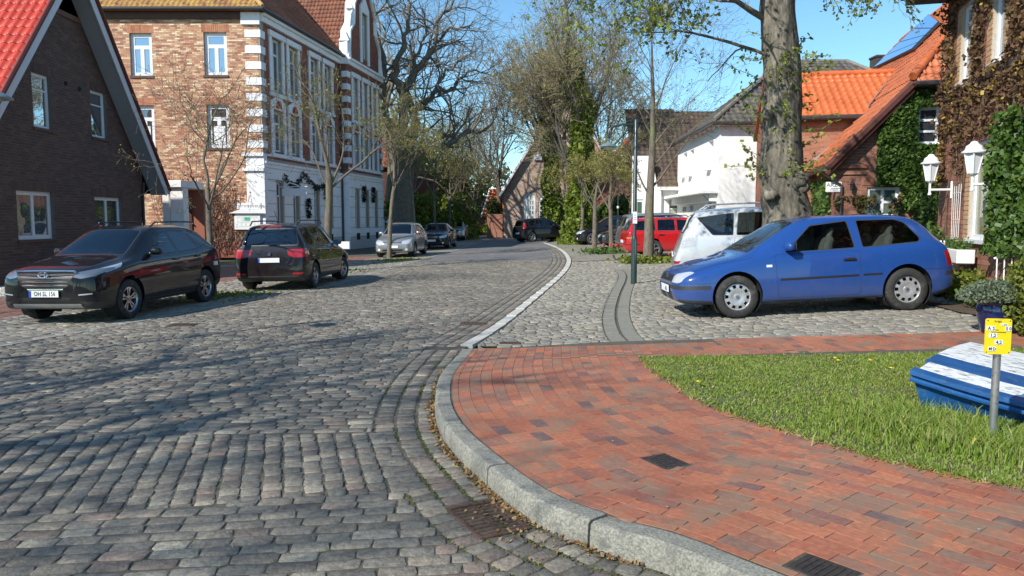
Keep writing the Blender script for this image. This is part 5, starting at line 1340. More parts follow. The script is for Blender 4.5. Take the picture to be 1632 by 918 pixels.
# solar panels on the upper slope
fS_n = D_.cross(eu(sl2)).normalized(); fS_n = fS_n if fS_n.z > 0 else -fS_n
def on_plane(P0, n, u, v):
    d = ray(u, v); C_ = Vector((0, 0, CAMH)); t = (P0 - C_).dot(n) / d.dot(n); return C_ + d * t
SOL = pane_mat('solar_glass', (.05, .11, .24), .20, (.75, .85, 1.0), .08)
Ppl = O2 + fS_n * .20
A = on_plane(Ppl, fS_n, 1391, 108); bvec = eu(sl2)
lo = on_plane(Ppl, fS_n, 1454, 77); 
sp = empty('solar_panel', A, 0, 'row of blue solar panels mounted high on the orange roof', 'solar panel')
C4 = on_plane(Ppl, fS_n, 1496, 34); D4 = on_plane(Ppl, fS_n, 1480, 22)
for k in range(4):
    a_, b_ = k / 4 + .004, (k + 1) / 4 - .004
    q = [A.lerp(D4, a_), A.lerp(D4, b_), lo.lerp(C4, b_), lo.lerp(C4, a_)]
    mb = MB(); mb.add(q + [p - fS_n * .09 for p in q], [(0, 1, 2, 3), (7, 6, 5, 4), (0, 4, 5, 1), (1, 5, 6, 2), (2, 6, 7, 3), (3, 7, 4, 0)]); pn = mb.build('panel_frame', mat('panel_frame', (.03, .03, .035), .5), sp)
    c = sum(q, Vector()) / 4; q2 = [c + (p - c) * .955 + fS_n * .004 for p in q]; mb = MB(); mb.add(q2, [(0, 1, 2, 3)]); mb.build('panel_glass', SOL, pn)
# chimney
mb = MB(); cp_ = Vector((19.6, 41.0, 0)); mb.box(cp_ + Vector((0, 0, 8.2)), (1.05, .8, 3.9)); mb.box(cp_ + Vector((0, 0, 10.12)), (1.15, .9, .12), None, .02)
chm = mb.build('chimney', mat('dark_chimney_brick', None, .9, palette=[(.05, .045, .045), (.07, .06, .055)], var=.2), oh)
brickwork(Frame(cp_ + Vector((-.525, -.401, 6.3)), (1, 0, 0)), rect(0, 1.05, 0, 3.7), [], mat('dark_chimney_brick', None), chm, 0)
# cross wing with its own roof
qa, aW = -1.26, 3.2; zw = 4.62; zwr = 6.25
fW = Frame(gl_p(qa, aW, 0), E_)
q_end = qH - (zH - zw) / sl1
wo = [(0, 0), (q_end - qa + .6, 0), (q_end - qa + .6, zw), (0, zw)]
wwl = wall(fW, wo, [], LMORT, oh, 'wing_wall', .3); brickwork(fW, wo, [], mat('warm_orange_brick', None, .82, palette=[(.36, .14, .075), (.42, .18, .10), (.31, .115, .065), (.40, .16, .09)], var=.18, vscale=25, bump=.3), wwl, 150, .25, .08, .01)
wl2 = wall(Frame(gl_p(qa, aW + 5.4, 0), -D_), [(0, 0), (5.4, 0), (5.4, zw), (2.7, zwr), (0, zw)], [], LMORT, oh, 'wing_end_wall', .3); brickwork(Frame(gl_p(qa, aW + 5.4, 0), -D_), [(0, 0), (5.4, 0), (5.4, zw), (2.7, zwr), (0, zw)], [], MATS['warm_orange_brick'], wl2, 0, .25, .08, .01)
dW = 2.7; slw = (zwr - zw) / dW; OW = gl_p(qa - .12, aW - .3, zw - .3 * slw + .14); uw = (D_ + Vector((0, 0, slw))).normalized(); lwid = (dW + .3) * math.hypot(1, slw)
qr_ = qH + (zwr - zH) / sl2 - qa
tile_roof(OW, E_, uw, [(0, 0), (q_end - qa + .3, 0), (qr_ + .25, lwid), (0, lwid)], oh, ORT2, 120, .235, .35, .10, slab=mat('batten', (.12, .05, .03), .9))
tile_roof(gl_p(qa - .12, aW + 5.7, zw - .3 * slw + .14), -E_, (-D_ + Vector((0, 0, slw))).normalized(), [(0, 0), (-q_end, 0), (-qr_, lwid), (0, lwid)], oh, ORT2, 0, .235, .35, .10)
mb = MB(); A, B = gl_p(qa - .15, aW + dW, zwr + .2), gl_p(qa + qr_ + .2, aW + dW, zwr + .2)
for k in range(12): mb.tube([A.lerp(B, k / 12), A.lerp(B, (k + 1.03) / 12)], [.12, .10], 8)
mb.build('ridge_tiles', ORT2, oh, smooth_=True, sharp=50)
mb = MB(); mb.tube([gl_p(qa - .15, aW - .36, zw - .02), gl_p(q_end, aW - .36, zw - .02)], .08, 8); mb.build('gutter', DARKGUT, oh)
mb = MB()
for (Aq, Az, Bq, Bz, aa, bb) in ((-.25, zH - (qH + .25) * sl1 + .22, q_end + .1, zw + .1, aW - .10, aW - .22), (q_end + .0, zw + .25, qa + qr_ + .1, zwr + .25, aW - .35, aW + dW)):
    A, B = gl_p(Aq, aa, Az), gl_p(Bq, bb, Bz); d_ = (B - A).normalized(); s_ = D_.cross(d_).normalized()
    side = D_ * .10
    mb.add([A - side, A + side, B + side, B - side, A - side + Vector((0, 0, .07)), A + side + Vector((0, 0, .07)), B + side + Vector((0, 0, .07)), B - side + Vector((0, 0, .07))], [(0, 1, 2, 3), (4, 7, 6, 5), (0, 4, 5, 1), (3, 2, 6, 7), (0, 3, 7, 4), (1, 5, 6, 2)])
mb.build('flashing', LEAD, oh)
# plate: ARZT
A1_ = onf(fG, 1316, 290); A2_ = onf(fG, 1341, 306)
sg = empty('sign_plate', fG.p(A1_[0], A2_[1], .03), 0, 'white ARZT name plate on the brick gable beside the black wall lamp', 'sign')
mb = MB(); fG.box(mb, A1_[0], A2_[0], A2_[1], A1_[1], .012, .035, .004); mb.build('panel', SIGNWHITE, sg)
text_obj('ARZT', .15, fG.p((A1_[0] + A2_[0]) / 2, A1_[1] - .09, .037), E_, (0, 0, 1), INK, sg)
text_obj('D. SCHMIDT', .05, fG.p((A1_[0] + A2_[0]) / 2, A1_[1] - .19, .037), E_, (0, 0, 1), INK, sg) if False else None
mb = MB(); fG.box(mb, A1_[0] + .13, A2_[0] - .04, A1_[1] - .185, A1_[1] - .172, .035, .0375); fG.box(mb, A1_[0] + .10, A2_[0] - .10, A1_[1] - .225, A1_[1] - .215, .035, .0375); mb.build('small_print', INK, sg)
wl_ = onf(fG, 1357, 296); mb = MB(); c = fG.p(wl_[0], wl_[1], .12); mb.lathe([(0, -.14), (.05, -.13), (.06, .02), (.075, .03), (.03, .1), (0, .12)], 10, c=c); mb.tube([c + Vector((0, 0, .05)), fG.p(wl_[0], wl_[1] + .05, 0)], .015, 6)
tag(mb.build('wall_lamp', BLACK), 'small black wall lamp between the ARZT plate and the window', 'lamp')
# ivy on the gable
gi_ = empty('ivy', fG.p(3, 0, .05), 0, 'dense dark green ivy covering the gable around the small white window', 'ivy')
pts = []; gpoly = [onf(fG, *p) for p in ((1352, 262), (1382, 226), (1408, 190), (1438, 150), (1500, 148), (1500, 330), (1440, 330), (1437, 296), (1382, 294), (1368, 302), (1352, 300), (1346, 282))]
gpoly2 = [onf(fG, *p) for p in ((1352, 300), (1376, 300), (1378, 345), (1352, 345))]
while len(pts) < 11000:
    a, z = random.uniform(1, 6), random.uniform(.5, 5.2)
    if inr(a, z, gh_[1]) or inr(a, z, gh_[0]): continue
    j1, j2 = random.gauss(0, .06), random.gauss(0, .06)
    if inpoly(gpoly, a + j1, z + j2) or (inpoly(gpoly2, a + j1, z + j2) and random.random() < .5): pts.append(fG.p(a, z, .05 + .18 * random.random() + .10 * noise.noise(Vector((a * 2.5, z * 2.5, 4)))))
leafcloud('ivy_leaves', pts, .10, IVY, gi_)['kind'] = 'stuff'
gi2 = empty('climbing_shrub', fG.p(.8, 0, .05), 0, 'reddish green climber on the brickwork around the ARZT plate', 'climbing plant')
MIXL = leafmat('mixed_climber_leaves', [(.06, .09, .02), (.14, .06, .03), (.09, .12, .03), (.10, .05, .03), (.16, .18, .05)], .6, .25)
pts = []
while len(pts) < 1500:
    a, z = random.uniform(-.1, 2.1), random.uniform(.3, 2.1)
    if noise.noise(Vector((a * 2.2, z * 1.6, 8))) > -.05: pts.append(fG.p(a, z, .05 + .12 * random.random()))
leafcloud('leaves', pts, .085, MIXL, gi2)['kind'] = 'stuff'
gi3 = empty('ivy', fL.p(9, 0, .05), 0, 'green ivy on the low side wall under the orange eaves left of the big tree', 'ivy')
pts = []
while len(pts) < 4200:
    a, z = random.uniform(2, 15.5), random.uniform(.2, 2.6)
    if noise.noise(Vector((a * .9, z * 1.2, 2))) > -.12: pts.append(fL.p(a, z, .05 + .20 * random.random()))
leafcloud('ivy_leaves', pts, .12, GRN, gi3)['kind'] = 'stuff'

# ---------------- white house with the grey hipped roof
whC = Vector((8.9, 33.0, .1)); wh = empty('white_house', whC, 0, 'white rendered house with a dark grey hipped tile roof and small deep windows', 'house')
fWh = Frame(whC + Vector((.28, 9.5, 0)), Vector((-.028, -1, 0))); fWf = Frame(whC, (1, 0, 0)); HE = 5.5
def sqw(u0, u1, v0, v1):
    a, t = onf(fWh, u0, v0); b, _ = onf(fWh, u1, v0); _, bo = onf(fWh, (u0 + u1) / 2, v1); return rect(a, b, bo, t)
nh = [sqw(1089, 1095, 245, 255), sqw(1100, 1106, 240, 251), sqw(1129, 1137, 226, 238), sqw(1112, 1117, 316, 323), sqw(1088, 1094, 330, 337), sqw(1099, 1105, 328, 336), sqw(1127, 1134, 324, 334)]
fWh2 = wall(fWh, rect(0, 9.5, 0, HE), nh, WALLWHITE, wh, 'side_wall', .28)
for h in nh:
    mb = MB(); q = [fWh.p(h[0][0], h[0][1], -.22), fWh.p(h[1][0], h[0][1], -.22), fWh.p(h[1][0], h[2][1], -.22), fWh.p(h[0][0], h[2][1], -.22)]; mb.add(q, [(0, 1, 2, 3)]); mb.build('window', GLASS_SKY, wh)
for u, v in ((1090, 283), (1101, 281), (1131, 271)):
    a, z = onf(fWh, u, v); mb = MB(); fWh.box(mb, a - .35, a + .35, z, z + .08, 0, .25); mb.build('ledge', WALLWHITE, wh)
wall(fWf, rect(0, 9, 0, HE), [rect(5.5, 6.6, 1, 2.3)], WALLWHITE, wh, 'front_wall', .3); window(fWf, 5.5, 6.6, 1, 2.3, wh, SIDE2, PVC, GLASS_DIM)
mb = MB(); a0, z0_ = onf(fWh, 1073, 306); fWh.box(mb, a0, 9.5, 2.62, 2.78, -.05, .75, .02); fWh.box(mb, a0 + .4, 9.3, 2.28, 2.62, -.05, .35, .02); mb.build('canopy', WALLWHITE, wh)
rz = 9.2; e = .35; ridge = [Vector((13.2, 38.0, rz)), Vector((16.4, 38.0, rz))]
O_ = whC + Vector((-e, -e, HE + .1)); up_ = Vector((0, 5.35, rz - HE - .1)); lu = up_.length
tile_roof(O_, (1, 0, 0), up_, [(0, 0), (12, 0), (7.9, lu), (4.6, lu)], wh, DKT, 0, .30, .36, .08, slab=BLACK)
O_ = fWh.p(-.4, HE + .1, .38); up_ = Vector((4.6, -.1, rz - HE - .1)); lu = up_.length
tile_roof(O_, fWh.ex, up_, [(0, 0), (10.3, 0), (5.2, lu), (4.4, lu)], wh, DKT, 0, .30, .36, .08, slab=BLACK)
mb = MB(); mb.tube([whC + Vector((-e, -e - .05, HE + .08)), whC + Vector((9, -e - .05, HE + .08))], .07, 8); mb.tube([fWh.p(-.4, HE + .08, .42), fWh.p(9.9, HE + .08, .42)], .07, 8); mb.build('gutter', DARKGUT, wh)
mb = MB(); mb.tube([whC + Vector((-e, -e, HE + .22)), ridge[0] + Vector((0, 0, .12)), ridge[1] + Vector((0, 0, .12)), whC + Vector((12 - e, -e, HE + .2))], .10, 8); mb.build('ridge_tiles', mat('pale_ridge', (.20, .18, .15), .8, var=.2), wh)

# ---------------- brown roofed house with white walls
mC = at(1035, 350, 42.5); mC.z = .1
mh = empty('white_house', mC, 0, 'small white house under a steep dark brown tile roof behind the street tree', 'house')
fM = Frame(Vector((7.0, 42.5, .1)), (1, 0, 0)); aM = lambda u: (u - 816) / 1210 * 42.5 - 7.0; zM = lambda v: 1.5 + (350 - v) / 1210 * 42.5
mhol = [rect(aM(1013), aM(1024), 0, zM(318)), rect(aM(1065), aM(1080), zM(347), zM(319))]
wall(fM, [(-.3, 0), (6, 0), (6, zM(299)), (aM(1046), zM(299)), (aM(1036), zM(250)), (-.3, zM(250))], mhol, WALLWHITE, mh, 'front_wall', .3)
window(fM, aM(1065), aM(1080), zM(347), zM(319), mh, [(0, 1, 0, .5), (0, 1, .5, 1)], PVC, [pane_mat('glass_blind', (.35, .38, .28), .1), GLASS_DIM], .08, .06)
mb = MB(); fM.box(mb, aM(1013), aM(1024), 0, zM(318), -.12, -.06); dd = mb.build('door', WHITE, mh); mb = MB(); fM.box(mb, aM(1015), aM(1022), .5, zM(322), -.06, -.05); mb.build('door_pane', mat('green_glass', (.06, .12, .07), .2), dd)
mb = MB(); fM.box(mb, aM(1052), aM(1054), 0, zM(300), .02, .10); mb.build('downpipe', mat('grey_pipe', (.3, .3, .32), .5), mh)
upm = Vector((0, 5.0, 4.9)); tile_roof(fM.p(aM(1046), zM(302), .45), (1, 0, 0), upm, rect(0, 8, 0, upm.length), mh, BRT, 0, .30, .36, .08, slab=BLACK)
zz = zM(302) + 1.75; tile_roof(fM.p(aM(1012), zz, -1.35), (1, 0, 0), upm, rect(0, 3, 0, upm.length * .65), mh, BRT, 0, .30, .36, .08, slab=BLACK)
mb = MB(); fM.box(mb, aM(1044), 7, zM(304), zM(299), .3, .5); mb.build('gutter', WALLWHITE, mh)

# ---------------- brick house behind the trees, farther right row
bh = empty('brick_house', (6.5, 60, 0), 0, 'partly hidden brown brick house with a small orange roof behind the parked dark cars', 'house')
fX = Frame(Vector((6.2, 60, 0)), (1, 0, 0))
wall(fX, [(0, 0), (8, 0), (8, 4), (4, 8.5), (0, 4)], [rect(1, 2, 1, 2.4), rect(5, 6, 1, 2.4), rect(3.4, 4.4, 4, 5.4)], mat('brown_orange_brick', None, .9, palette=[(.22, .10, .05), (.28, .13, .07), (.18, .085, .05)], var=.2), bh, 'gable_wall')
for W in ((1, 2, 1, 2.4), (5, 6, 1, 2.4), (3.4, 4.4, 4, 5.4)): window(fX, *W, bh, GRID22, PVC, GLASS_DIM)
for O_, up_, sg_ in ((Vector((5.8, 59.6, 3.7)), Vector((4.4, 0, 4.95)), 1), (Vector((14.6, 59.6, 3.7)), Vector((-4.4, 0, 4.95)), -1)): tile_roof(O_, (0, 1, 0), up_, rect(0, 10, 0, up_.length), bh, ORT, 0, .3, .4, .1)
mb = MB(); fX.box(mb, 0, 2.6, 2.6, 3.1, .2, .8); mb.build('porch_roof', ORT, bh)

# ---------------- old hall with arched windows at the bend
YH = 68; ch = empty('brick_hall', (2, YH, 0), 0, 'pale brick hall with steep gable and tall white arched windows at the street bend', 'hall')
fH = Frame(Vector((-.75, YH, 0)), (1, 0, 0)); aH = lambda u: (u - 816) / 1210 * YH + .75; zH_ = lambda v: 1.6 + (350 - v) / 1210 * YH
def arch(u0, u1, vb, vt):
    a0, a1, b, t = aH(u0), aH(u1), zH_(vb), zH_(vt); r = (a1 - a0) / 2; c = (a0 + a1) / 2
    return [(a0, b), (a1, b)] + [(c + r * math.cos(k * math.pi / 8), t - r + r * math.sin(k * math.pi / 8)) for k in range(9)]
AR = [arch(834, 853, 352, 308), arch(858, 879, 352, 310), arch(884, 903, 352, 310)]
apx = (5.4, 12.6); HB = mat('weathered_pale_brick', None, .9, palette=[(.425, .323, .251), (.5, .392, .295), (.375, .265, .206), (.45, .308, .236), (.55, .448, .368)], var=.2, vscale=6, big=.12, bigscale=.4)
ho = [(0, 0), (10.8, 0), (10.8, 3.9), apx, (0, 3.9)]
hw = wall(fH, ho, AR, mat('hall_mortar', (.34, .27, .21), .95), ch, 'gable_wall', .35); brickwork(fH, ho, AR, HB, hw, 0, .30, .11, .012)
for a_ in AR:
    c = ((a_[0][0] + a_[1][0]) / 2, (a_[0][1] + a_[4][1]) / 2); sub = Frame(fH.p(0, 0, -.06), (1, 0, 0)); W_ = a_[1][0] - a_[0][0]; H_ = a_[6][1] - a_[0][1]
    pan = []
    for i in range(4):
        for j in range(5):
            if j == 4 and i in (0, 3): continue
            x0 = a_[0][0] + .16 + i * (W_ - .28) / 4 + (.04 if i >= 2 else -.02); z_0 = a_[0][1] + .14 + j * (H_ - .3) / 5; pan.append(rect(x0, x0 + (W_ - .34) / 4 - .07, z_0, z_0 + (H_ - .3) / 5 - .09))
    w = wall(sub, a_, pan, PVC, ch, 'window', .05)
    for p_ in pan: mb = MB(); mb.add([sub.p(x, z, -.03) for x, z in p_], [(0, 1, 2, 3)]); mb.build('pane', GLASS_DIM, w)
for sg_, O_ in ((1, fH.p(-.35, 3.55, .4)), (-1, fH.p(11.15, 3.55, .4))):
    up_ = Vector((sg_ * 5.75, 0, 9.2)); tile_roof(O_, (0, 1, 0), up_, rect(0, 20, 0, up_.length), ch, BROWNT, 0, .35, .45, .1)
A, B, C_ = fH.p(-.35, 3.7, .42), fH.p(5.4, 12.9, .42), fH.p(11.15, 3.7, .42); mb = MB(); mb.tube([A, B], .13, 6); mb.tube([B, C_], .13, 6); mb.build('bargeboard', BOARD, ch)
mb = MB(); p = fH.p(aH(861), zH_(253), .1); mb.box(p, (1.2, .25, .5), None, .05); mb.build('owl_hatch', mat('pale_metal', (.6, .62, .65), .4), ch)
mb = MB(); fH.box(mb, -1.5, -.1, 0, 2.1, -3, -.5); mb.build('annexe', mat('pink_brick', None, .9, palette=[(.35, .16, .11), (.30, .13, .09)], var=.2), ch)
# ---------------- orange roofed shed far down the street
sh = empty('brick_cottage', (-3, 84, 0), 0, 'low cottage with a bright orange roof and white gable edge behind the clipped bushes', 'cottage')
fC = Frame(at(752, 360, 84), (1, 0, 0)); fC.O.z = 0
cc = lambda u: (u - 752) / 1210 * 84; cz = lambda v: 1.6 + (350 - v) / 1210 * 84
wall(fC, [(0, 0), (4.6, 0), (4.6, cz(338)), (cc(772), cz(338)), (0, 1.9)], [], mat('pink_brick', None), sh)
up_ = Vector((.9, 3.0, 3.1)); tile_roof(fC.p(cc(768), cz(345), .3), (1, 0, 0), up_, rect(0, 2.2, 0, up_.length), sh, ORT2, 0, .3, .4, .1)
mb = MB(); A = fC.p(cc(767), cz(346), .35); mb.tube([A, A + up_ + Vector((0, 0, .1))], .11, 6); mb.build('verge', WHITE, sh)
# ---------------- distant low houses closing the street
fh = empty('brick_house', (-14, 96, 0), 0, 'distant brown brick house glimpsed between the trunks left of the street end', 'house')
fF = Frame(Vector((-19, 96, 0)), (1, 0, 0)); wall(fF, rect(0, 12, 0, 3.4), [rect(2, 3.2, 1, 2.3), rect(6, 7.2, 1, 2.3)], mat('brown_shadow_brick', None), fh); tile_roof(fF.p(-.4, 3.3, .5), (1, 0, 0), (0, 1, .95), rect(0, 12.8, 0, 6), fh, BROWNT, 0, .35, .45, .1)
for W in ((2, 3.2, 1, 2.3), (6, 7.2, 1, 2.3)): window(fF, *W, fh, GRID22, PVC, GLASS_DIM)
# ================================================================ CARS
def pchip(xs, ys, x):
    xs = np.asarray(xs, float); ys = np.asarray(ys, float); h = np.diff(xs); d = np.diff(ys) / h; m = np.zeros(len(xs))
    for i in range(1, len(xs) - 1):
        if d[i - 1] * d[i] > 0:
            w1 = 2 * h[i] + h[i - 1]; w2 = h[i] + 2 * h[i - 1]; m[i] = (w1 + w2) / (w1 / d[i - 1] + w2 / d[i])
    m[0], m[-1] = d[0], d[-1]
    x = np.clip(x, xs[0], xs[-1]); k = np.clip(np.searchsorted(xs, x) - 1, 0, len(xs) - 2); t = (x - xs[k]) / h[k]
    return (2 * t**3 - 3 * t**2 + 1) * ys[k] + (t**3 - 2 * t**2 + t) * h[k] * m[k] + (-2 * t**3 + 3 * t**2) * ys[k + 1] + (t**3 - t**2) * h[k] * m[k + 1]
def chaikin(P, n=2):
    for _ in range(n):
        Q = [P[0]]
        for i in range(len(P) - 1): Q += [P[i] * .75 + P[i + 1] * .25, P[i] * .25 + P[i + 1] * .75]
        Q.append(P[-1]); P = Q
    return P
def circ(cx, cz, r, n=28): return [(cx + r * math.cos(2 * math.pi * k / n), cz + r * math.sin(2 * math.pi * k / n)) for k in range(n)]
def rounded(poly, r=.04, n=3):
    out = []; k = len(poly)
    for i in range(k):
        a, b, c = Vector(poly[i - 1]), Vector(poly[i]), Vector(poly[(i + 1) % k])
        u = (a - b); w = (c - b); rr = min(r, u.length * .45, w.length * .45); p0 = b + u.normalized() * rr; p1 = b + w.normalized() * rr
        for j in range(n + 1): t = j / n; out.append(tuple((1 - t)**2 * p0 + 2 * t * (1 - t) * b + t * t * p1))
    return out
def shrink(poly, d):
    k = len(poly); c = sum((Vector(p) for p in poly), Vector((0, 0))) / k; out = []
    P = [Vector(p) for p in poly]; ar = sum(P[i].x * P[(i + 1) % k].y - P[(i + 1) % k].x * P[i].y for i in range(k)); sg_ = 1 if ar > 0 else -1
    for i in range(k):
        e1 = (P[i] - P[i - 1]); e2 = (P[(i + 1) % k] - P[i])
        if e1.length < 1e-6 or e2.length < 1e-6: out.append(tuple(P[i])); continue
        n1 = Vector((-e1.y, e1.x)).normalized() * sg_; n2 = Vector((-e2.y, e2.x)).normalized() * sg_; n_ = (n1 + n2)
        n_ = n_ / max(.5, n_.length_squared / 2); out.append(tuple(P[i] + n_ * d))
    return out
class Body:
    """lofted car shell in car coordinates: s from nose (0) to tail, y left, z up; cuts follow the surface exactly"""
    def __init__(B, sp, fine=1.0):
        B.sp = sp; L = sp['L']; B.L = L
        st = np.array(sp['stations'], float)     # columns: s, zbottom, zshoulder, ztop, wlow, wtop, drop
        grid = np.unique(np.r_[np.linspace(0, .35, 10), np.linspace(.35, L - .35, int(34 * fine)), np.linspace(L - .35, L, 10)])
        cols = [pchip(st[:, 0], st[:, k], grid) for k in range(1, 7)]
        bm = bmesh.new(); rows = []
        for i, s in enumerate(grid):
            zb, zs, zt, w, wt, dr = [c[i] for c in cols]
            hgt = zs - zb
            P = [Vector((0, zb)), Vector((w - .16, zb)), Vector((w - .05, zb + .015)), Vector((w - .015, zb + hgt * .12)), Vector((w, zb + hgt * .38)), Vector((w - .005, zb + hgt * .62)), Vector((w - .018, zs - hgt * .13)), Vector((w - .055, zs)),
                 Vector((wt + .015, zt - dr)), Vector((wt - .05, zt - dr * .42)), Vector((wt * .6, zt - dr * .06)), Vector((0, zt))]
            P = chaikin(P, 2)
            rows.append(P)
        n = len(rows[0]); ring = []
        for i, s in enumerate(grid):
            r_ = []
            for j, p in enumerate(rows[i]): r_.append((s, -p.x, p.y))
            for p in rows[i][-2:0:-1]: r_.append((s, p.x, p.y))
            ring.append([bm.verts.new(v) for v in r_])
        m = len(ring[0])
        for i in range(len(grid) - 1):
            for j in range(m):
                a, b, c, d = ring[i][j], ring[i][(j + 1) % m], ring[i + 1][(j + 1) % m], ring[i + 1][j]
                bm.faces.new((a, d, c, b))
        bm.faces.new(ring[0]); bm.faces.new(ring[-1][::-1])
        bmesh.ops.recalc_face_normals(bm, faces=bm.faces)
        for f in bm.faces: f.smooth = True
        B.bm = bm; B.lay = bm.faces.layers.int.new('part'); B.names = ['body']; B.mats = {0: None}
        bm.normal_update()
    def cut(B, poly, proj, cond):
        """faces of the shell inside the convex polygon (in the projection plane)"""
        bm = B.bm; ia, ib = proj; ic = 3 - ia - ib
        P = [Vector(p) for p in poly]; k = len(P)
        ar = sum(P[i].x * P[(i + 1) % k].y - P[(i + 1) % k].x * P[i].y for i in range(k))
        if ar < 0: P = P[::-1]
        x0, x1 = min(p.x for p in P), max(p.x for p in P); y0, y1 = min(p.y for p in P), max(p.y for p in P)
        cand = [f for f in bm.faces if max(v.co[ia] for v in f.verts) > x0 and min(v.co[ia] for v in f.verts) < x1 and max(v.co[ib] for v in f.verts) > y0 and min(v.co[ib] for v in f.verts) < y1 and cond(f.calc_center_median(), f.normal)]
        for i in range(k):
            if not cand: break
            a, b = P[i], P[(i + 1) % k]; e = b - a
            if e.length < 1e-5: continue
            no = Vector((0, 0, 0)); no[ia] = e.y; no[ib] = -e.x; co = Vector((0, 0, 0)); co[ia] = a.x; co[ib] = a.y
            geom = list({v for f in cand for v in f.verts}) + list({e_ for f in cand for e_ in f.edges}) + cand
            tagged = set(cand)
            for f in bm.faces: f.tag = False
            for f in cand: f.tag = True
            res = bmesh.ops.bisect_plane(bm, geom=geom, dist=1e-5, plane_co=co, plane_no=no)
            fs = {g for g in res['geom'] if isinstance(g, bmesh.types.BMFace) and g.is_valid}
            cand = [f for f in fs if (f.calc_center_median() - co).dot(no) < 1e-6]
        return cand
    def part(B, name, faces, newmat):
        idx = len(B.names); B.names.append(name); B.mats[idx] = newmat
        for f in faces: f[B.lay] = idx
        return idx
    def side(B, poly, y): return B.cut(poly, (0, 2), lambda c, n: c.y * y > 0 and n.y * y > .12)
    def front(B, poly): return B.cut(poly, (1, 2), lambda c, n: n.x < -.15 and c.x < 1.1)
    def rear(B, poly): return B.cut(poly, (1, 2), lambda c, n: n.x > .10 and c.x > B.L - 1.25)
    def top(B, poly): return B.cut(poly, (0, 1), lambda c, n: n.z > .12 and c.z > .6)

def wheel_parts(car, C, r, w, style, sgn, steer=0.0, tyrem=None):
    """C centre in car coordinates (x forward, y left), sgn = outer side"""
    T = Matrix.Translation(C) @ Matrix.Rotation(steer, 4, 'Z')
    def tr(mb): mb.v = [tuple(T @ Vector((x, z * sgn, y))) for x, y, z in mb.v]
    rim = r * (.66 if style != 'cap' else .64)
    mb = MB(); h = w / 2
    mb.lathe([(rim * .97, h * .82), (rim * 1.02, h * .98), (rim * 1.12, h * 1.04), (r * .93, h * 1.0), (r * .985, h * .84), (r, h * .6), (r, -h * .6), (r * .98, -h * .85), (r * .92, -h), (rim, -h * .9)], 40)
    tr(mb); wl = mb.build('wheel', TYRE, car, world=False, smooth_=True, sharp=50)
    nA = 60; 
    if style == 'cap': rr = [0, .12, .22, .24, .45, .66, .88, .95, 1.0]; zz = [.80, .82, .80, .70, .84, .86, .72, .70, .86]
    else: rr = [0, .14, .22, .30, .62, .86, .93, 1.0]; zz = [.62, .64, .58, .60, .66, .72, .66, .92]
    mb = MB(); vs_ = [(0, 0, h * zz[0])]
    for q in range(1, len(rr)):
        for j in range(nA): a = 2 * math.pi * j / nA; vs_.append((rim * rr[q] * math.cos(a), rim * rr[q] * math.sin(a), h * zz[q]))
    fs = [(0, 1 + j, 1 + (j + 1) % nA) for j in range(nA)]
    for q in range(1, len(rr) - 1):
        for j in range(nA):
            am = (j + .5) / nA
            if style == 'cap': hole = (q == 5) and ((j + 1) % 6) in (0, 1, 2) 
            elif style == 'twin': hole = q in (3, 4) and not (((j % 12) in (0, 1)) or ((j % 12) in ((4, 5) if q == 3 else (3, 4, 5)))) 
            else: hole = q in (3, 4) and (j % 12) > 3
            if style == 'twin' and q == 5 or style == 'five' and q == 5: hole = False
            if not hole: fs.append((1 + (q - 1) * nA + j, 1 + (q - 1) * nA + (j + 1) % nA, 1 + q * nA + (j + 1) % nA, 1 + q * nA + j))
    mb.add(vs_, fs)
    # inner lip of the spokes gives them thickness
    b = len(mb.v); mb.lathe([(rim * .98, h * .9), (rim * .95, h * .2), (rim * .9, -h * .5)], 40)
    tr(mb); mb.build('rim', RIMM if style != 'cap' else CAPM, wl, world=False, smooth_=True, sharp=35)
    mb = MB(); mb.lathe([(rim * .97, h * .25), (.0, h * .25)], 30); mb.lathe([(rim * .5, h * .38), (.0, h * .38)], 20); tr(mb); mb.build('brake', DARKIN, wl, world=False)
    mb = MB(); mb.lathe([(rim * .13, h * .86), (rim * .12, h * .90), (0, h * .90)], 16); tr(mb); mb.build('hub_badge', BADGE, wl, world=False)
TYRE = mat('tyre_rubber', (.03, .029, .028), .8, var=.25, vscale=20, bump=.2, bscale=60, dirt=((.09, .082, .07), .25, 6))
RIMM = mat('alloy_silver', (.55, .56, .58), .3, metal=.85, var=.08, dirt=((.2, .18, .15), .1, 20))
CAPM = mat('hubcap_silver', (.52, .53, .54), .38, metal=.55, var=.08, dirt=((.25, .22, .18), .15, 20))
BADGE = mat('badge_grey', (.25, .26, .28), .35, metal=.7, var=.3, vscale=90)
CHROME = mat('chrome', (.75, .76, .78), .12, metal=1.0, var=.03)
HEADL = pane_mat('headlamp_lens', (.55, .57, .60), .25, rough=.05)
HEADD = pane_mat('dark_headlamp_lens', (.10, .11, .12), .22, rough=.03)
TAILM = mat('tail_lamp_red', (.35, .008, .010), .15, var=.25, vscale=40, coat=1.0)
AMBER = mat('amber_lens', (.55, .14, .01), .2, var=.1, coat=1.0)
CLEARL = mat('clear_lens', (.75, .74, .70), .2, var=.1, coat=1.0)
TRIM = mat('dark_trim', (.035, .036, .038), .5, var=.12, vscale=12)
SEATM = mat('grey_seat_fabric', (.30, .29, .27), .9, var=.15)
SEATD = mat('dark_seat_fabric', (.035, .035, .038), .9, var=.15)
PLATE = mat('number_plate', (.78, .78, .77), .35, var=.02)
EUB = mat('plate_blue', (.01, .06, .45), .4, var=.02)
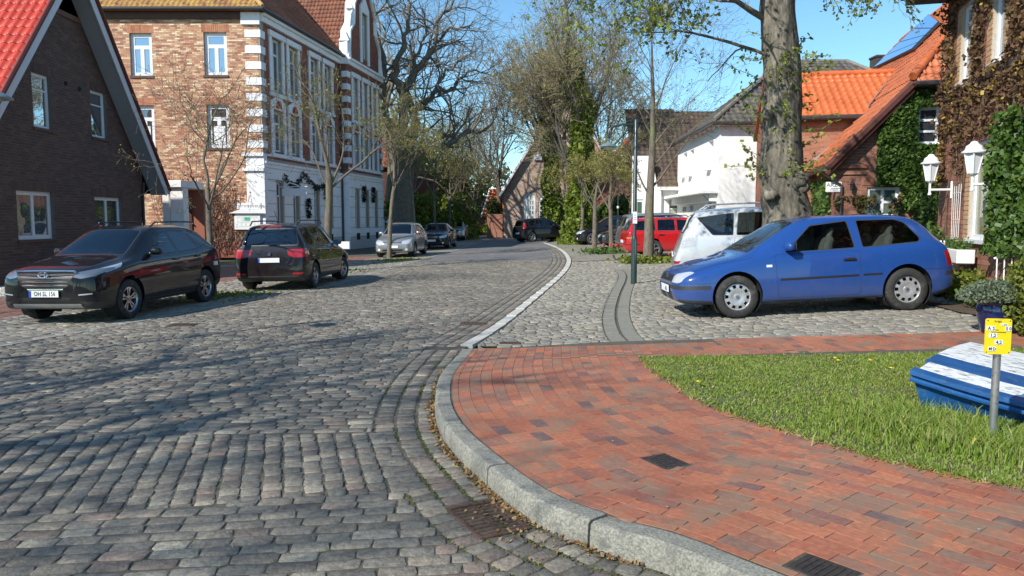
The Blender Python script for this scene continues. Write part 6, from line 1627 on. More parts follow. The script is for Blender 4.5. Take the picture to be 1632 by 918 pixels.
def car(name, sp, loc, heading, label, group=None, tilt=(0, 0)):
    L = sp['L']; rz = math.atan2(heading[1], heading[0])
    root = empty(name, loc, rz, label, 'car', group)
    if tilt is not None:
        hx, hy = heading[0], heading[1]; g_ = lambda d, l: gz(loc[0] + hx * d - hy * l, loc[1] + hy * d + hx * l)
        X_ = Vector((hx * 2.5, hy * 2.5, g_(1.25, 0) - g_(-1.25, 0))).normalized(); Y_ = Vector((-hy * 1.5, hx * 1.5, g_(0, .75) - g_(0, -.75))); Z_ = X_.cross(Y_).normalized(); Y_ = Z_.cross(X_)
        M_ = Matrix((X_, Y_, Z_)).transposed().to_4x4(); M_.translation = Vector(loc); root.matrix_world = M_; root.rotation_euler = M_.to_euler(); MW[root.name] = M_
    B = Body(sp, sp.get('fine', 1.0)); body_m = sp['paint']; glass = sp.get('glass', CARGLASS)
    wf_, wr_, wr = sp['wf'], sp['wr'], sp['r']
    T = lambda s, y, z: Vector((L / 2 - s, -y, z))          # shell y>0 is the car's right once turned nose forward
    removed = []
    for sc_ in (wf_, wr_):
        for y in (-1, 1): removed += B.cut(circ(sc_, wr + .01, wr + sp.get('gap', .05), 30), (0, 2), lambda c, n: c.y * y > 0 and abs(c.y) > sp['hw'] - .28 and n.z < .9)
    rid = B.part('arch_hole', [f for f in removed if f.is_valid], None)
    glist = []
    for y in (-1, 1):
        for g in sp['side_glass']:
            g2 = rounded(g, sp.get('grad', .035))
            seal = B.side(g2, y); B.part('seal', seal, TRIM) 
            inn = B.side(rounded(shrink(g, .014), sp.get('grad', .035) * .7), y); glist.append((B.part('side_window', inn, glass), ))
        for dq in sp.get('doors', []):
            r_ = rounded(dq, .05); ring_ = B.side(r_, y); B.part('seam', ring_, BLACK); inn = B.side(rounded(shrink(dq, .005), .045), y); B.part('door', inn, body_m)
        for (poly, m_, nm) in sp.get('side_patches', []):
            B.part(nm, B.side(poly, y), m_)
        for (poly, m_, nm) in sp.get('front_patches', []):
            pl = [(p[0] * y, p[1]) for p in poly]; B.part(nm, B.front(pl), m_)
        for (poly, m_, nm) in sp.get('rear_patches', []):
            pl = [(p[0] * y, p[1]) for p in poly]; B.part(nm, B.rear(pl), m_)
    for (poly, m_, nm) in sp.get('front_mid', []): B.part(nm, B.front(poly), m_)
    for (poly, m_, nm) in sp.get('rear_mid', []): B.part(nm, B.rear(poly), m_)
    ws, we, w0, w1 = sp['windshield']
    pl = [(ws, -w0), (we, -w1), (we, w1), (ws, w0)]
    B.part('seal', B.top(rounded(pl, .06)), TRIM); B.part('windshield', B.top(rounded(shrink(pl, .018), .05)), glass)
    rg = sp['rear_glass']
    B.part('seal', B.rear(rounded(rg, .06)), TRIM); B.part('rear_window', B.rear(rounded(shrink(rg, .018), .05)), sp.get('rglass', glass))
    # normals of the whole shell, then split into parts
    bm = B.bm; bm.normal_update(); bm.verts.index_update()
    groups = {}
    for f in bm.faces: groups.setdefault(f[B.lay], []).append(f)
    vn = {v.index: v.normal.copy() for v in bm.verts}
    built = {}
    bodyf = list(groups.get(0, [])); bm_mats = [body_m, TRIM, BLACK]; fm = [0] * len(bodyf)
    for k, fs in groups.items():
        if B.names[k] == 'seal': bodyf += fs; fm += [1] * len(fs)
        elif B.names[k] == 'seam': bodyf += fs; fm += [2] * len(fs)
    def emit(nm, faces, mats_, midx=None, parent=root):
        idx = {}; V = []; F = []; Nn = []
        for f in faces:
            q = []
            for v in f.verts:
                if v.index not in idx: idx[v.index] = len(V); V.append(T(*v.co)); Nn.append(Vector((-vn[v.index].x, -vn[v.index].y, vn[v.index].z)))
                q.append(idx[v.index])
            F.append(q)
        if not F: return None
        me = np_mesh(nm, V, F, mats_, midx, True)
        me.normals_split_custom_set_from_vertices(Nn)
        return link_mesh(nm, me, parent)
    body = emit('body', bodyf, bm_mats, fm)
    doors = []
    for k in sorted(groups):
        nm = B.names[k]
        if k == 0 or nm in ('seal', 'seam', 'arch_hole'): continue
        o = emit(nm, groups[k], B.mats[k])
        if nm == 'door' and o: doors.append((o, groups[k]))
    bm_side = {}
    def yat(s, z):        # half width of the shell near s, z
        best = None
        for v in bm.verts:
            if v.co.y > 0:
                d = abs(v.co.x - s) + abs(v.co.z - z)
                if best is None or d < best[0]: best = (d, v.co.y)
        return best[1]
    door_y = {}
    for (s, z) in sp.get('handles', []):
        yy = yat(s, z)
        for y in (-1, 1):
            par = root
            for o, fs in doors:
                c = [f.calc_center_median() for f in fs]
                if c[0].y * y > 0 and min(q.x for q in c) - .05 < s < max(q.x for q in c) + .05: par = o
            mb = MB(); mb.box(T(s, y * (yy + .022), z), (.19, .022, .028), None, .008); mb.box(T(s + .03, y * (yy + .004), z), (.12, .03, .045), None, .01)
            mb.build('handle', sp.get('handle_m', BLACK), par, world=False)
    # wheels and wells
    st_ = sp.get('steer', 0)
    for sc_, stt in ((wf_, st_), (wr_, 0)):
        for y in (-1, 1):
            wheel_parts(root, T(sc_, y * (sp['hw'] - .115), wr), wr, .20, sp['rim'], -y, stt)
            mb = MB(); mb.lathe([(wr + .045, .12), (wr + .052, -.14), (0, -.14)], 26)
            mb.v = [tuple(T(sc_, y * (sp['hw'] - .15), wr + .01) + Vector((x_, z_ * -y, y_))) for x_, y_, z_ in mb.v]
            keep = [f for f in mb.f if min(mb.v[i][2] for i in f) > .06]; mb.f = keep; mb.m = [0] * len(keep)
            mb.build('wheel_well', DARKIN, root, world=False)
    # cabin
    zb = sp['belt'] - .12; c0, c1 = sp['cabin']; hwI = sp['hw'] - .14
    mb = MB(); mb.box(T((c0 + c1) / 2, 0, .42), (c1 - c0, 2 * hwI, .3)); mb.box(T(c0 + .12, 0, zb - .10), (.5, 2 * hwI, .22), None, .04)
    mb.box(T(c0 + .55, sp.get('wheel_y', -.36), zb + .02), (.03, .36, .34), Matrix.Rotation(R(-25), 3, 'Y'), .012); mb.build('dashboard', DARKIN, root, world=False)
    for sx in sp['seats']:
        for y in (-.36, .36):
            mb = MB(); Mr = Matrix.Rotation(R(-14), 3, 'Y')
            mb.box(T(sx, y, .56), (.5, .48, .16), None, .05); mb.box(T(sx + .27, y, .86), (.14, .46, .56), Mr, .05); mb.box(T(sx + .36, y, sp['belt'] + .22), (.09, .26, .20), Mr, .035)
            mb.tube([T(sx + .33, y - .06, 1.05), T(sx + .35, y - .06, sp['belt'] + .2)], .008, 5); mb.tube([T(sx + .33, y + .06, 1.05), T(sx + .35, y + .06, sp['belt'] + .2)], .008, 5)
            mb.build('seat', sp.get('seatm', SEATD), root, world=False)
    # mirrors
    ms, mz = sp['mirror']; ym = yat(ms, mz)
    for y in (-1, 1):
        mb = MB(); c = T(ms, y * (ym + .12), mz + .05)
        mb.box(c, (.12, .20, .13), Matrix.Rotation(R(8) * -y, 3, 'Z'), .035); o = mb.build('mirror', sp.get('mirror_m', body_m), root, world=False, smooth_=True, sharp=60)
        mb = MB(); mb.tube([T(ms, y * (ym - .03), mz), T(ms + .0, y * (ym + .06), mz + .03)], .022, 6); mb.build('mirror_arm', BLACK, o, world=False)
        mb = MB(); mb.box(c + Vector((-.061, 0, 0)), (.004, .165, .10), Matrix.Rotation(R(8) * -y, 3, 'Z')); mb.build('mirror_glass', GLASS_SKY, o, world=False)
    for fn in sp.get('extra', []): fn(root, T, B)
    # number plates
    for (s, z, txt, front) in sp.get('plates', []):
        fx = 1 if front else -1; c = T(s, 0, z); pc = c + Vector((fx * .012, 0, 0))
        y0 = sp.get('plate_y', 0)
        mb = MB(); mb.box(pc, (.012, .52, .11), None, .003); pl_ = mb.build('number_plate', PLATE, root, world=False)
        mb = MB(); mb.box(pc + Vector((fx * .007, -fx * -.0 + (-.238 * -fx if not front else -.238) * (1 if front else 1) * (-1 if front else -1) * 0 + (.238 if False else 0), 0)), (.002, .001, .001)) if False else None
        W_ = MW[root.name]; ex = (W_.to_3x3() @ Vector((0, fx, 0))); O_ = W_ @ (pc + Vector((fx * .0068, 0, 0)))
        mb = MB(); cc_ = O_ - ex * .238; mb.box(cc_, (.002, .042, .104), Matrix((W_.to_3x3() @ Vector((fx, 0, 0)), ex, Vector((0, 0, 1)))).transposed()); mb.build('plate_band', EUB, pl_)
        if txt: text_obj(txt, .105, O_ + ex * .02, ex, (0, 0, 1), INK, pl_, squash=.80, depth=.001, bold=.002)
    bm.free()
    return root
CARGLASS = car_glass('car_window_glass', (.50, .56, .54)); CARDARK = car_glass('tinted_car_glass', (.16, .18, .18))
def rails(z, s0, s1, y, m):
    def fn(root, T, B):
        for sg_ in (-1, 1):
            P = [T(s0, sg_ * y, z - .05), T(s0 + .12, sg_ * y, z + .01)] + [T(s0 + .12 + (s1 - s0 - .24) * k / 4, sg_ * y, z + .03 + .01 * math.sin(k * math.pi / 4)) for k in range(5)] + [T(s1 - .12, sg_ * y, z), T(s1, sg_ * y, z - .07)]
            mb = MB(); mb.tube(P, .016, 6); mb.build('roof_rail', m, root, world=False)
    return fn
def badge_disc(s, z, r, front=True, letter=True):
    def fn(root, T, B):
        fx = 1 if front else -1; c = T(s, 0, z); Mx = Matrix(((0, 0, fx), (1, 0, 0), (0, 1, 0)))
        mb = MB(); mb.lathe([(r, 0), (r, .008), (r * .86, .012), (r * .82, .006), (0, .006)], 22, Mx, c); o = mb.build('badge', mat('badge_blue_grey', (.10, .12, .2), .3, metal=.5, var=0), root, world=False)
        mb = MB(); k = r * .62; e = fx * .011
        for a, b in (((-.62, .72), (-.0, -.9)), ((0, -.9), (.62, .72)), ((-.28, .85), (0, .15)), ((0, .15), (.28, .85))): mb.tube([c + Vector((e, a[0] * k, a[1] * k)), c + Vector((e, b[0] * k, b[1] * k))], r * .07, 5)
        mb.lathe([(r, .006), (r * 1.02, .014), (r * .9, .014), (r * .88, .006)], 22, Mx, c); mb.build('emblem', CHROME, o, world=False)
    return fn
def wiper(s0, s1, z0, z1, rear=False):
    def fn(root, T, B):
        mb = MB()
        if rear: mb.tube([T(s0, 0, z0), T(s1, .32, z1)], .010, 5)
        else:
            for y in (-.45, .12): mb.tube([T(s0, y, z0), T(s1, y + .5, z1)], .009, 5)
        mb.build('wiper', BLACK, root, world=False)
    return fn
def antenna(s, z):
    def fn(root, T, B): mb = MB(); mb.tube([T(s, 0, z), T(s + .28, 0, z + .30)], .006, 5); mb.build('antenna', BLACK, root, world=False)
    return fn
def copyspec(sp, **k): d = dict(sp); d.update(k); return d

# stations: s, z bottom, z shoulder, z top, half width low, half width top, drop
BLUE = paint('blue_car_paint', (.012, .062, .26)); BLK = paint('black_car_paint', (.008, .008, .011)); SILV = paint('silver_car_paint', (.40, .42, .44), .3, .6); REDP = paint('red_car_paint', (.48, .010, .014)); WHITEP = paint('white_car_paint', (.62, .64, .66), .3, .25); AUB = paint('dark_aubergine_paint', (.010, .007, .009)); GREYP = paint('dark_grey_paint', (.03, .033, .036), .3, .3)
RSILV = paint('silver_red_paint', (.30, .31, .33), .3, .5)
golf = dict(L=4.15, hw=.865, wf=.87, wr=3.38, r=.315, rim='cap', paint=BLUE, belt=.95, gap=.055,
    stations=[(0, .34, .50, .56, .50, .42, .03), (.04, .26, .56, .64, .66, .52, .04), (.14, .22, .62, .70, .78, .60, .05), (.35, .205, .68, .775, .845, .66, .05), (.7, .20, .78, .86, .865, .70, .05), (1.04, .20, .87, .935, .868, .72, .05),
              (1.20, .20, .895, 1.03, .868, .70, .06), (1.55, .20, .915, 1.24, .868, .63, .07), (1.88, .20, .93, 1.40, .868, .57, .08), (2.3, .20, .94, 1.445, .868, .56, .08), (3.0, .20, .96, 1.44, .868, .555, .08), (3.5, .20, .98, 1.405, .865, .55, .09),
              (3.72, .20, .985, 1.335, .855, .545, .10), (3.90, .21, .96, 1.14, .84, .60, .08), (3.99, .23, .93, 1.02, .82, .66, .06), (4.06, .28, .82, .90, .79, .66, .05), (4.12, .30, .64, .72, .74, .62, .04), (4.15, .34, .52, .58, .62, .5, .03)],
    side_glass=[[(1.60, .935), (2.03, 1.315), (2.60, 1.365), (2.63, .955)], [(2.73, .955), (2.73, 1.365), (3.32, 1.355), (3.46, 1.30), (3.62, 1.06), (3.58, 1.00)]],
    doors=[[(1.47, .27), (1.43, .915), (2.685, .925), (2.685, .27)]],
    side_patches=[([(1.50, .525), (1.50, .56), (2.66, .575), (2.66, .54)], BLACK, 'rubbing_strip'), ([(2.72, .545), (2.72, .578), (3.0, .58), (3.0, .548)], BLACK, 'rubbing_strip'), ([(0.0, .44), (0.0, .50), (.47, .50), (.49, .475), (.47, .44)], TRIM, 'bumper_strip'), ([(3.95, .50), (3.95, .565), (4.2, .565), (4.2, .50)], TRIM, 'bumper_strip'),
                  ([(.16, .668), (.16, .673), (.62, .800), (.62, .795)], BLACK, 'seam'), ([(.62, .795), (.62, .800), (1.12, .885), (1.12, .880)], BLACK, 'seam'), ([(.0, .532), (.0, .537), (.56, .532), (.56, .527)], BLACK, 'seam'), ([(3.62, .60), (3.62, .606), (4.1, .606), (4.1, .60)], BLACK, 'seam'), ([(0, .2), (0, .30), (.50, .27), (.50, .2)], TRIM, 'bumper_skirt'), ([(3.88, .2), (3.82, .26), (4.2, .36), (4.2, .2)], TRIM, 'bumper_skirt'), ([(1.42, .19), (1.42, .235), (2.95, .235), (2.95, .19)], TRIM, 'sill'),
                  ([(1.30, .735), (1.30, .77), (1.385, .77), (1.385, .735)], CLEARL, 'side_repeater'), ([(4.0, .64), (3.93, .86), (4.10, .86), (4.2, .64)], TAILM, 'tail_light')],
    front_patches=[(rounded([(.40, .54), (.41, .665), (.62, .705), (.71, .69), (.70, .56), (.62, .535)], .03), HEADL, 'headlight'), ([(.06, .245), (.06, .40), (.36, .40), (.40, .33), (.34, .25)], BLACK, 'air_intake'), ([(.0, .44), (0, .50), (.8, .50), (.8, .44)], TRIM, 'bumper_strip')],
    front_mid=[([(-.36, .545), (-.38, .65), (.38, .65), (.36, .545)], BLACK, 'grille')],
    rear_patches=[([(.52, .64), (.52, .86), (.80, .86), (.82, .64)], TAILM, 'tail_light')],
    windshield=(1.09, 1.84, .62, .50), rear_glass=[(-.52, 1.04), (-.46, 1.34), (.46, 1.34), (.52, 1.04)],
    cabin=(1.25, 3.7), seats=(2.05, 2.95), seatm=SEATM, mirror=(1.62, .98), mirror_m=BLUE, handles=[(2.52, .80)], plates=[(-.01, .43, '        853', True), (4.16, .55, '', False)],
    extra=[badge_disc(.03, .60, .05), wiper(1.10, 1.25, .955, 1.04), wiper(3.86, 3.82, 1.06, 1.12, True), antenna(3.2, 1.44)])
def grille_bars(s, z0, z1, w0, w1, n, m, h=.018):
    def fn(root, T, B):
        for k in range(n):
            t = k / (n - 1); z = z0 + (z1 - z0) * t; w = w0 + (w1 - w0) * t; mb = MB()
            P = []
            for j in range(9):
                y = (j / 4 - 1) * w; sx = s + .10 * (y / .8) ** 2
                P.append(T(sx, y, z))
            mb.tube(P, h, 5); mb.build('grille_bar', m, root, world=False)
    return fn
golf['extra'].append(grille_bars(.045, .57, .635, .33, .36, 3, BLUE, .010))
def hyu_badge(root, T, B):
    c = T(-.025, 0, .845); mb = MB(); P = [c + Vector((0, .085 * math.cos(a), .045 * math.sin(a))) for a in [k * math.pi / 10 for k in range(21)]]
    mb.tube(P, .008, 5); mb.tube([c + Vector((.005, -.035, -.03)), c + Vector((.005, -.025, .03))], .008, 5); mb.tube([c + Vector((.005, .025, -.03)), c + Vector((.005, .035, .03))], .008, 5); mb.tube([c + Vector((.005, -.03, -.004)), c + Vector((.005, .03, .006))], .006, 5)
    mb.build('badge', CHROME, root, world=False)
def hyu_grille(root, T, B):
    O = [(-.53, .90), (-.42, .66), (-.30, .60), (.30, .60), (.42, .66), (.53, .90)]; mb = MB()
    mb.tube([T(.01 + .10 * (p[0] / .8)**2 - .012, p[0], p[1]) for p in O] + [T(.02, .3, .905), T(.0, 0, .91), T(.02, -.3, .905), T(.01 + .04 - .012, -.53, .90)], .016, 6); mb.build('grille_surround', CHROME, root, world=False)
suv = dict(L=4.475, hw=.925, wf=.92, wr=3.59, r=.35, rim='twin', paint=BLK, belt=1.08, gap=.06,
    stations=[(0, .42, .70, .80, .55, .45, .03), (.04, .32, .78, .87, .72, .55, .04), (.14, .26, .84, .93, .83, .62, .05), (.35, .24, .90, .99, .895, .68, .05), (.75, .24, .97, 1.06, .925, .72, .05), (1.10, .24, 1.02, 1.11, .928, .74, .06),
              (1.28, .24, 1.04, 1.19, .928, .72, .06), (1.65, .24, 1.055, 1.40, .928, .66, .08), (2.0, .24, 1.07, 1.58, .928, .61, .09), (2.4, .24, 1.08, 1.645, .928, .60, .09), (3.2, .24, 1.11, 1.64, .925, .59, .09), (3.8, .25, 1.16, 1.575, .915, .58, .10),
              (4.05, .27, 1.17, 1.47, .90, .59, .10), (4.25, .30, 1.13, 1.24, .87, .66, .07), (4.36, .34, 1.0, 1.09, .84, .66, .05), (4.44, .38, .75, .85, .78, .62, .04), (4.475, .42, .6, .68, .65, .5, .03)],
    side_glass=[[(1.72, 1.09), (2.10, 1.44), (2.55, 1.53), (2.60, 1.10)], [(2.66, 1.10), (2.62, 1.53), (3.30, 1.52), (3.42, 1.14)], [(3.48, 1.16), (3.38, 1.51), (3.62, 1.47), (3.93, 1.26)]],
    doors=[[(1.50, .36), (1.50, 1.05), (2.60, 1.06), (2.60, .36)], [(2.65, .36), (2.65, 1.06), (3.40, 1.09), (3.42, .78), (3.20, .36)]],
    side_patches=[([(0, .24), (0, .40), (.52, .34), (.52, .24)], TRIM, 'bumper_skirt'), ([(1.36, .23), (1.36, .33), (3.15, .33), (3.15, .23)], TRIM, 'sill'), ([(4.1, .3), (3.98, .42), (4.5, .52), (4.5, .3)], TRIM, 'bumper_skirt'), ([(4.02, .88), (3.96, 1.02), (4.35, 1.08), (4.42, .9)], TAILM, 'tail_light'),
                  ([(.35, .86), (.30, .92), (.85, 1.0), (.72, .93)], HEADL, 'headlight')],
    front_patches=[([(.50, .80), (.50, .87), (.72, .925), (.86, .94), (.88, .90), (.80, .81), (.62, .775)], HEADD, 'headlight'), ([(.58, .50), (.58, .52), (.78, .535), (.78, .515)], HEADL, 'fog_light'), ([(0, .28), (0, .36), (.60, .36), (.62, .28)], mat('silver_skid', (.4, .41, .42), .4, metal=.6), 'skid_plate'), ([(0, .25), (0, .28), (.8, .28), (.8, .25)], TRIM, 'skirt')],
    front_mid=[([(-.52, .89), (-.42, .66), (-.30, .60), (.30, .60), (.42, .66), (.52, .89)], BLACK, 'grille'), ([(-.45, .38), (-.42, .46), (.42, .46), (.45, .38)], BLACK, 'air_intake')],
    rear_patches=[([(.48, .92), (.48, 1.02), (.85, 1.05), (.85, .9)], TAILM, 'tail_light')],
    windshield=(1.16, 1.96, .66, .54), rear_glass=[(-.54, 1.20), (-.46, 1.50), (.46, 1.50), (.54, 1.20)],
    cabin=(1.35, 4.0), seats=(2.15, 3.05), mirror=(1.70, 1.11), mirror_m=BLK, handle_m=BLK, handles=[(2.45, .98), (3.28, 1.0)], plates=[(-.02, .53, 'OH SL 156', True)], plate_y=0,
    extra=[grille_bars(-.015, .665, .845, .40, .50, 4, CHROME, .013), hyu_grille, hyu_badge, rails(1.66, 2.2, 3.9, .56, BLACK), wiper(1.16, 1.34, 1.12, 1.2)])
touran = dict(L=4.40, hw=.897, wf=.90, wr=3.58, r=.325, rim='twin', paint=AUB, belt=1.0, gap=.055, steer=R(-12), glass=car_glass('dim_car_glass', (.28, .31, .31)), rglass=car_glass('dim_rear_glass', (.22, .25, .25)),
    stations=[(0, .36, .58, .66, .52, .44, .03), (.05, .27, .64, .74, .70, .54, .04), (.16, .23, .72, .82, .81, .60, .05), (.4, .21, .80, .90, .875, .66, .05), (.85, .21, .89, 1.0, .897, .70, .05), (1.05, .21, .93, 1.07, .898, .70, .06),
              (1.25, .21, .95, 1.18, .898, .68, .07), (1.6, .21, .97, 1.40, .898, .63, .08), (1.95, .21, .99, 1.57, .898, .60, .09), (2.4, .21, 1.0, 1.635, .898, .59, .09), (3.2, .21, 1.02, 1.635, .898, .59, .09), (3.95, .21, 1.04, 1.60, .895, .58, .09),
              (4.12, .22, 1.05, 1.56, .885, .58, .10), (4.24, .24, 1.04, 1.20, .87, .68, .07), (4.29, .27, 1.02, 1.08, .86, .74, .05), (4.34, .30, .85, .92, .84, .70, .05), (4.385, .30, .66, .72, .80, .66, .04), (4.40, .34, .56, .60, .72, .6, .03)],
    side_glass=[[(1.55, 1.01), (1.98, 1.42), (2.46, 1.51), (2.48, 1.02)], [(2.55, 1.02), (2.53, 1.515), (3.25, 1.515), (3.30, 1.04)], [(3.37, 1.05), (3.34, 1.51), (3.92, 1.48), (3.98, 1.10)]],
    doors=[[(1.42, .32), (1.42, .97), (2.50, .98), (2.50, .32)], [(2.55, .32), (2.55, .98), (3.30, 1.0), (3.30, .72), (3.12, .32)]],
    side_patches=[([(0, .2), (0, .30), (.52, .27), (.52, .2)], TRIM, 'bumper_skirt'), ([(1.40, .44), (1.40, .47), (3.1, .47), (3.1, .44)], BLACK, 'rubbing_strip'), ([(4.02, .86), (4.04, .99), (4.4, .99), (4.4, .80)], TAILM, 'tail_light')],
    rear_patches=[(rounded([(.46, .86), (.42, 1.0), (.90, 1.01), (.90, .82), (.62, .80)], .03), TAILM, 'tail_light'), (rounded([(.54, .40), (.58, .445), (.82, .445), (.84, .40)], .015), TAILM, 'reflector')],
    rear_mid=[([(-.88, .22), (-.88, .37), (.88, .37), (.88, .22)], TRIM, 'bumper_skirt'), ([(-.26, 1.545), (-.26, 1.575), (.26, 1.575), (.26, 1.545)], TAILM, 'brake_light')],
    windshield=(1.10, 1.90, .64, .53), rear_glass=[(-.70, 1.09), (-.60, 1.50), (.60, 1.50), (.70, 1.09)],
    cabin=(1.3, 4.1), seats=(2.05, 2.95), mirror=(1.62, 1.04), mirror_m=AUB, handle_m=AUB, handles=[(2.30, .90), (3.16, .92)], plates=[(4.385, .745, '', False)],
    extra=[rails(1.65, 1.95, 3.95, .58, BLACK), badge_disc(4.365, .90, .055, False), antenna(3.6, 1.63), wiper(4.30, 4.27, 1.09, 1.12, True)])
plus = copyspec(touran, L=4.21, hw=.88, wf=.86, wr=3.44, paint=SILV, mirror_m=SILV, handle_m=SILV, glass=car_glass('dark_side_glass', (.25, .28, .28)), steer=0, rim='five',
    stations=[(max(0, a * 4.21 / 4.40), b, c * .975, d * .965, e * .98, f * .98, g) for a, b, c, d, e, f, g in touran['stations']],
    side_glass=[[(1.55, .99), (1.90, 1.37), (2.36, 1.45), (2.38, 1.0)], [(2.45, 1.0), (2.43, 1.455), (3.05, 1.455), (3.10, 1.02)], [(3.16, 1.03), (3.12, 1.45), (3.55, 1.40), (3.68, 1.12)]],
    doors=[[(1.35, .32), (1.35, .94), (2.40, .95), (2.40, .32)], [(2.45, .32), (2.45, .95), (3.12, .97), (3.16, .72), (2.98, .32)]],
    side_patches=[([(0, .2), (0, .28), (.48, .26), (.48, .2)], TRIM, 'bumper_skirt'), ([(3.90, .86), (3.92, .99), (4.25, .99), (4.25, .80)], TAILM, 'tail_light')], rear_mid=[],
    front_patches=[(rounded([(.42, .62), (.44, .74), (.70, .82), (.80, .80), (.80, .66), (.62, .60)], .04), HEADL, 'headlight'), (circ(.62, .36, .06, 14), CLEARL, 'fog_light')],
    front_mid=[([(-.40, .64), (-.44, .70), (.44, .70), (.40, .64)], TRIM, 'grille'), ([(-.45, .30), (-.48, .38), (.48, .38), (.45, .30)], BLACK, 'air_intake')],
    windshield=(1.06, 1.82, .64, .53), rear_glass=[(-.66, 1.07), (-.56, 1.42), (.56, 1.42), (.66, 1.07)], cabin=(1.25, 3.9), seats=(2.0, 2.8), handles=[(2.2, .87), (2.98, .89)],
    plates=[(-.01, .49, '', True)], extra=[badge_disc(.03, .70, .055), wiper(1.07, 1.25, 1.02, 1.12)])
saloon = dict(L=4.83, hw=.925, wf=.95, wr=3.69, r=.335, rim='five', paint=BLK, belt=.98, glass=CARDARK, fine=.8,
    stations=[(0, .34, .58, .66, .55, .46, .03), (.05, .25, .66, .74, .72, .56, .04), (.18, .21, .74, .82, .83, .62, .05), (.45, .20, .82, .90, .90, .68, .05), (.9, .20, .89, .97, .925, .72, .05), (1.25, .20, .93, 1.01, .927, .73, .05), (1.45, .20, .945, 1.10, .927, .70, .06), (1.9, .20, .96, 1.34, .927, .62, .08), (2.2, .20, .97, 1.47, .927, .58, .08),
              (2.6, .20, .98, 1.495, .927, .57, .08), (3.3, .20, 1.0, 1.46, .925, .56, .09), (3.9, .21, 1.03, 1.30, .91, .56, .09), (4.35, .23, 1.04, 1.13, .88, .62, .05), (4.65, .27, .98, 1.05, .85, .64, .05), (4.78, .31, .80, .87, .78, .6, .04), (4.83, .35, .6, .66, .65, .5, .03)],
    side_glass=[[(1.80, .985), (2.18, 1.30), (2.66, 1.39), (2.70, 1.0)], [(2.77, 1.0), (2.73, 1.39), (3.40, 1.34), (3.52, 1.04)], [(3.58, 1.06), (3.48, 1.32), (3.80, 1.20)]],
    doors=[[(1.62, .30), (1.62, .95), (2.72, .97), (2.72, .30)], [(2.78, .30), (2.78, .97), (3.52, .99), (3.5, .75), (3.3, .30)]],
    front_patches=[(rounded([(.46, .64), (.46, .73), (.74, .82), (.86, .80), (.84, .70), (.70, .64)], .03), HEADL, 'headlight'), (circ(.66, .36, .055, 12), CLEARL, 'fog_light')],
    front_mid=[([(-.36, .58), (-.42, .72), (.42, .72), (.36, .58)], BLACK, 'grille'), ([(-.5, .28), (-.52, .40), (.52, .40), (.5, .28)], BLACK, 'air_intake')], rear_patches=[([(.45, .75), (.45, .9), (.88, .95), (.88, .75)], TAILM, 'tail_light')],
    windshield=(1.36, 2.12, .66, .52), rear_glass=[(-.5, 1.12), (-.42, 1.36), (.42, 1.36), (.5, 1.12)], cabin=(1.5, 4.0), seats=(2.3, 3.1), mirror=(1.80, 1.0), mirror_m=BLK, handle_m=BLK, handles=[(2.5, .88), (3.36, .90)],
    plates=[(-.015, .50, '', True)], extra=[grille_bars(-.01, .66, .72, .34, .40, 2, CHROME, .012)])
far_suv = copyspec(suv, paint=WHITEP, mirror_m=WHITEP, handle_m=WHITEP, glass=CARDARK, rim='five', plates=[(-.02, .53, '', True)], fine=.7, extra=[grille_bars(-.015, .70, .80, .40, .46, 2, CHROME, .013), rails(1.66, 2.2, 3.9, .56, mat('rail_grey', (.3, .3, .32), .4))])
picasso = copyspec(touran, L=4.08, hw=.865, wf=.82, wr=3.36, paint=BLK, mirror_m=BLK, handle_m=BLK, steer=R(8), rim='five', glass=CARDARK, rglass=CARDARK,
    stations=[(a * 4.08 / 4.40, b, c * 1.0, d * 1.0, e * .965, f * .97, g) for a, b, c, d, e, f, g in touran['stations']],
    side_glass=[[(1.45, 1.01), (1.86, 1.42), (2.26, 1.51), (2.28, 1.02)], [(2.35, 1.02), (2.33, 1.515), (2.95, 1.515), (3.0, 1.04)], [(3.06, 1.05), (3.03, 1.51), (3.50, 1.48), (3.60, 1.12)]],
    doors=[[(1.32, .32), (1.32, .97), (2.31, .98), (2.31, .32)], [(2.36, .32), (2.36, .98), (3.0, 1.0), (3.02, .72), (2.9, .32)]],
    side_patches=[([(3.83, .95), (3.85, 1.32), (4.02, 1.32), (4.05, .95)], TAILM, 'tail_light'), ([(0, .2), (0, .28), (.45, .26), (.45, .2)], TRIM, 'bumper_skirt')], rear_patches=[([(.66, .95), (.62, 1.32), (.80, 1.32), (.88, .95)], TAILM, 'tail_light')],
    rear_mid=[([(-.8, .22), (-.8, .34), (.8, .34), (.8, .22)], TRIM, 'bumper_skirt')], rear_glass=[(-.56, 1.09), (-.50, 1.50), (.50, 1.50), (.56, 1.09)],
    windshield=(1.04, 1.76, .62, .52), cabin=(1.2, 3.8), seats=(1.95, 2.75), handles=[(2.1, .9), (2.86, .92)], plates=[(4.07, .62, '', False)], extra=[])
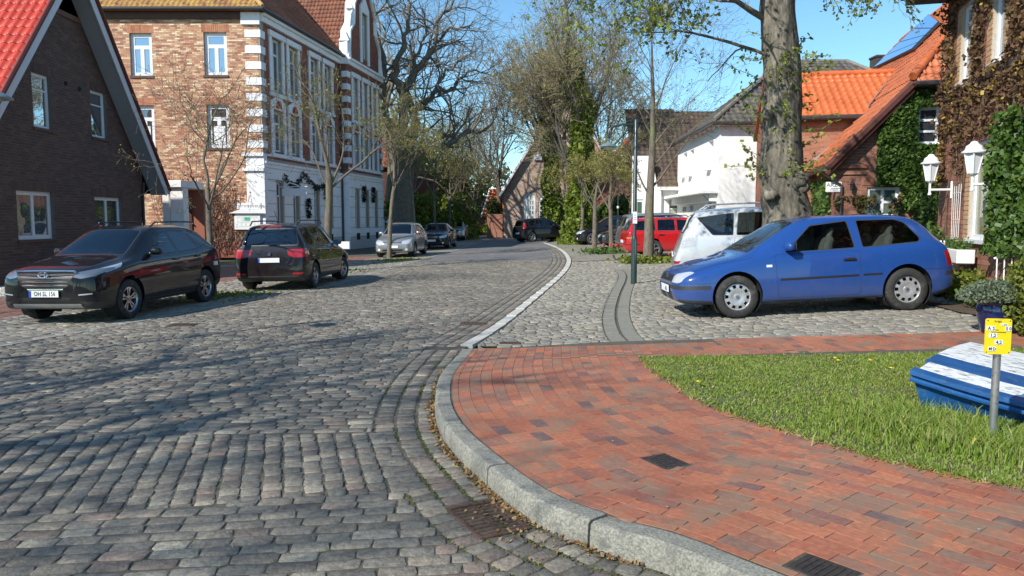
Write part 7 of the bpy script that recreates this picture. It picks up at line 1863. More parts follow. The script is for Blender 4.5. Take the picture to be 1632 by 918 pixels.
outl = copyspec(suv, L=4.64, hw=.90, wf=.95, wr=3.62, r=.345, paint=WHITEP, mirror_m=WHITEP, handle_m=WHITEP, glass=car_glass('outl_glass', (.22, .25, .25)), rglass=CARDARK,
    stations=[(0, .40, .68, .78, .55, .45, .03), (.04, .30, .76, .85, .72, .55, .04), (.14, .26, .82, .91, .82, .62, .05), (.35, .24, .88, .97, .875, .68, .05), (.75, .24, .95, 1.03, .90, .72, .05), (1.10, .24, 1.0, 1.08, .902, .74, .06), (1.28, .24, 1.02, 1.16, .902, .72, .06), (1.65, .24, 1.03, 1.38, .902, .66, .08), (2.0, .24, 1.04, 1.57, .902, .61, .09),
              (2.4, .24, 1.05, 1.65, .902, .60, .09), (3.2, .24, 1.06, 1.66, .902, .60, .09), (3.9, .25, 1.08, 1.62, .90, .60, .09), (4.22, .27, 1.09, 1.58, .89, .60, .09), (4.34, .30, 1.10, 1.30, .88, .66, .07), (4.44, .34, 1.07, 1.13, .87, .72, .05), (4.52, .36, .85, .93, .86, .70, .05), (4.60, .38, .66, .74, .83, .66, .04), (4.64, .42, .58, .64, .72, .6, .03)],
    side_glass=[[(1.72, 1.05), (2.10, 1.44), (2.60, 1.54), (2.63, 1.06)], [(2.69, 1.06), (2.66, 1.54), (3.30, 1.54), (3.36, 1.07)], [(3.42, 1.07), (3.38, 1.54), (4.15, 1.46), (3.84, 1.08)]],
    doors=[[(1.50, .36), (1.50, 1.02), (2.64, 1.03), (2.64, .36)], [(2.69, .36), (2.69, 1.03), (3.40, 1.04), (3.42, .76), (3.22, .36)]],
    side_patches=[([(4.18, .85), (4.22, 1.05), (4.55, 1.05), (4.6, .82)], mat('clear_tail_lens', (.45, .46, .48), .15, var=.3, vscale=40, coat=1), 'tail_light'), ([(4.2, .28), (4.1, .42), (4.7, .52), (4.7, .28)], mat('grey_bumper', (.25, .26, .27), .5), 'bumper'), ([(1.38, .23), (1.38, .33), (3.18, .33), (3.18, .23)], TRIM, 'sill')],
    rear_patches=[([(.55, .85), (.55, 1.05), (.88, 1.05), (.90, .82)], MATS['clear_tail_lens'], 'tail_light'), ([(.62, .50), (.62, .56), (.86, .56), (.86, .50)], TAILM, 'reflector')], rear_mid=[([(-.86, .28), (-.86, .50), (.86, .50), (.86, .28)], MATS['grey_bumper'], 'bumper')],
    front_patches=[], front_mid=[], rear_glass=[(-.66, 1.13), (-.56, 1.52), (.56, 1.52), (.66, 1.13)], handles=[(2.45, .92), (3.26, .93)], plates=[(4.63, .68, '', False)],
    extra=[rails(1.69, 2.0, 4.0, .57, mat('rail_silver', (.6, .61, .63), .35, metal=.5)), antenna(3.7, 1.66)])
estate = copyspec(golf, L=4.40, paint=REDP, mirror_m=REDP, rim='five', glass=CARDARK, fine=.9, wr=3.385, cabin=(1.25, 4.1),
    stations=golf['stations'][:10] + [(3.2, .20, .96, 1.45, .868, .555, .08), (3.9, .20, .97, 1.43, .865, .55, .08), (4.08, .21, .975, 1.38, .855, .55, .09), (4.22, .22, .97, 1.12, .84, .62, .07), (4.28, .25, .94, 1.0, .82, .68, .05), (4.33, .28, .82, .88, .80, .68, .05), (4.38, .30, .64, .70, .74, .62, .04), (4.40, .34, .52, .58, .64, .5, .03)],
    side_glass=[[(1.60, .935), (2.03, 1.315), (2.50, 1.365), (2.52, .955)], [(2.60, .955), (2.58, 1.37), (3.20, 1.37), (3.25, .97)], [(3.32, .98), (3.30, 1.365), (3.98, 1.33), (4.06, 1.0)]],
    doors=[[(1.47, .27), (1.43, .915), (2.56, .925), (2.56, .27)], [(2.60, .27), (2.60, .925), (3.28, .94), (3.25, .7), (3.05, .27)]],
    side_patches=[([(1.50, .525), (1.50, .56), (2.54, .575), (2.54, .54)], REDP, 'rubbing_strip'), ([(4.22, .66), (4.20, .90), (4.36, .90), (4.42, .66)], TAILM, 'tail_light'), ([(3.9, .47), (3.9, .50), (4.45, .50), (4.45, .47)], BLACK, 'bumper_strip')],
    rear_patches=[([(.56, .66), (.56, .92), (.86, .92), (.86, .66)], TAILM, 'tail_light'), ([(.58, .70), (.58, .76), (.86, .76), (.86, .70)], AMBER, 'indicator')], front_patches=[], front_mid=[],
    rear_glass=[(-.56, .99), (-.50, 1.34), (.50, 1.34), (.56, .99)], handles=[(2.36, .80), (3.1, .82)], plates=[(4.40, .60, '', False)], extra=[rails(1.47, 2.0, 3.95, .54, BLACK)])
hatch = copyspec(golf, paint=GREYP, mirror_m=GREYP, handle_m=GREYP, rim='five', glass=CARDARK, fine=.8, seatm=SEATD, plates=[(-.01, .43, '', True)], extra=[], side_patches=golf['side_patches'][8:10])
hatch2 = copyspec(plus, paint=BLK, mirror_m=BLK, handle_m=BLK, glass=CARDARK, fine=.8, plates=[], extra=[], rim='five')
mpv2 = copyspec(touran, paint=RSILV, mirror_m=RSILV, handle_m=RSILV, glass=CARDARK, rglass=CARDARK, rim='five', steer=0, fine=.8, plates=[], extra=[])

def place(front_c, heading, sp):
    """car centre from the ground point under the nose centre"""
    h = Vector((heading[0], heading[1], 0)).normalized(); c = Vector((front_c[0], front_c[1], 0)) - h * sp['L'] / 2
    return c, h
def put(name, sp, wheel_pt, which, side, heading, label, group=None):
    """place so that the given wheel ('f' or 'r', side +1 left -1 right) stands on wheel_pt"""
    h = Vector((heading[0], heading[1])).normalized(); l = Vector((-h.y, h.x)); s = sp['wf'] if which == 'f' else sp['wr']
    c = Vector((wheel_pt[0], wheel_pt[1])) - h * (sp['L'] / 2 - s) - l * side * (sp['hw'] - .115)
    zc = gz(c.x, c.y)
    z = (gz(*(c + h * 1.3)) + gz(*(c - h * 1.3))) / 2
    return car(name, sp, (c.x, c.y, z), h, label, group)
put('parked_car', golf, g2(1173, 506), 'f', 1, (-1, -.01), 'blue three door hatchback parked nose to the left in front of the villa')
put('parked_car', suv, (-6.80, 13.3), 'f', 1, (-.10, -.995), 'black sport utility car facing us with chrome grille and plate OH SL 156')
put('parked_car', touran, (-4.98, 18.9), 'r', -1, (.04, .999), 'dark aubergine people carrier with red tail lamps seen from behind')
put('parked_car', plus, g2(659, 409), 'f', 1, (-.07, -.998), 'silver high roofed hatchback facing us behind the slim street tree')
put('parked_car', saloon, g2(714, 396), 'f', 1, (-.06, -.998), 'black saloon facing us between the silver car and the white one')
put('parked_car', far_suv, g2(740, 383), 'f', 1, (-.05, -.998), 'small far away white sport utility car facing us at the left kerb')
put('moving_car', picasso, g2(848, 385.5), 'r', -1, (.88, .48), 'black compact van turning across the far bend of the street')
put('parked_car', outl, (4.45, 15.9), 'r', -1, (.985, -.17), 'white sport utility car with roof rails behind the big tree trunk')
put('parked_car', estate, (5.15, 27.6), 'r', -1, (.995, .03), 'red estate car parked behind the street lamp and the slim tree')
put('parked_car', mpv2, (5.35, 31.5), 'r', -1, (.995, .03), 'silver grey people carrier half hidden behind the red estate car')
put('parked_car', hatch, (5.1, 37.0), 'f', 1, (-.99, -.05), 'dark grey hatchback with alloy wheels parked nose left behind the thin trees')
put('parked_car', hatch2, (4.5, 42.5), 'f', 1, (-.99, -.05), 'black hatchback parked nose left, farthest of the cars on the right')
# ================================================================ TREES AND PLANTS
class Tree:
    def __init__(t, seed, **k):
        t.r = random.Random(seed); t.br = []; t.tips = []; t.k = k
    def limb(t, p, d, L, r0, r1, n, wob, up, lvl):
        r = t.r; P = [p.copy()]; d = d.normalized(); st = L / n
        for i in range(n):
            d = (d + Vector((r.gauss(0, wob), r.gauss(0, wob), r.gauss(0, wob) + up))).normalized(); p = p + d * st; P.append(p.copy())
        R_ = [r0 + (r1 - r0) * (i / n) ** .8 for i in range(n + 1)]
        t.br.append((P, R_, lvl)); return P, R_, d
    def grow(t, p, d, L, r0, lvl):
        k = t.k; mx = k['levels']; r = t.r
        n = (7, 6, 5, 4, 3, 2)[min(lvl, 5)]
        P, R_, dd = t.limb(p, d, L, r0, max(k.get('rmin', .004), r0 * k.get('taper', .45)), n, k['wob'][min(lvl, len(k['wob']) - 1)], k['up'][min(lvl, len(k['up']) - 1)], lvl)
        if lvl >= mx:
            t.tips += P[1:]; return
        c = k['kids'][lvl]; c = c + (r.random() < .5)
        for i in range(c):
            f = 1.0 if i == 0 else r.uniform(k.get('lo', .35), 1.0); q = f * n; j = min(n - 1, int(q)); w = q - j
            pp = P[j].lerp(P[j + 1], w); base = (P[j + 1] - P[j]).normalized(); rr = R_[j] + (R_[j + 1] - R_[j]) * w
            a = Vector((r.gauss(0, 1), r.gauss(0, 1), r.gauss(0, 1))); a = (a - base * a.dot(base)).normalized()
            sp_ = R(r.uniform(*k['angle'])) * (.35 if i == 0 else 1)
            nd = base * math.cos(sp_) + a * math.sin(sp_)
            t.grow(pp, nd, L * r.uniform(*k['ratio']) * (1.0 if i else 1.05) * ((k['cone'][0] - k['cone'][1] * f) if lvl == 0 and i and 'cone' in k else 1), rr * (k.get('r_main', .9) if i == 0 else r.uniform(*k.get('rc', (.45, .7)))), lvl + 1)
    def mesh(t, lo, hi, sides, name, m, parent=None, world=True):
        V = []; F = []; b = 0
        for P, R_, lvl in t.br:
            if not lo <= lvl <= hi: continue
            s = sides[min(lvl - lo, len(sides) - 1)]; k = len(P); A = None
            for i in range(k):
                tg = (P[min(i + 1, k - 1)] - P[max(i - 1, 0)]).normalized()
                if A is None: A = tg.orthogonal().normalized()
                A = (A - tg * A.dot(tg)).normalized(); Bv = tg.cross(A)
                for j in range(s):
                    w = 6.28318 * j / s; e = R_[i] * (1 + (t.r.uniform(-.12, .12) if lvl == 0 else 0)); V.append(P[i] + A * (math.cos(w) * e) + Bv * (math.sin(w) * e))
            for i in range(k - 1):
                for j in range(s): F.append((b + i * s + j, b + i * s + (j + 1) % s, b + (i + 1) * s + (j + 1) % s, b + (i + 1) * s + j))
            b += k * s
        if parent is not None and world: im = MW[parent.name].inverted(); V = [im @ v for v in V]
        me = np_mesh(name, np.array([tuple(v) for v in V]), np.array(F), m, smooth_=True)
        return me
BARK = mat('grey_brown_bark', (.15, .125, .095), .95, var=.35, vscale=14, bump=1.0, bscale=25, stretch=(1, 1, .35), dirt=((.16, .17, .08), .35, 3))
BARKD = mat('dark_bark', (.085, .072, .058), .95, var=.35, vscale=10, bump=.8, bscale=20, dirt=((.12, .13, .06), .3, 2))
TWIG = mat('twig_brown', (.16, .125, .085), .9, var=.2, vscale=10)
TWIGO = mat('olive_twig', (.19, .165, .085), .9, var=.2, vscale=10)
BUDM = leafmat('opening_buds', [(.26, .25, .06), (.34, .32, .08), (.20, .20, .06), (.30, .24, .08), (.38, .40, .09)], .6, .4)
LIMEL = leafmat('young_lime_leaves', [(.22, .30, .03), (.32, .42, .05), (.16, .22, .03), (.12, .16, .03), (.40, .48, .08), (.20, .20, .05)], .5, .5)
def plant_tree(name, base, seed, label, params, H0, r0, lean=(0, 0, 1), buds=0, budsize=.06, budm=BUDM, group=None, bark=BARK, twig=TWIG, split=2, sides=(10, 6, 4), tsides=(3,)):
    root = empty(name, base, 0, label, 'tree', group); t = Tree(seed, **params)
    t.grow(Vector(base) - Vector((0, 0, .1)), Vector(lean), H0, r0, 0)
    link_mesh('trunk', t.mesh(0, split, sides, 'trunk', bark, root), root)
    link_mesh('crown', t.mesh(split + 1, 99, tsides, 'crown', twig, root), root)
    if buds:
        pts = [t.r.choice(t.tips) + Vector((t.r.gauss(0, .04), t.r.gauss(0, .04), t.r.gauss(0, .04))) for _ in range(buds)]
        leafcloud('buds', pts, budsize, budm, root)['kind'] = 'stuff'
    return root, t
def clone_tree(root, name, base, rz, sc, label, group=None):
    o = bpy.data.objects.new(name, None); COL.objects.link(o); o.location = base; o.rotation_euler = (0, 0, rz); o.scale = (sc, sc, sc); o.empty_display_size = .3
    tag(o, label, 'tree', group)
    for c in list(root.children):
        n = c.copy(); COL.objects.link(n); n.parent = o; n.matrix_parent_inverse = Matrix.Identity(4)
    return o
def gbase(u, v): return gp(u, v)
# small pollarded limes of the street rows: short trunk, broad head of fine twigs
POL = dict(rc=(.3, .46), levels=5, kids=[6, 4, 3, 3, 3], wob=[.03, .10, .14, .18, .2], up=[.0, .05, .06, .05, .02], angle=(35, 75), ratio=(.50, .78), lo=.62, taper=.7, r_main=.75, rmin=.005)
GL_ = 'young limes planted along the left parking strip'; GR_ = 'young limes planted along the right parking square'
b = Vector((-6.95, 17.6, gz(-6.95, 17.6)))
plant_tree('lime_tree', b, 11, 'bare young lime behind the black sport utility car, before the buff brick wall', dict(POL, kids=[6, 4, 3, 3, 2], wob=[.02, .12, .16, .2, .25], rmin=.005, ratio=(.52, .75)), 2.55, .085, (.0, 0, 1), 900, .03, group=GL_, twig=TWIG)
b = Vector((-6.15, 25.2, gz(-6.15, 25.2)))
TA, _ = plant_tree('lime_tree', b, 23, 'young lime with lichened trunk right behind the dark people carrier', dict(POL, angle=(24, 52), ratio=(.42, .66), up=[0, .10, .08, .05, .02], lo=.75), 3.3, .15, (0, 0, 1), 800, .05, group=GL_, twig=TWIGO)
b = gbase(627, 409); b.y -= 1.2
TB, _ = plant_tree('lime_tree', b, 31, 'slim young lime standing in front of the silver car', dict(POL, angle=(26, 56), ratio=(.45, .68), up=[0, .08, .06, .05, .02], lo=.7), 3.3, .11, (.0, 0, 1), 2000, .06, group=GL_, twig=TWIGO)
for u, Y, sc, rz, lab in ((662, 44, 1.0, 2.0, 'young lime between the silver car and the black saloon'), (693, 52, 1.1, 4.1, 'young lime directly behind the black saloon'), (716, 60, 1.1, .8, 'young lime left of the far white car'),
                          (741, 70, 1.2, 3.0, 'young lime just right of the far white car'), (752, 80, 1.2, 5.0, 'thin street tree near the orange roofed cottage')):
    p = at(u, 360, Y); clone_tree(TB, 'lime_tree', (p.x, Y, gz(p.x, Y)), rz, sc, lab, GL_)
# right row
b = gbase(1033, 418); b = Vector((b.x, b.y, b.z))
plant_tree('lime_tree', b, 47, 'tall bare lime with pale trunk in front of the red estate car', dict(rc=(.2, .34), levels=4, kids=[17, 6, 4, 3], wob=[.02, .07, .1, .12, .12], up=[0, .06, .05, .03, .02], angle=(32, 58), ratio=(.38, .58), lo=.34, taper=.25, r_main=.8, rmin=.005), 6.2, .205, (.02, 0, 1), 700, .05, group=GR_, twig=TWIG)
TC, _ = plant_tree('lime_tree', gbase(975, 400), 53, 'young lime in the tulip bed before the dark grey hatchback', dict(POL, angle=(26, 56), ratio=(.42, .62), lo=.7, kids=[5, 4, 3, 3, 2]), 2.5, .12, (0, 0, 1), 2600, .06, group=GR_, twig=TWIGO)
for (u, v, sc, rz, lab) in ((947, 397, 1.05, 1.1, 'young lime left of the tulip bed by the thin lamp post'), (926, 389.5, 1.15, 3.3, 'young lime in front of the farthest black hatchback'), (905, 384, 1.2, 5.1, 'young lime close to the ivy clad trunks'), (1000, 395, 1.3, 2.2, 'young lime behind the dark grey hatchback')):
    p = gbase(u, v) if u != 1000 else Vector((6.9, 45, .2)); clone_tree(TC, 'lime_tree', p, rz, sc, lab, GR_)
# big trees
BIG = dict(rc=(.5, .75), levels=6, kids=[4, 3, 3, 2, 3, 3], wob=[.05, .20, .26, .26, .26, .22, .2], up=[0, .03, .02, .02, .02, 0], angle=(24, 58), ratio=(.68, .86), lo=.5, taper=.7, r_main=.86, rmin=.010)
p = at(660, 355, 52); b = Vector((p.x, 52, -.1))
OB, OT = mat('oak_bark', (.17, .145, .11), .95, var=.3, vscale=6, bump=.8, bscale=15), mat('oak_twig', (.20, .17, .125), .9, var=.15)
rt = empty('oak_tree', b, 0, 'huge gnarled bare oak with thick grey limbs left of the street', 'tree'); t = Tree(5, **dict(BIG, levels=6, wob=[.05, .2, .2, .22, .22, .22, .2], ratio=(.55, .80), angle=(28, 62), kids=[4, 3, 3, 2, 2, 2]))
OAK = [([(228, 790), (222, 640), (232, 540)], .75, .62), ([(215, 600), (185, 480), (150, 380), (152, 290), (148, 200), (120, 90), (95, -10), (70, -80)], .40, .07), ([(232, 545), (222, 420), (212, 330), (190, 255), (228, 150), (246, 60), (235, -40)], .42, .07),
       ([(240, 560), (262, 460), (262, 400), (292, 360), (345, 330), (400, 318), (432, 268), (520, 248)], .36, .05), ([(262, 405), (236, 310), (290, 235), (330, 160), (345, 80), (400, 10), (410, -60)], .26, .05), ([(330, 160), (385, 100), (440, 92), (490, 110)], .13, .04),
       ([(235, 590), (300, 530), (395, 508), (440, 472), (500, 466), (545, 425), (560, 380)], .28, .05), ([(152, 300), (112, 240), (85, 130), (60, 60)], .17, .05), ([(345, 335), (360, 260), (420, 215), (470, 190)], .14, .04), ([(212, 335), (255, 275), (262, 200), (300, 120), (290, 30)], .2, .05)]
for n_, (pth, ra, rb) in enumerate(OAK):
    dy = t.r.uniform(-2.5, 2.5) if n_ else 0; P = []; m_ = len(pth)
    raw = [np.array(at(542 + x / 2.2166, y / 2.2166, 52 + dy * (k / (m_ - 1)))) for k, (x, y) in enumerate(pth)]
    P = [Vector(q) + Vector((t.r.gauss(0, .10), t.r.gauss(0, .12), t.r.gauss(0, .10))) * (n_ > 0) for q in catmull(raw, 4)]
    R_ = [ra + (rb - ra) * (k / (len(P) - 1)) ** .8 for k in range(len(P))]; t.br.append((P, R_, 0))
    if n_ == 0: continue
    for k in range(len(P)):
        f = k / (len(P) - 1)
        if f < .25: continue
        for _ in range((t.r.random() < .62) + (t.r.random() < .25)):
            base_ = (P[min(k + 1, len(P) - 1)] - P[max(k - 1, 0)]).normalized(); a = Vector((t.r.gauss(0, 1), t.r.gauss(0, .8), t.r.gauss(.35, .8))); a = (a - base_ * a.dot(base_)).normalized(); sp_ = R(t.r.uniform(30, 70))
            t.grow(P[k], base_ * math.cos(sp_) + a * math.sin(sp_), t.r.uniform(1.2, 2.6) * (1.1 - .35 * f), min(R_[k] * .55, .09), 3)
link_mesh('trunk', t.mesh(0, 3, (10, 6, 5, 4), 'trunk', OB, rt), rt); link_mesh('crown', t.mesh(4, 99, (3,), 'crown', OT, rt), rt)
p = at(622, 355, 57); b = Vector((p.x, 57, -.1))
plant_tree('oak_tree', b, 8, 'second bare oak with steep limbs just right of the gabled building', dict(BIG, angle=(16, 38), kids=[3, 3, 2, 2, 2, 3]), 6.0, .6, (-.06, 0, 1), 0, bark=MATS['oak_bark'], twig=MATS['oak_twig'], split=3, sides=(12, 8, 6, 4))
FINE = dict(levels=6, kids=[5, 4, 4, 3, 3, 2], wob=[.03, .07, .10, .12, .16, .2], up=[0, .08, .08, .06, .04, .01], angle=(16, 42), ratio=(.60, .78), lo=.35, taper=.62, r_main=.85, rmin=.012)
IVYC = []
for (u, Y, seed, H0, r0, lab, ivh, lean) in ((886, 57, 61, 8.8, .5, 'tall bare tree with ivy clad trunk left of the pair at the bend', 12.5, (-.02, 0, 1)), (921, 44.5, 67, 7.2, .44, 'tall bare tree with bright ivy up its trunk right of the pair', 11, (.02, 0, 1))):
    p = at(u, 355, Y); b = Vector((p.x, Y, .1))
    rt, t = plant_tree('ash_tree', b, seed, lab, dict(FINE, cone=(1.2, .45), kids=[12, 5, 4, 3, 3, 2], ratio=(.44, .66), angle=(24, 52), lo=.32, rc=(.3, .5)), H0, r0, lean, 3500, .10, bark=BARKD, twig=mat('fine_twig', (.27, .23, .14), .9, var=.15), split=3, sides=(10, 6, 4, 4))
    pts = []; l1 = [br for br in t.br if br[2] == 1][0]; l2 = [br for br in t.br if br[2] == 2][0]; path = t.br[0][0] + l1[0][1:] + l2[0][1:]
    for i in range(len(path) - 1):
        P, Q = path[i], path[i + 1]
        for _ in range(int(1700 * (Q - P).length)):
            q = P.lerp(Q, random.random())
            if q.z > ivh: continue
            a = random.uniform(0, 6.283); d_ = Vector((math.cos(a), math.sin(a), 0)); rad = (1.05 - .045 * q.z) * (.8 + .7 * noise.noise(q * .9 + d_)) * random.random() ** .3
            pts.append(q + d_ * rad + Vector((0, 0, random.gauss(0, .15))))
    leafcloud('ivy', pts, .17, leafmat('trunk_ivy_leaves', [(.08, .12, .02), (.14, .20, .025), (.23, .30, .04), (.10, .15, .02), (.30, .36, .06)], .45, .3) if 'trunk_ivy_leaves' not in bpy.data.materials else bpy.data.materials['trunk_ivy_leaves'], rt)['kind'] = 'stuff'
MED, _ = plant_tree('ash_tree', (at(797, 355, 76).x, 76, 0), 71, 'slender twin stemmed tree beside the pale brick hall', dict(FINE, levels=5, kids=[3, 4, 4, 4, 3], ratio=(.62, .82)), 5.2, .36, (0, 0, 1), 1500, .12, bark=BARKD, twig=TWIG, split=2, sides=(8, 5, 4))
for (u, Y, sc, rz, lab) in ((742, 92, 1.1, 1.0, 'pale bare tree behind the far white car'), (770, 100, .9, 2.5, 'bare tree beyond the orange roofed cottage'), 
                             (968, 74, 1.15, .4, 'bare tree behind the hall, right of the ivy clad pair'), (1045, 80, 1.0, 2.2, 'bare tree rising behind the dark brown roof')):
    p = at(u, 350, Y); clone_tree(MED, 'ash_tree', (p.x, Y, 0), rz, sc, lab)
# the big lime in front: thick knobbly trunk, hanging leafy twigs above
lb = Vector((5.12, 14.3, gz(5.12, 14.3)))
lt_ = empty('lime_tree', lb, 0, 'big old lime with thick knobbly trunk and fresh leaves between blue and white cars', 'tree')
prof_px = [(1256, 372, 88), (1253, 340, 82), (1246, 300, 72), (1240, 262, 70), (1240, 225, 66), (1236, 190, 64), (1238, 150, 62), (1236, 110, 60), (1232, 70, 58), (1228, 30, 56), (1226, -20, 54), (1222, -90, 50), (1216, -170, 44)]
rows = []; NS = 40
pz = lambda v: 1.6 + (350 - v) / 1210 * 14.3 * 1.0
cen = [(lb.x + .03, lb.z - .1, .53)] + [((u - 816) / 1210 * 14.3, pz(v), w / 2 / 1210 * 13.4) for u, v, w in prof_px]
zs_ = np.linspace(cen[0][1], cen[-1][1], 90); cx_i = np.interp(zs_, [c[1] for c in cen], [c[0] for c in cen]); rr_i = np.interp(zs_, [c[1] for c in cen], [c[2] for c in cen])
V = []; 
for z, cx0, rr0 in zip(zs_, cx_i, rr_i):
    for j in range(NS):
        a = 6.28318 * j / NS; dv = Vector((math.cos(a), math.sin(a), 0))
        q = Vector((dv.x * 1.6, dv.y * 1.6, z * 1.1)); e = 1 + .10 * noise.noise(q) + .07 * noise.noise(q * 2.7) + .06 * noise.noise(Vector((dv.x * 7, dv.y * 7, z * 1.8))) + .04 * noise.noise(Vector((dv.x * 16, dv.y * 16, z * 5)))
        V.append((cx0 + dv.x * rr0 * e, 14.3 + dv.y * rr0 * e, z))
F = np.array([(i * NS + j, i * NS + (j + 1) % NS, (i + 1) * NS + (j + 1) % NS, (i + 1) * NS + j) for i in range(len(zs_) - 1) for j in range(NS)])
im = MW[lt_.name].inverted(); V = [im @ Vector(v) for v in V]
LBARK = mat('lime_bark', (.17, .15, .115), .95, var=.55, vscale=11, big=.3, bigscale=1.8, bump=2.5, bscale=18, stretch=(1, 1, .28), dirt=((.07, .062, .048), .55, 8))
link_mesh('trunk', np_mesh('trunk', np.array([tuple(v) for v in V]), F, LBARK, smooth_=True), lt_)
KN_ = [(1224, 312, .13), (1268, 288, .17), (1262, 340, .14), (1216, 190, .10), (1240, 278, .10), (1275, 300, .12)]
for u, v, r_ in KN_:
    c = Vector(((u - 816) / 1210 * 14.0, 13.95, pz(v))); mb = MB(); n_ = 10; vs_ = []
    for i in range(7):
        for j in range(n_):
            th = math.pi * i / 6; a = 6.283 * j / n_; d_ = Vector((math.sin(th) * math.cos(a), math.sin(th) * math.sin(a), math.cos(th))); vs_.append(c + d_ * r_ * (1 + .35 * noise.noise(d_ * 2.5 + c)))
    mb.add(vs_, [(i * n_ + j, i * n_ + (j + 1) % n_, (i + 1) * n_ + (j + 1) % n_, (i + 1) * n_ + j) for i in range(6) for j in range(n_)]); mb.build('knob', LBARK, lt_, smooth_=True)
# branches with leafy hanging shoots
class LowTree(Tree):
    def grow(t, p, d, L, r0, lvl):
        if lvl > 1 and p.z < 4.45: return
        Tree.grow(t, p, d, L, r0, lvl)
tr_ = LowTree(91, levels=4, kids=[5, 4, 3, 3], wob=[.08, .12, .16, .18], up=[-.01, -.02, -.04, -.06], angle=(22, 60), ratio=(.42, .66), lo=.25, taper=.5, r_main=.8, rmin=.004)
leafpts = []
def limbs(P0, D0, L_, r_):
    tr_.grow(P0, Vector(D0).normalized(), L_, r_, 0)
def TP(u, v, Y=14.3): return at(u, v, Y)
limbs(TP(1222, 88), (-1, -.15, .38), 1.7, .035)
limbs(TP(1218, 30), (-1, -.25, .42), 2.2, .06); limbs(TP(1212, -30), (-1, .1, .12), 2.6, .08); limbs(TP(1212, -60), (-1, -.5, .10), 2.6, .08); limbs(TP(1214, -90), (-.8, -1, .1), 2.6, .08)
limbs(TP(1250, -10), (1, -.2, .45), 1.3, .05); limbs(TP(1250, -60), (1, .1, .2), 1.6, .06); limbs(TP(1225, -100), (-1, .6, .2), 2.6, .07)
limbs(TP(1226, -160), (-1, -.2, .3), 3.0, .09); limbs(TP(1226, -160), (.7, .2, .8), 2.2, .08); limbs(TP(1222, -165), (.2, -.8, .9), 2.5, .09); limbs(TP(1222, -165), (-.3, .6, .9), 2.5, .09)
link_mesh('branches', tr_.mesh(0, 1, (6, 5), 'branches', BARK, lt_), lt_); link_mesh('crown', tr_.mesh(2, 9, (3,), 'crown', TWIG, lt_), lt_)
rr_ = random.Random(4)
for q in tr_.tips:
    if rr_.random() < .5 and q.z > 4.35 + .25 * math.sin(q.x * 2):
        for _ in range(rr_.choice((1, 1, 2))): leafpts.append(q + Vector((rr_.gauss(0, .035), rr_.gauss(0, .035), -abs(rr_.gauss(.03, .04)))))
# epicormic shoots along the trunk
mb = MB()
for k in range(60):
    z = random.uniform(pz(290), pz(80)); a = random.choice((math.pi, 0, -1.6)) + random.gauss(0, .7); i = int(np.argmin(abs(zs_ - z))); d_ = Vector((math.cos(a), math.sin(a), 0)); p = Vector((cx_i[i], 14.3, z)) + d_ * rr_i[i] * .95
    P = [p]; dr = d_ + Vector((0, 0, random.uniform(-.2, .8)))
    for s_ in range(random.randint(2, 6)): dr = (dr + Vector((random.gauss(0, .2), random.gauss(0, .2), random.gauss(.02, .15)))).normalized(); P.append(P[-1] + dr * .13)
    mb.tube(P, .005, 4)
    for q in P[1:]:
        for _ in range(3): leafpts.append(q + Vector(rng.normal(0, .035, 3)))
mb.build('shoots', TWIG, lt_)['kind'] = 'stuff'
leafcloud('leaves', leafpts, .058, LIMEL, lt_)['kind'] = 'stuff'
# the trees behind the photographer whose shade lies on the setts
OFF = dict(BIG, levels=5, kids=[4, 3, 3, 3, 3], rmin=.012, ratio=(.7, .9))
plant_tree('oak_tree', (-13.3, -1.2, 0), 77, 'bare tree standing behind the viewpoint, seen only by its shade on the setts', OFF, 3.6, .34, (.0, .05, 1), 0, bark=BARKD, twig=TWIG, split=3, sides=(8, 6, 5, 4))
plant_tree('oak_tree', (-17.6, 1.6, 0), 83, 'second bare tree left of the viewpoint, seen only by its shade', OFF, 3.4, .30, (.0, .02, 1), 0, bark=BARKD, twig=TWIG, split=3, sides=(8, 6, 5, 4))
plant_tree('oak_tree', (-11.8, -3.6, 0), 89, 'third bare tree behind the viewpoint, known only by its shade', OFF, 3.4, .30, (.0, .02, 1), 0, bark=BARKD, twig=TWIG, split=3, sides=(8, 6, 5, 4))

# ---------------- shrubs and hedges
def shrub(name, c, rad, n, size, m, label, cat='bush', group=None, lump=.35, stems=True, zoff=0):
    rt = empty(name, (c[0], c[1], c[2]), 0, label, cat, group); c = Vector(c) + Vector((0, 0, rad[2] * .95 + zoff)); pts = []
    while len(pts) < n:
        d_ = Vector(rng.normal(0, 1, 3)).normalized(); e = 1 + lump * noise.noise(d_ * 2.2 + c) + lump * .5 * noise.noise(d_ * 5 + c); f = random.random() ** .35
        p = Vector((d_.x * rad[0], d_.y * rad[1], d_.z * rad[2])) * e * f
        if (c + p).z < c.z - rad[2] * .95: continue
        pts.append(c + p)
    leafcloud('foliage', pts, size, m, rt)['kind'] = 'stuff'
    if stems:
        mb = MB()
        for k in range(7): a = random.uniform(0, 6.28); mb.tube([c + Vector((math.cos(a) * .06, math.sin(a) * .06, -rad[2])), c + Vector((math.cos(a) * rad[0] * .6, math.sin(a) * rad[1] * .6, rad[2] * random.uniform(-.2, .5)))], [.014, .005], 5)
        mb.build('stems', TWIG, rt)
    return rt
HEDG = leafmat('spring_hedge_leaves', [(.10, .14, .02), (.17, .22, .03), (.24, .29, .045), (.13, .16, .03), (.30, .34, .07), (.08, .10, .02)], .6, .4)
DKG = leafmat('dark_green_leaves', [(.025, .05, .012), (.04, .075, .018), (.06, .10, .02), (.03, .06, .015)], .5, .15)
BOXG = leafmat('box_leaves', [(.10, .14, .02), (.16, .20, .03), (.22, .24, .04), (.07, .10, .02), (.30, .28, .06)], .4, .25)
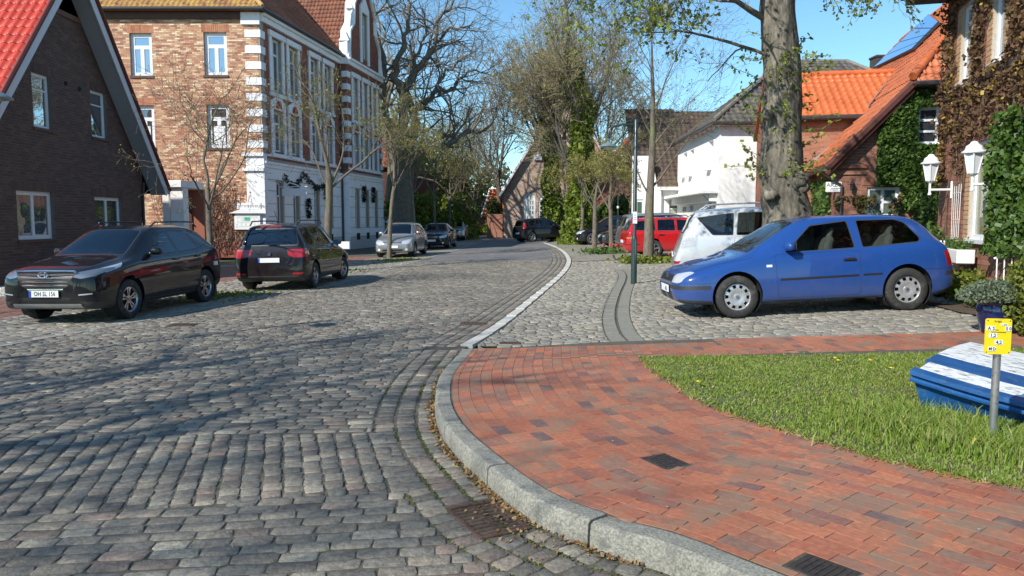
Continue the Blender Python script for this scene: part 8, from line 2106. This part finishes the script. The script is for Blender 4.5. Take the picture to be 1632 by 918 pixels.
LAV = leafmat('lavender_grey_leaves', [(.13, .17, .10), (.18, .22, .14), (.10, .14, .08), (.22, .25, .17)], .7, .25)
# blue pot with grey green mound
pc = gp(1586, 533); pot = empty('plant_pot', pc, 0, 'glazed dark blue pot with a round grey green lavender mound', 'plant pot')
mb = MB(); mb.lathe([(.0, 0), (.13, 0), (.15, .03), (.20, .20), (.215, .32), (.20, .36), (.215, .38), (.215, .40), (.19, .40), (.18, .36), (0, .36)], 28, c=pc); mb.build('pot', mat('blue_glaze', (.007, .012, .07), .12, var=.3, vscale=10, coat=.6), pot, smooth_=True, sharp=50)
pts = []
while len(pts) < 5200:
    d_ = Vector(rng.normal(0, 1, 3)).normalized(); d_.z = abs(d_.z) * .9 - .15; p = Vector((d_.x * .40, d_.y * .34, d_.z * .27)) * (random.random() ** .25) * (1 + .15 * noise.noise(d_ * 4)); pts.append(pc + Vector((-.03, 0, .45)) + p)
leafcloud('foliage', pts, .028, LAV, pot)['kind'] = 'stuff'
bxp = gp(1655, 522); bxp.x, bxp.y = 6.12, 8.75
shrub('box_bush', (bxp.x + .08, bxp.y, .24), (.52, .45, .50), 7500, .040, BOXG, 'bushy yellow green box shrub at the right picture edge behind the boat', lump=.3)
bedm = SOIL
sheet([(8.0, 14.2), (7.2, 14.1), (6.55, 12.6), (6.3, 10.6), (6.5, 9.4), (7.2, 9.4)], 'flower_bed', bedm, .02)
pts = [(random.uniform(6.6, 7.8), random.uniform(11.6, 14.0)) for _ in range(2600)]; n_ = len(pts); T = np.zeros((n_, 4, 4)); T[:, 3, 3] = 1; s_ = rng.uniform(.025, .055, n_)
for a in range(3): T[:, a, a] = s_ * rng.uniform(.6, 1.2, n_)
for i, (x, y) in enumerate(pts): T[i, :3, 3] = (x, y, gz(x, y) + .02)
V, F = scatter(bv, bf, T); tag(link_mesh('white_pebbles', np_mesh('white_pebbles', V, F, MATS['white_pebbles'])), 'white pebbles strewn at the front of the villa flower bed', 'pebbles', kind='stuff')
BRWN = leafmat('dry_brown_leaves', [(.30, .18, .09), (.22, .12, .06), (.36, .25, .13), (.16, .09, .05)], .8, .2)
for i, (x, y, rx, rz_, n, sz, m, lab) in enumerate(((7.35, 13.3, .38, .20, 900, .06, BRWN, 'dry brown hydrangea clump behind the blue car tail'), (7.25, 12.5, .35, .25, 900, .06, GRN, 'low green perennial clump under the window box'),
        (7.1, 11.7, .40, .28, 1100, .055, HEDG, 'fresh yellow green perennial clump in the middle of the villa bed'), (6.95, 10.9, .38, .22, 1000, .05, GRN, 'soft green clump next to the box shrub'), (7.62, 13.75, .25, .62, 1300, .07, GRN, 'tall leafy green shrub at the villa corner beside the white cabinet'))):
    shrub('garden_plant', (x, y, gz(x, y)), (rx, rx, rz_), n, sz, m, lab, 'plant', 'plants in the villa bed', stems=i == 4)
lily = empty('lily_plant', (6.95, 12.1, gz(7, 12)), 0, 'single upright lily shoot with narrow leaves in the villa bed', 'plant'); mb = MB(); c = Vector((6.95, 12.1, gz(7, 12))); mb.tube([c, c + Vector((.02, 0, .6))], .010, 6); mb.build('stem', GRN, lily)
mb = MB()
for k in range(26):
    a = k * 2.4; z = .12 + k * .018; o_ = Vector((math.cos(a), math.sin(a), .35)) * .16; s_ = Vector((-math.sin(a), math.cos(a), 0)) * .014; q = c + Vector((.02 * z, 0, z)); mb.add([q, q + o_ * .5 - s_, q + o_, q + o_ * .5 + s_], [(0, 1, 2, 3)])
mb.build('leaves', GRN, lily)
shrub('rose_bush', (9.6, 19.6, gz(9.6, 19.6)), (.75, .6, .75), 3200, .085, GRN, 'round green shrub against the ivy gable beside the lower window', lump=.4)
shrub('rose_bush', (10.6, 19.2, gz(9.6, 19.6)), (.55, .5, 1.0), 2600, .085, GRN, 'taller bright green shrub rising behind the blue car roof', lump=.4)
shrub('laurel_bush', (-12.6, 17.9, .1), (.42, .35, .34), 700, .09, leafmat('variegated_leaves', [(.20, .24, .08), (.35, .36, .16), (.10, .15, .04)], .5, .3), 'pale variegated shrub under the dark house window', zoff=.45)
vb = Vector((-13.1, 34.55, -.1)); vv = empty('climbing_vine', vb, 0, 'leafless brown climber spreading over the buff wall behind the young lime', 'climbing plant'); mb = MB()
for k in range(90):
    a = random.uniform(8.6, 11.9); z = random.uniform(.0, .8); P = []; 
    dx = random.uniform(-.05, .05)
    for s_ in range(random.randint(8, 16)):
        P.append(frA.p(a, z, .06 + .05 * random.random())); a += dx + random.gauss(0, .10); z += random.uniform(.05, .36)
        if z > 3.9: break
    if len(P) > 2: mb.tube(P, [.022 * (1 - .7 * q / len(P)) for q in range(len(P))], 4)
mb.build('stems', mat('red_brown_stem', (.15, .075, .05), .9, var=.3), vv)
leafcloud('dry_leaves', [frA.p(random.gauss(10.3, .8), abs(random.gauss(2.0, 1.1)), .08 + .1 * random.random()) for _ in range(1500)], .06, leafmat('red_dry_leaves', [(.16, .07, .04), (.24, .12, .07), (.12, .06, .04)], .8, .2), vv)['kind'] = 'stuff'
# tree pits with grass and tulips
REDF = mat('tulip_red', (.60, .03, .02), .5, var=.1)
for (x, y, rx, lab, tul) in ((5.35 - .6, 26.0, .0, '', 0),) if False else (((gbase(1033, 418).x + .1), gbase(1033, 418).y, .85, 'grass and yellow green plants round the foot of the tall bare lime', 4), (gbase(972, 403).x, gbase(972, 403).y, .95, 'bed of red tulips round the young lime by the thin lamp post', 26)):
    rt = empty('flower_bed', (x, y, gz(x, y)), 0, lab, 'flower bed'); pts = [Vector((x + random.gauss(0, rx * .5), y + random.gauss(0, rx * .45), gz(x, y) + abs(random.gauss(.06, .06)))) for _ in range(1500)]
    leafcloud('leaves', pts, .10, HEDG if tul < 10 else GRN, rt)['kind'] = 'stuff'
    for k in range(tul):
        c = Vector((x + random.gauss(.2, rx * .5), y + random.gauss(0, rx * .4), gz(x, y))); h_ = random.uniform(.22, .34); mb = MB(); mb.tube([c, c + Vector((0, 0, h_))], .006, 4); st2 = mb.build('stem', GRN, rt)
        mb = MB(); mb.lathe([(.01, h_), (.035, h_ + .02), (.035, h_ + .05), (.02, h_ + .08), (0, h_ + .07)], 7, c=c); mb.build('tulip', REDF, rt)
tag(leafcloud('verge_weeds', [Vector((x, y, gz(x, y) + .02)) for x, y in [(-6.6 + random.gauss(0, .5), 17.3 + random.gauss(0, .5)) for _ in range(500)] + [(-6.1 + random.gauss(0, .6), 25 + random.gauss(0, .6)) for _ in range(500)] + [(-4.9 + random.gauss(0, .5), 32 + random.gauss(0, .8)) for _ in range(500)]], .05, HEDG), 'thin weeds and grass between the setts round the young limes', 'weeds', kind='stuff')
# hedges and woods behind
def hedge(name, A, B, w, h, n, size, m, label, cat='hedge', kind=None, lump=.5):
    A, B = Vector(A), Vector(B); d_ = B - A; s_ = Vector((-d_.y, d_.x, 0)).normalized(); pts = []
    while len(pts) < n:
        t = random.random(); x = random.uniform(-1, 1); z = random.random(); q = A + d_ * t; hh = h * (1 + lump * noise.noise(q * .35)) ; edge = max(abs(x), z)
        if random.random() > .25 + .75 * edge: continue
        if z > .8 and random.random() < (z - .8) * 4: continue
        pts.append(q + s_ * x * w * (1 + .3 * noise.noise(q * .7 + Vector((0, 0, z * 3)))) + Vector((0, 0, z * hh)))
    o = leafcloud(name, pts, size, m); return tag(o, label, cat, kind=kind)
hedge('beech_hedge', (-8.6, 56, -.1), (-3.8, 66, 0), 1.2, 3.2, 9000, .24, HEDG, 'fresh green shrubbery behind the parked cars on the left side', kind='stuff')
hedge('wood', (-14, 70, 0), (-6, 92, 0), 3.5, 9.5, 14000, .36, leafmat('spring_wood_leaves', [(.12, .15, .03), (.18, .20, .05), (.10, .12, .03), (.22, .22, .07)], .7, .35), 'loose yellow green wood beyond the shop, left of the street', 'wood', 'stuff', lump=.8)
hedge('far_wood', (-40, 125, 0), (50, 125, 0), 5, 9, 16000, .6, leafmat('far_wood_leaves', [(.11, .115, .06), (.15, .15, .07), (.09, .095, .05), (.14, .12, .08)], .8, .3), 'hazy bare wood closing the end of the street', 'wood', 'stuff', lump=.8)
for i, (u, Y, r_, m, lab) in enumerate(((779, 78, .95, HEDG, 'clipped yellow green ball bush before the orange roofed cottage'), (812, 69.5, .85, HEDG, 'low green bush at the pale brick hall corner'), (762, 80, .7, HEDG, 'small clipped bush left of the cottage'), (796, 72, .7, BOXG, 'round bush at the foot of the slender twin tree'))):
    p = at(u, 365, Y); shrub('clipped_bush', (p.x, Y, 0), (r_, r_, r_ * .7), 1400, .13, m, lab, group='clipped bushes at the street bend', stems=False, lump=.2)
shrub('yew_tree', (at(788, 365, 73).x, 73, 0), (.8, .8, 1.9), 2500, .16, DKG, 'dark upright yew between the orange roof and the pale hall', 'tree', lump=.25)
hedge('garden_hedge', (4.2, 54, .1), (8.6, 51, .1), .9, 2.8, 5500, .20, GRN, 'green garden hedge behind the farthest dark cars', kind='stuff')
shrub('ivy_mound', (4.3, 46.6, .1), (1.3, 1.0, 1.0), 3000, .2, HEDG, 'mound of ivy and brambles at the foot of the ivy clad pair', lump=.5, stems=False)
# ================================================================ STREET FURNITURE, BOAT, MARKER
def lamp(base, H, arm, label, small_sign=False, rot=math.pi):
    rt = empty('street_lamp', base, 0, label, 'street lamp', 'green street lamps'); b = Vector(base); ax = Vector((math.cos(rot), math.sin(rot), 0))
    mb = MB(); mb.lathe([(.0, 0), (.072, 0), (.072, .05), (.066, 1.02), (.060, 1.06), (.045, 1.10), (.043, H - .02), (.03, H), (0, H + .01)], 18, c=b); mb.build('post', GREENPAINT, rt, smooth_=True, sharp=40)
    mb = MB(); top = b + Vector((0, 0, H - .12)); P = [top, top + ax * .30 + Vector((0, 0, .0)), top + ax * (arm - .12) + Vector((0, 0, -.05)), top + ax * (arm - .02) + Vector((0, 0, -.11)), top + ax * arm + Vector((0, 0, -.22)), top + ax * arm + Vector((0, 0, -.34))]
    mb.tube(P, .024, 8); mb.tube([top + Vector((0, 0, -.42)), top + ax * .10 + Vector((0, 0, -.25)), top + ax * .05 + Vector((0, 0, -.1))], .010, 6); mb.tube([top + ax * .22 + Vector((0, 0, -.005)), top + ax * .14 + Vector((0, 0, -.14)), top + ax * .02 + Vector((0, 0, -.22))], .010, 6); mb.build('arm', GREENPAINT, rt, smooth_=True, sharp=40)
    c = top + ax * arm + Vector((0, 0, -.50)); mb = MB(); mb.lathe([(.0, .19), (.035, .18), (.045, .10), (.06, .085), (.13, .06), (.21, .01), (.215, 0), (.20, .005), (.12, .045), (0, .06)], 28, c=c); mb.build('shade', mat('grey_green_enamel', (.16, .22, .22), .35, var=.15, coat=.3), rt, smooth_=True, sharp=50)
    mb = MB(); mb.lathe([(.07, .055), (.09, .02), (.08, -.03), (.04, -.06), (0, -.065)], 16, c=c); mb.build('bulb_glass', mat('milky_glass', (.55, .56, .55), .15, var=.03), rt, smooth_=True)
    if small_sign:
        mb = MB(); z = 1.6 + (350 - 347) / 1210 * b.y; mb.box((b.x, b.y - .055, z), (.10, .012, .27), None, .004); mb.build('plate', SIGNWHITE, rt)
        mb = MB()
        for k in range(3): mb.box((b.x, b.y - .062, z + .06 - k * .05), (.06, .002, .010))
        mb.build('plate_print', mat('grey_ink', (.2, .2, .2), .6), rt)
    return rt
pb = gp(1010, 452); lamp(pb, 1.6 + (350 - 193) / 1210 * pb.y - pb.z, .62, 'dark green street lamp with bowl shade in front of the red car', True)
Yl = 9.0; sx_ = (3 - 816) / 1210 * Yl; lamp((sx_ - .62, Yl, gz(-7, Yl)), 1.6 + (350 - 161) / 1210 * Yl + .62 - gz(-7, Yl), .62, 'street lamp at the left picture edge of which only the shade shows', rot=0)
pl = gp(984, 398); p2 = empty('lamp_post', pl, 0, 'thin green post with a small white collar left of the tall street lamp', 'post'); mb = MB(); mb.lathe([(0, 0), (.06, 0), (.058, 1.3), (.03, 1.36), (.028, 4.6), (0, 4.62)], 12, c=pl); mb.build('post', GREENPAINT, p2); mb = MB(); mb.lathe([(.05, 1.9), (.05, 2.0), (0, 2.0)], 10, c=pl); mb.build('collar', SIGNWHITE, p2)
ps = Vector((-6.05, 27.4, gz(-6, 27))); s3 = empty('small_sign', ps, 0, 'small blank white notice on a dark post beside the dark people carrier', 'sign'); mb = MB(); mb.box(ps + Vector((0, 0, .42)), (.05, .05, .84), None, .005); mb.build('post', BLACK, s3); mb = MB(); mb.box(ps + Vector((0, -.03, .80)), (.40, .02, .27), None, .005); mb.build('panel', SIGNWHITE, s3)
# hydrant style marker: yellow plate on a steel tube
mbp = None
u0, v0 = 1581, 706
q = gp(u0, v0, .1); q = gp(u0, v0, hk(q.y)); q = Vector((q.x, q.y, gz(q.x, q.y) + hk(q.y)))
ms = empty('marker_sign', q, 0, 'yellow gas marker plate with white number tabs on a galvanised tube post', 'sign')
topP = at(1592, 512, q.y - .02); lean = (topP - q)
mb = MB(); mb.tube([q - lean.normalized() * .1, topP], .0235, 16); mb.build('post', GALV, ms, smooth_=True, sharp=40)
f_ = Frame(Vector((0, 0, 0)), (1, -.06, 0)); ez_ = lean.normalized(); exx = Vector((1, -.05, -.02)).normalized(); nn_ = exx.cross(ez_).normalized()
cpl = at(1590, 536, q.y - .055); PW, PH = .165, .232
YEL2 = mat('marker_yellow', (.80, .62, .01), .4, var=.04, vscale=20, dirt=((.55, .42, .05), .12, 18))
MP = Matrix((exx, nn_, ez_)).transposed()
rp_ = rounded([(-PW / 2, -PH / 2), (PW / 2, -PH / 2), (PW / 2, PH / 2), (-PW / 2, PH / 2)], .018, 4)
mb = MB(); mb.prism(rp_, cpl, exx, ez_, .006); plt = mb.build('plate', YEL2, ms)
Fp = lambda x, z, d=.0075: cpl + exx * x + ez_ * z + nn_ * d
mb = MB(); mb.box(Fp(0, .028), (.09, .0015, .0035), MP); mb.build('rule', INK, plt)
def tab(x, z, w, h, txt, sz, back=(.80, .80, .78)):
    mb = MB(); mb.box(Fp(x, z, .008), (w, .003, h), MP, .0007); mb.build('tab', SIGNWHITE, plt); text_obj(txt, sz, Fp(x, z, .0102), exx, ez_, mat('tab_grey_ink', (.03, .03, .03), .5), plt, depth=.0008, squash=.95, bold=.0007 if sz > .02 else 0)
text_obj('Erdgas', .018, Fp(-.005, .098, .0075), exx, ez_, INK, plt, depth=.0006); tab(.035, .078, .045, .014, '1 2005', .012)
tab(-.060, .052, .030, .030, 'A', .030); tab(-.033, .052, .022, .030, 'S', .030); mb = MB(); mb.box(Fp(-.010, .042), (.02, .001, .004), MP); mb.build('rule', INK, plt); tab(.050, .052, .020, .030, '5', .030); tab(.071, .052, .019, .030, '0', .030)
tab(-.034, .006, .052, .030, '1,2', .032)
tab(.004, -.038, .052, .030, '4,2', .032)
for k, ch_ in enumerate('MD'): tab(-.048 + k * .026, -.082, .024, .028, ch_, .028)
for x, z in ((-.07, .103), (.07, .103), (-.07, -.103), (.07, -.103)): mb = MB(); mb.lathe([(.0, .0), (.004, 0), (.004, .003), (0, .003)], 8, MP @ Matrix(((1, 0, 0), (0, 0, 1), (0, 1, 0))), Fp(x, z, .006)); mb.build('rivet', mat('rivet', (.25, .2, .05), .5, metal=.5), plt)

# ---------------- old wooden boat on the lawn
def lz(x, y): return gz(x, y) + hk(y)
A = at(1454, 588, 5.75); B = at(1548, 545, 7.0); N = at(1632, 634, 5.42)
along = (N - A); A2 = A + along * 2.1; B2 = B + (A2 - A) + Vector((.25, .1, -.02))
boat = empty('wooden_boat', (A.x + .8, A.y - .3, lz(A.x + .5, A.y)), 0, 'old blue and white wooden boat with flaking deck paint lying in the grass', 'boat')
BLUEB = mat('boat_blue', (.012, .085, .25), .45, var=.15, vscale=8, big=.12, bigscale=2, bump=.3, bscale=40, dirt=((.05, .14, .28), .3, 12))
BWHITE = mat('flaking_white', (.78, .78, .75), .6, var=.08, vscale=10, bump=.9, bscale=28, stretch=(1, 2.2, 1), dirt=((.20, .18, .16), .36, 9))
def deckp(s, t, dz=0.0):       # s along A->N axis, t across A->B; the near edge bulges, the deck is cambered
    P = A + (A2 - A) * s; Q = B + (B2 - B) * s; e = P.lerp(Q, t); out = (A - B).normalized()
    return e + out * (.10 * math.sin(min(1, s * 1.3) * math.pi * .9)) * (1 - t) + Vector((0, 0, dz + .035 * math.sin(t * math.pi)))
def strip(t0, t1, m, nm, lift=0.0, s0=0.0, s1=1.0, th=.022):
    mb = MB(); ns = 14; vs_ = []
    for i in range(ns + 1):
        s = s0 + (s1 - s0) * i / ns
        for t in (t0, t1): vs_ += [deckp(s, t, lift), deckp(s, t, lift - th)]
    fs = []
    for i in range(ns):
        a, b = i * 4, (i + 1) * 4
        fs += [(a, a + 2, b + 2, b), (a + 1, b + 1, b + 3, a + 3), (a, b, b + 1, a + 1), (a + 2, a + 3, b + 3, b + 2)]
    fs += [(0, 1, 3, 2), (ns * 4, ns * 4 + 2, ns * 4 + 3, ns * 4 + 1)]
    mb.add(vs_, fs); return mb.build(nm, m, boat)
strip(-.028, .035, BLUEB, 'gunwale', .004, th=.035)
for t0, t1, m in ((.04, .185, BWHITE), (.19, .37, BLUEB), (.375, .58, BWHITE), (.585, .79, BWHITE), (.795, .99, BWHITE)): strip(t0, t1, m, 'deck_plank', random.uniform(-.002, .002), 0.0 if t0 > .1 else .02)
strip(.62, .99, BLUEB, 'deck_panel', .010, .42, 1.0, .02) if False else None
mb = MB(); e = [deckp(.34 + .06 * k, .86, .012) for k in range(8)] ; e2 = [deckp(.34 + .06 * k, 1.0, .012) for k in range(8)]; mb.add(e + e2, [(k, k + 1, 9 + k, 8 + k) for k in range(7)]); mb.build('painted_panel', BLUEB, boat)
mb = MB()        # hull: near side, stem side and far side, tapering inwards to the bottom
def hull(pts_top, inw, drop):
    cen_ = (A + A2 + B + B2) / 4; rows_ = []
    for k in range(6):
        t = k / 5; row = []
        for p in pts_top:
            d_ = (cen_ - p); d_.z = 0; d_ = d_.normalized() if d_.length > 0 else d_
            g = lz(p.x, p.y) - .03; row.append(Vector((p.x, p.y, 0)) + d_ * (inw * t ** .8) + Vector((0, 0, p.z - .03 + (g - p.z + .03) * t)))
        rows_.append(row)
    n_ = len(pts_top); mb.add([p for r_ in rows_ for p in r_], [(k * n_ + i, k * n_ + i + 1, (k + 1) * n_ + i + 1, (k + 1) * n_ + i) for k in range(5) for i in range(n_ - 1)])
topl = [deckp(1 - i / 14, -.02) for i in range(15)] + [deckp(0, t / 6) for t in range(0, 7)] + [deckp(i / 10, 1.0) for i in range(11)]
hull(topl, .13, 0); mb.build('hull', BLUEB, boat, smooth_=True, sharp=35)
mb = MB(); mb.tube([deckp(1 - i / 16, -.022, -.07) for i in range(17)], .018, 6); mb.build('rubbing_strake', BLUEB, boat)
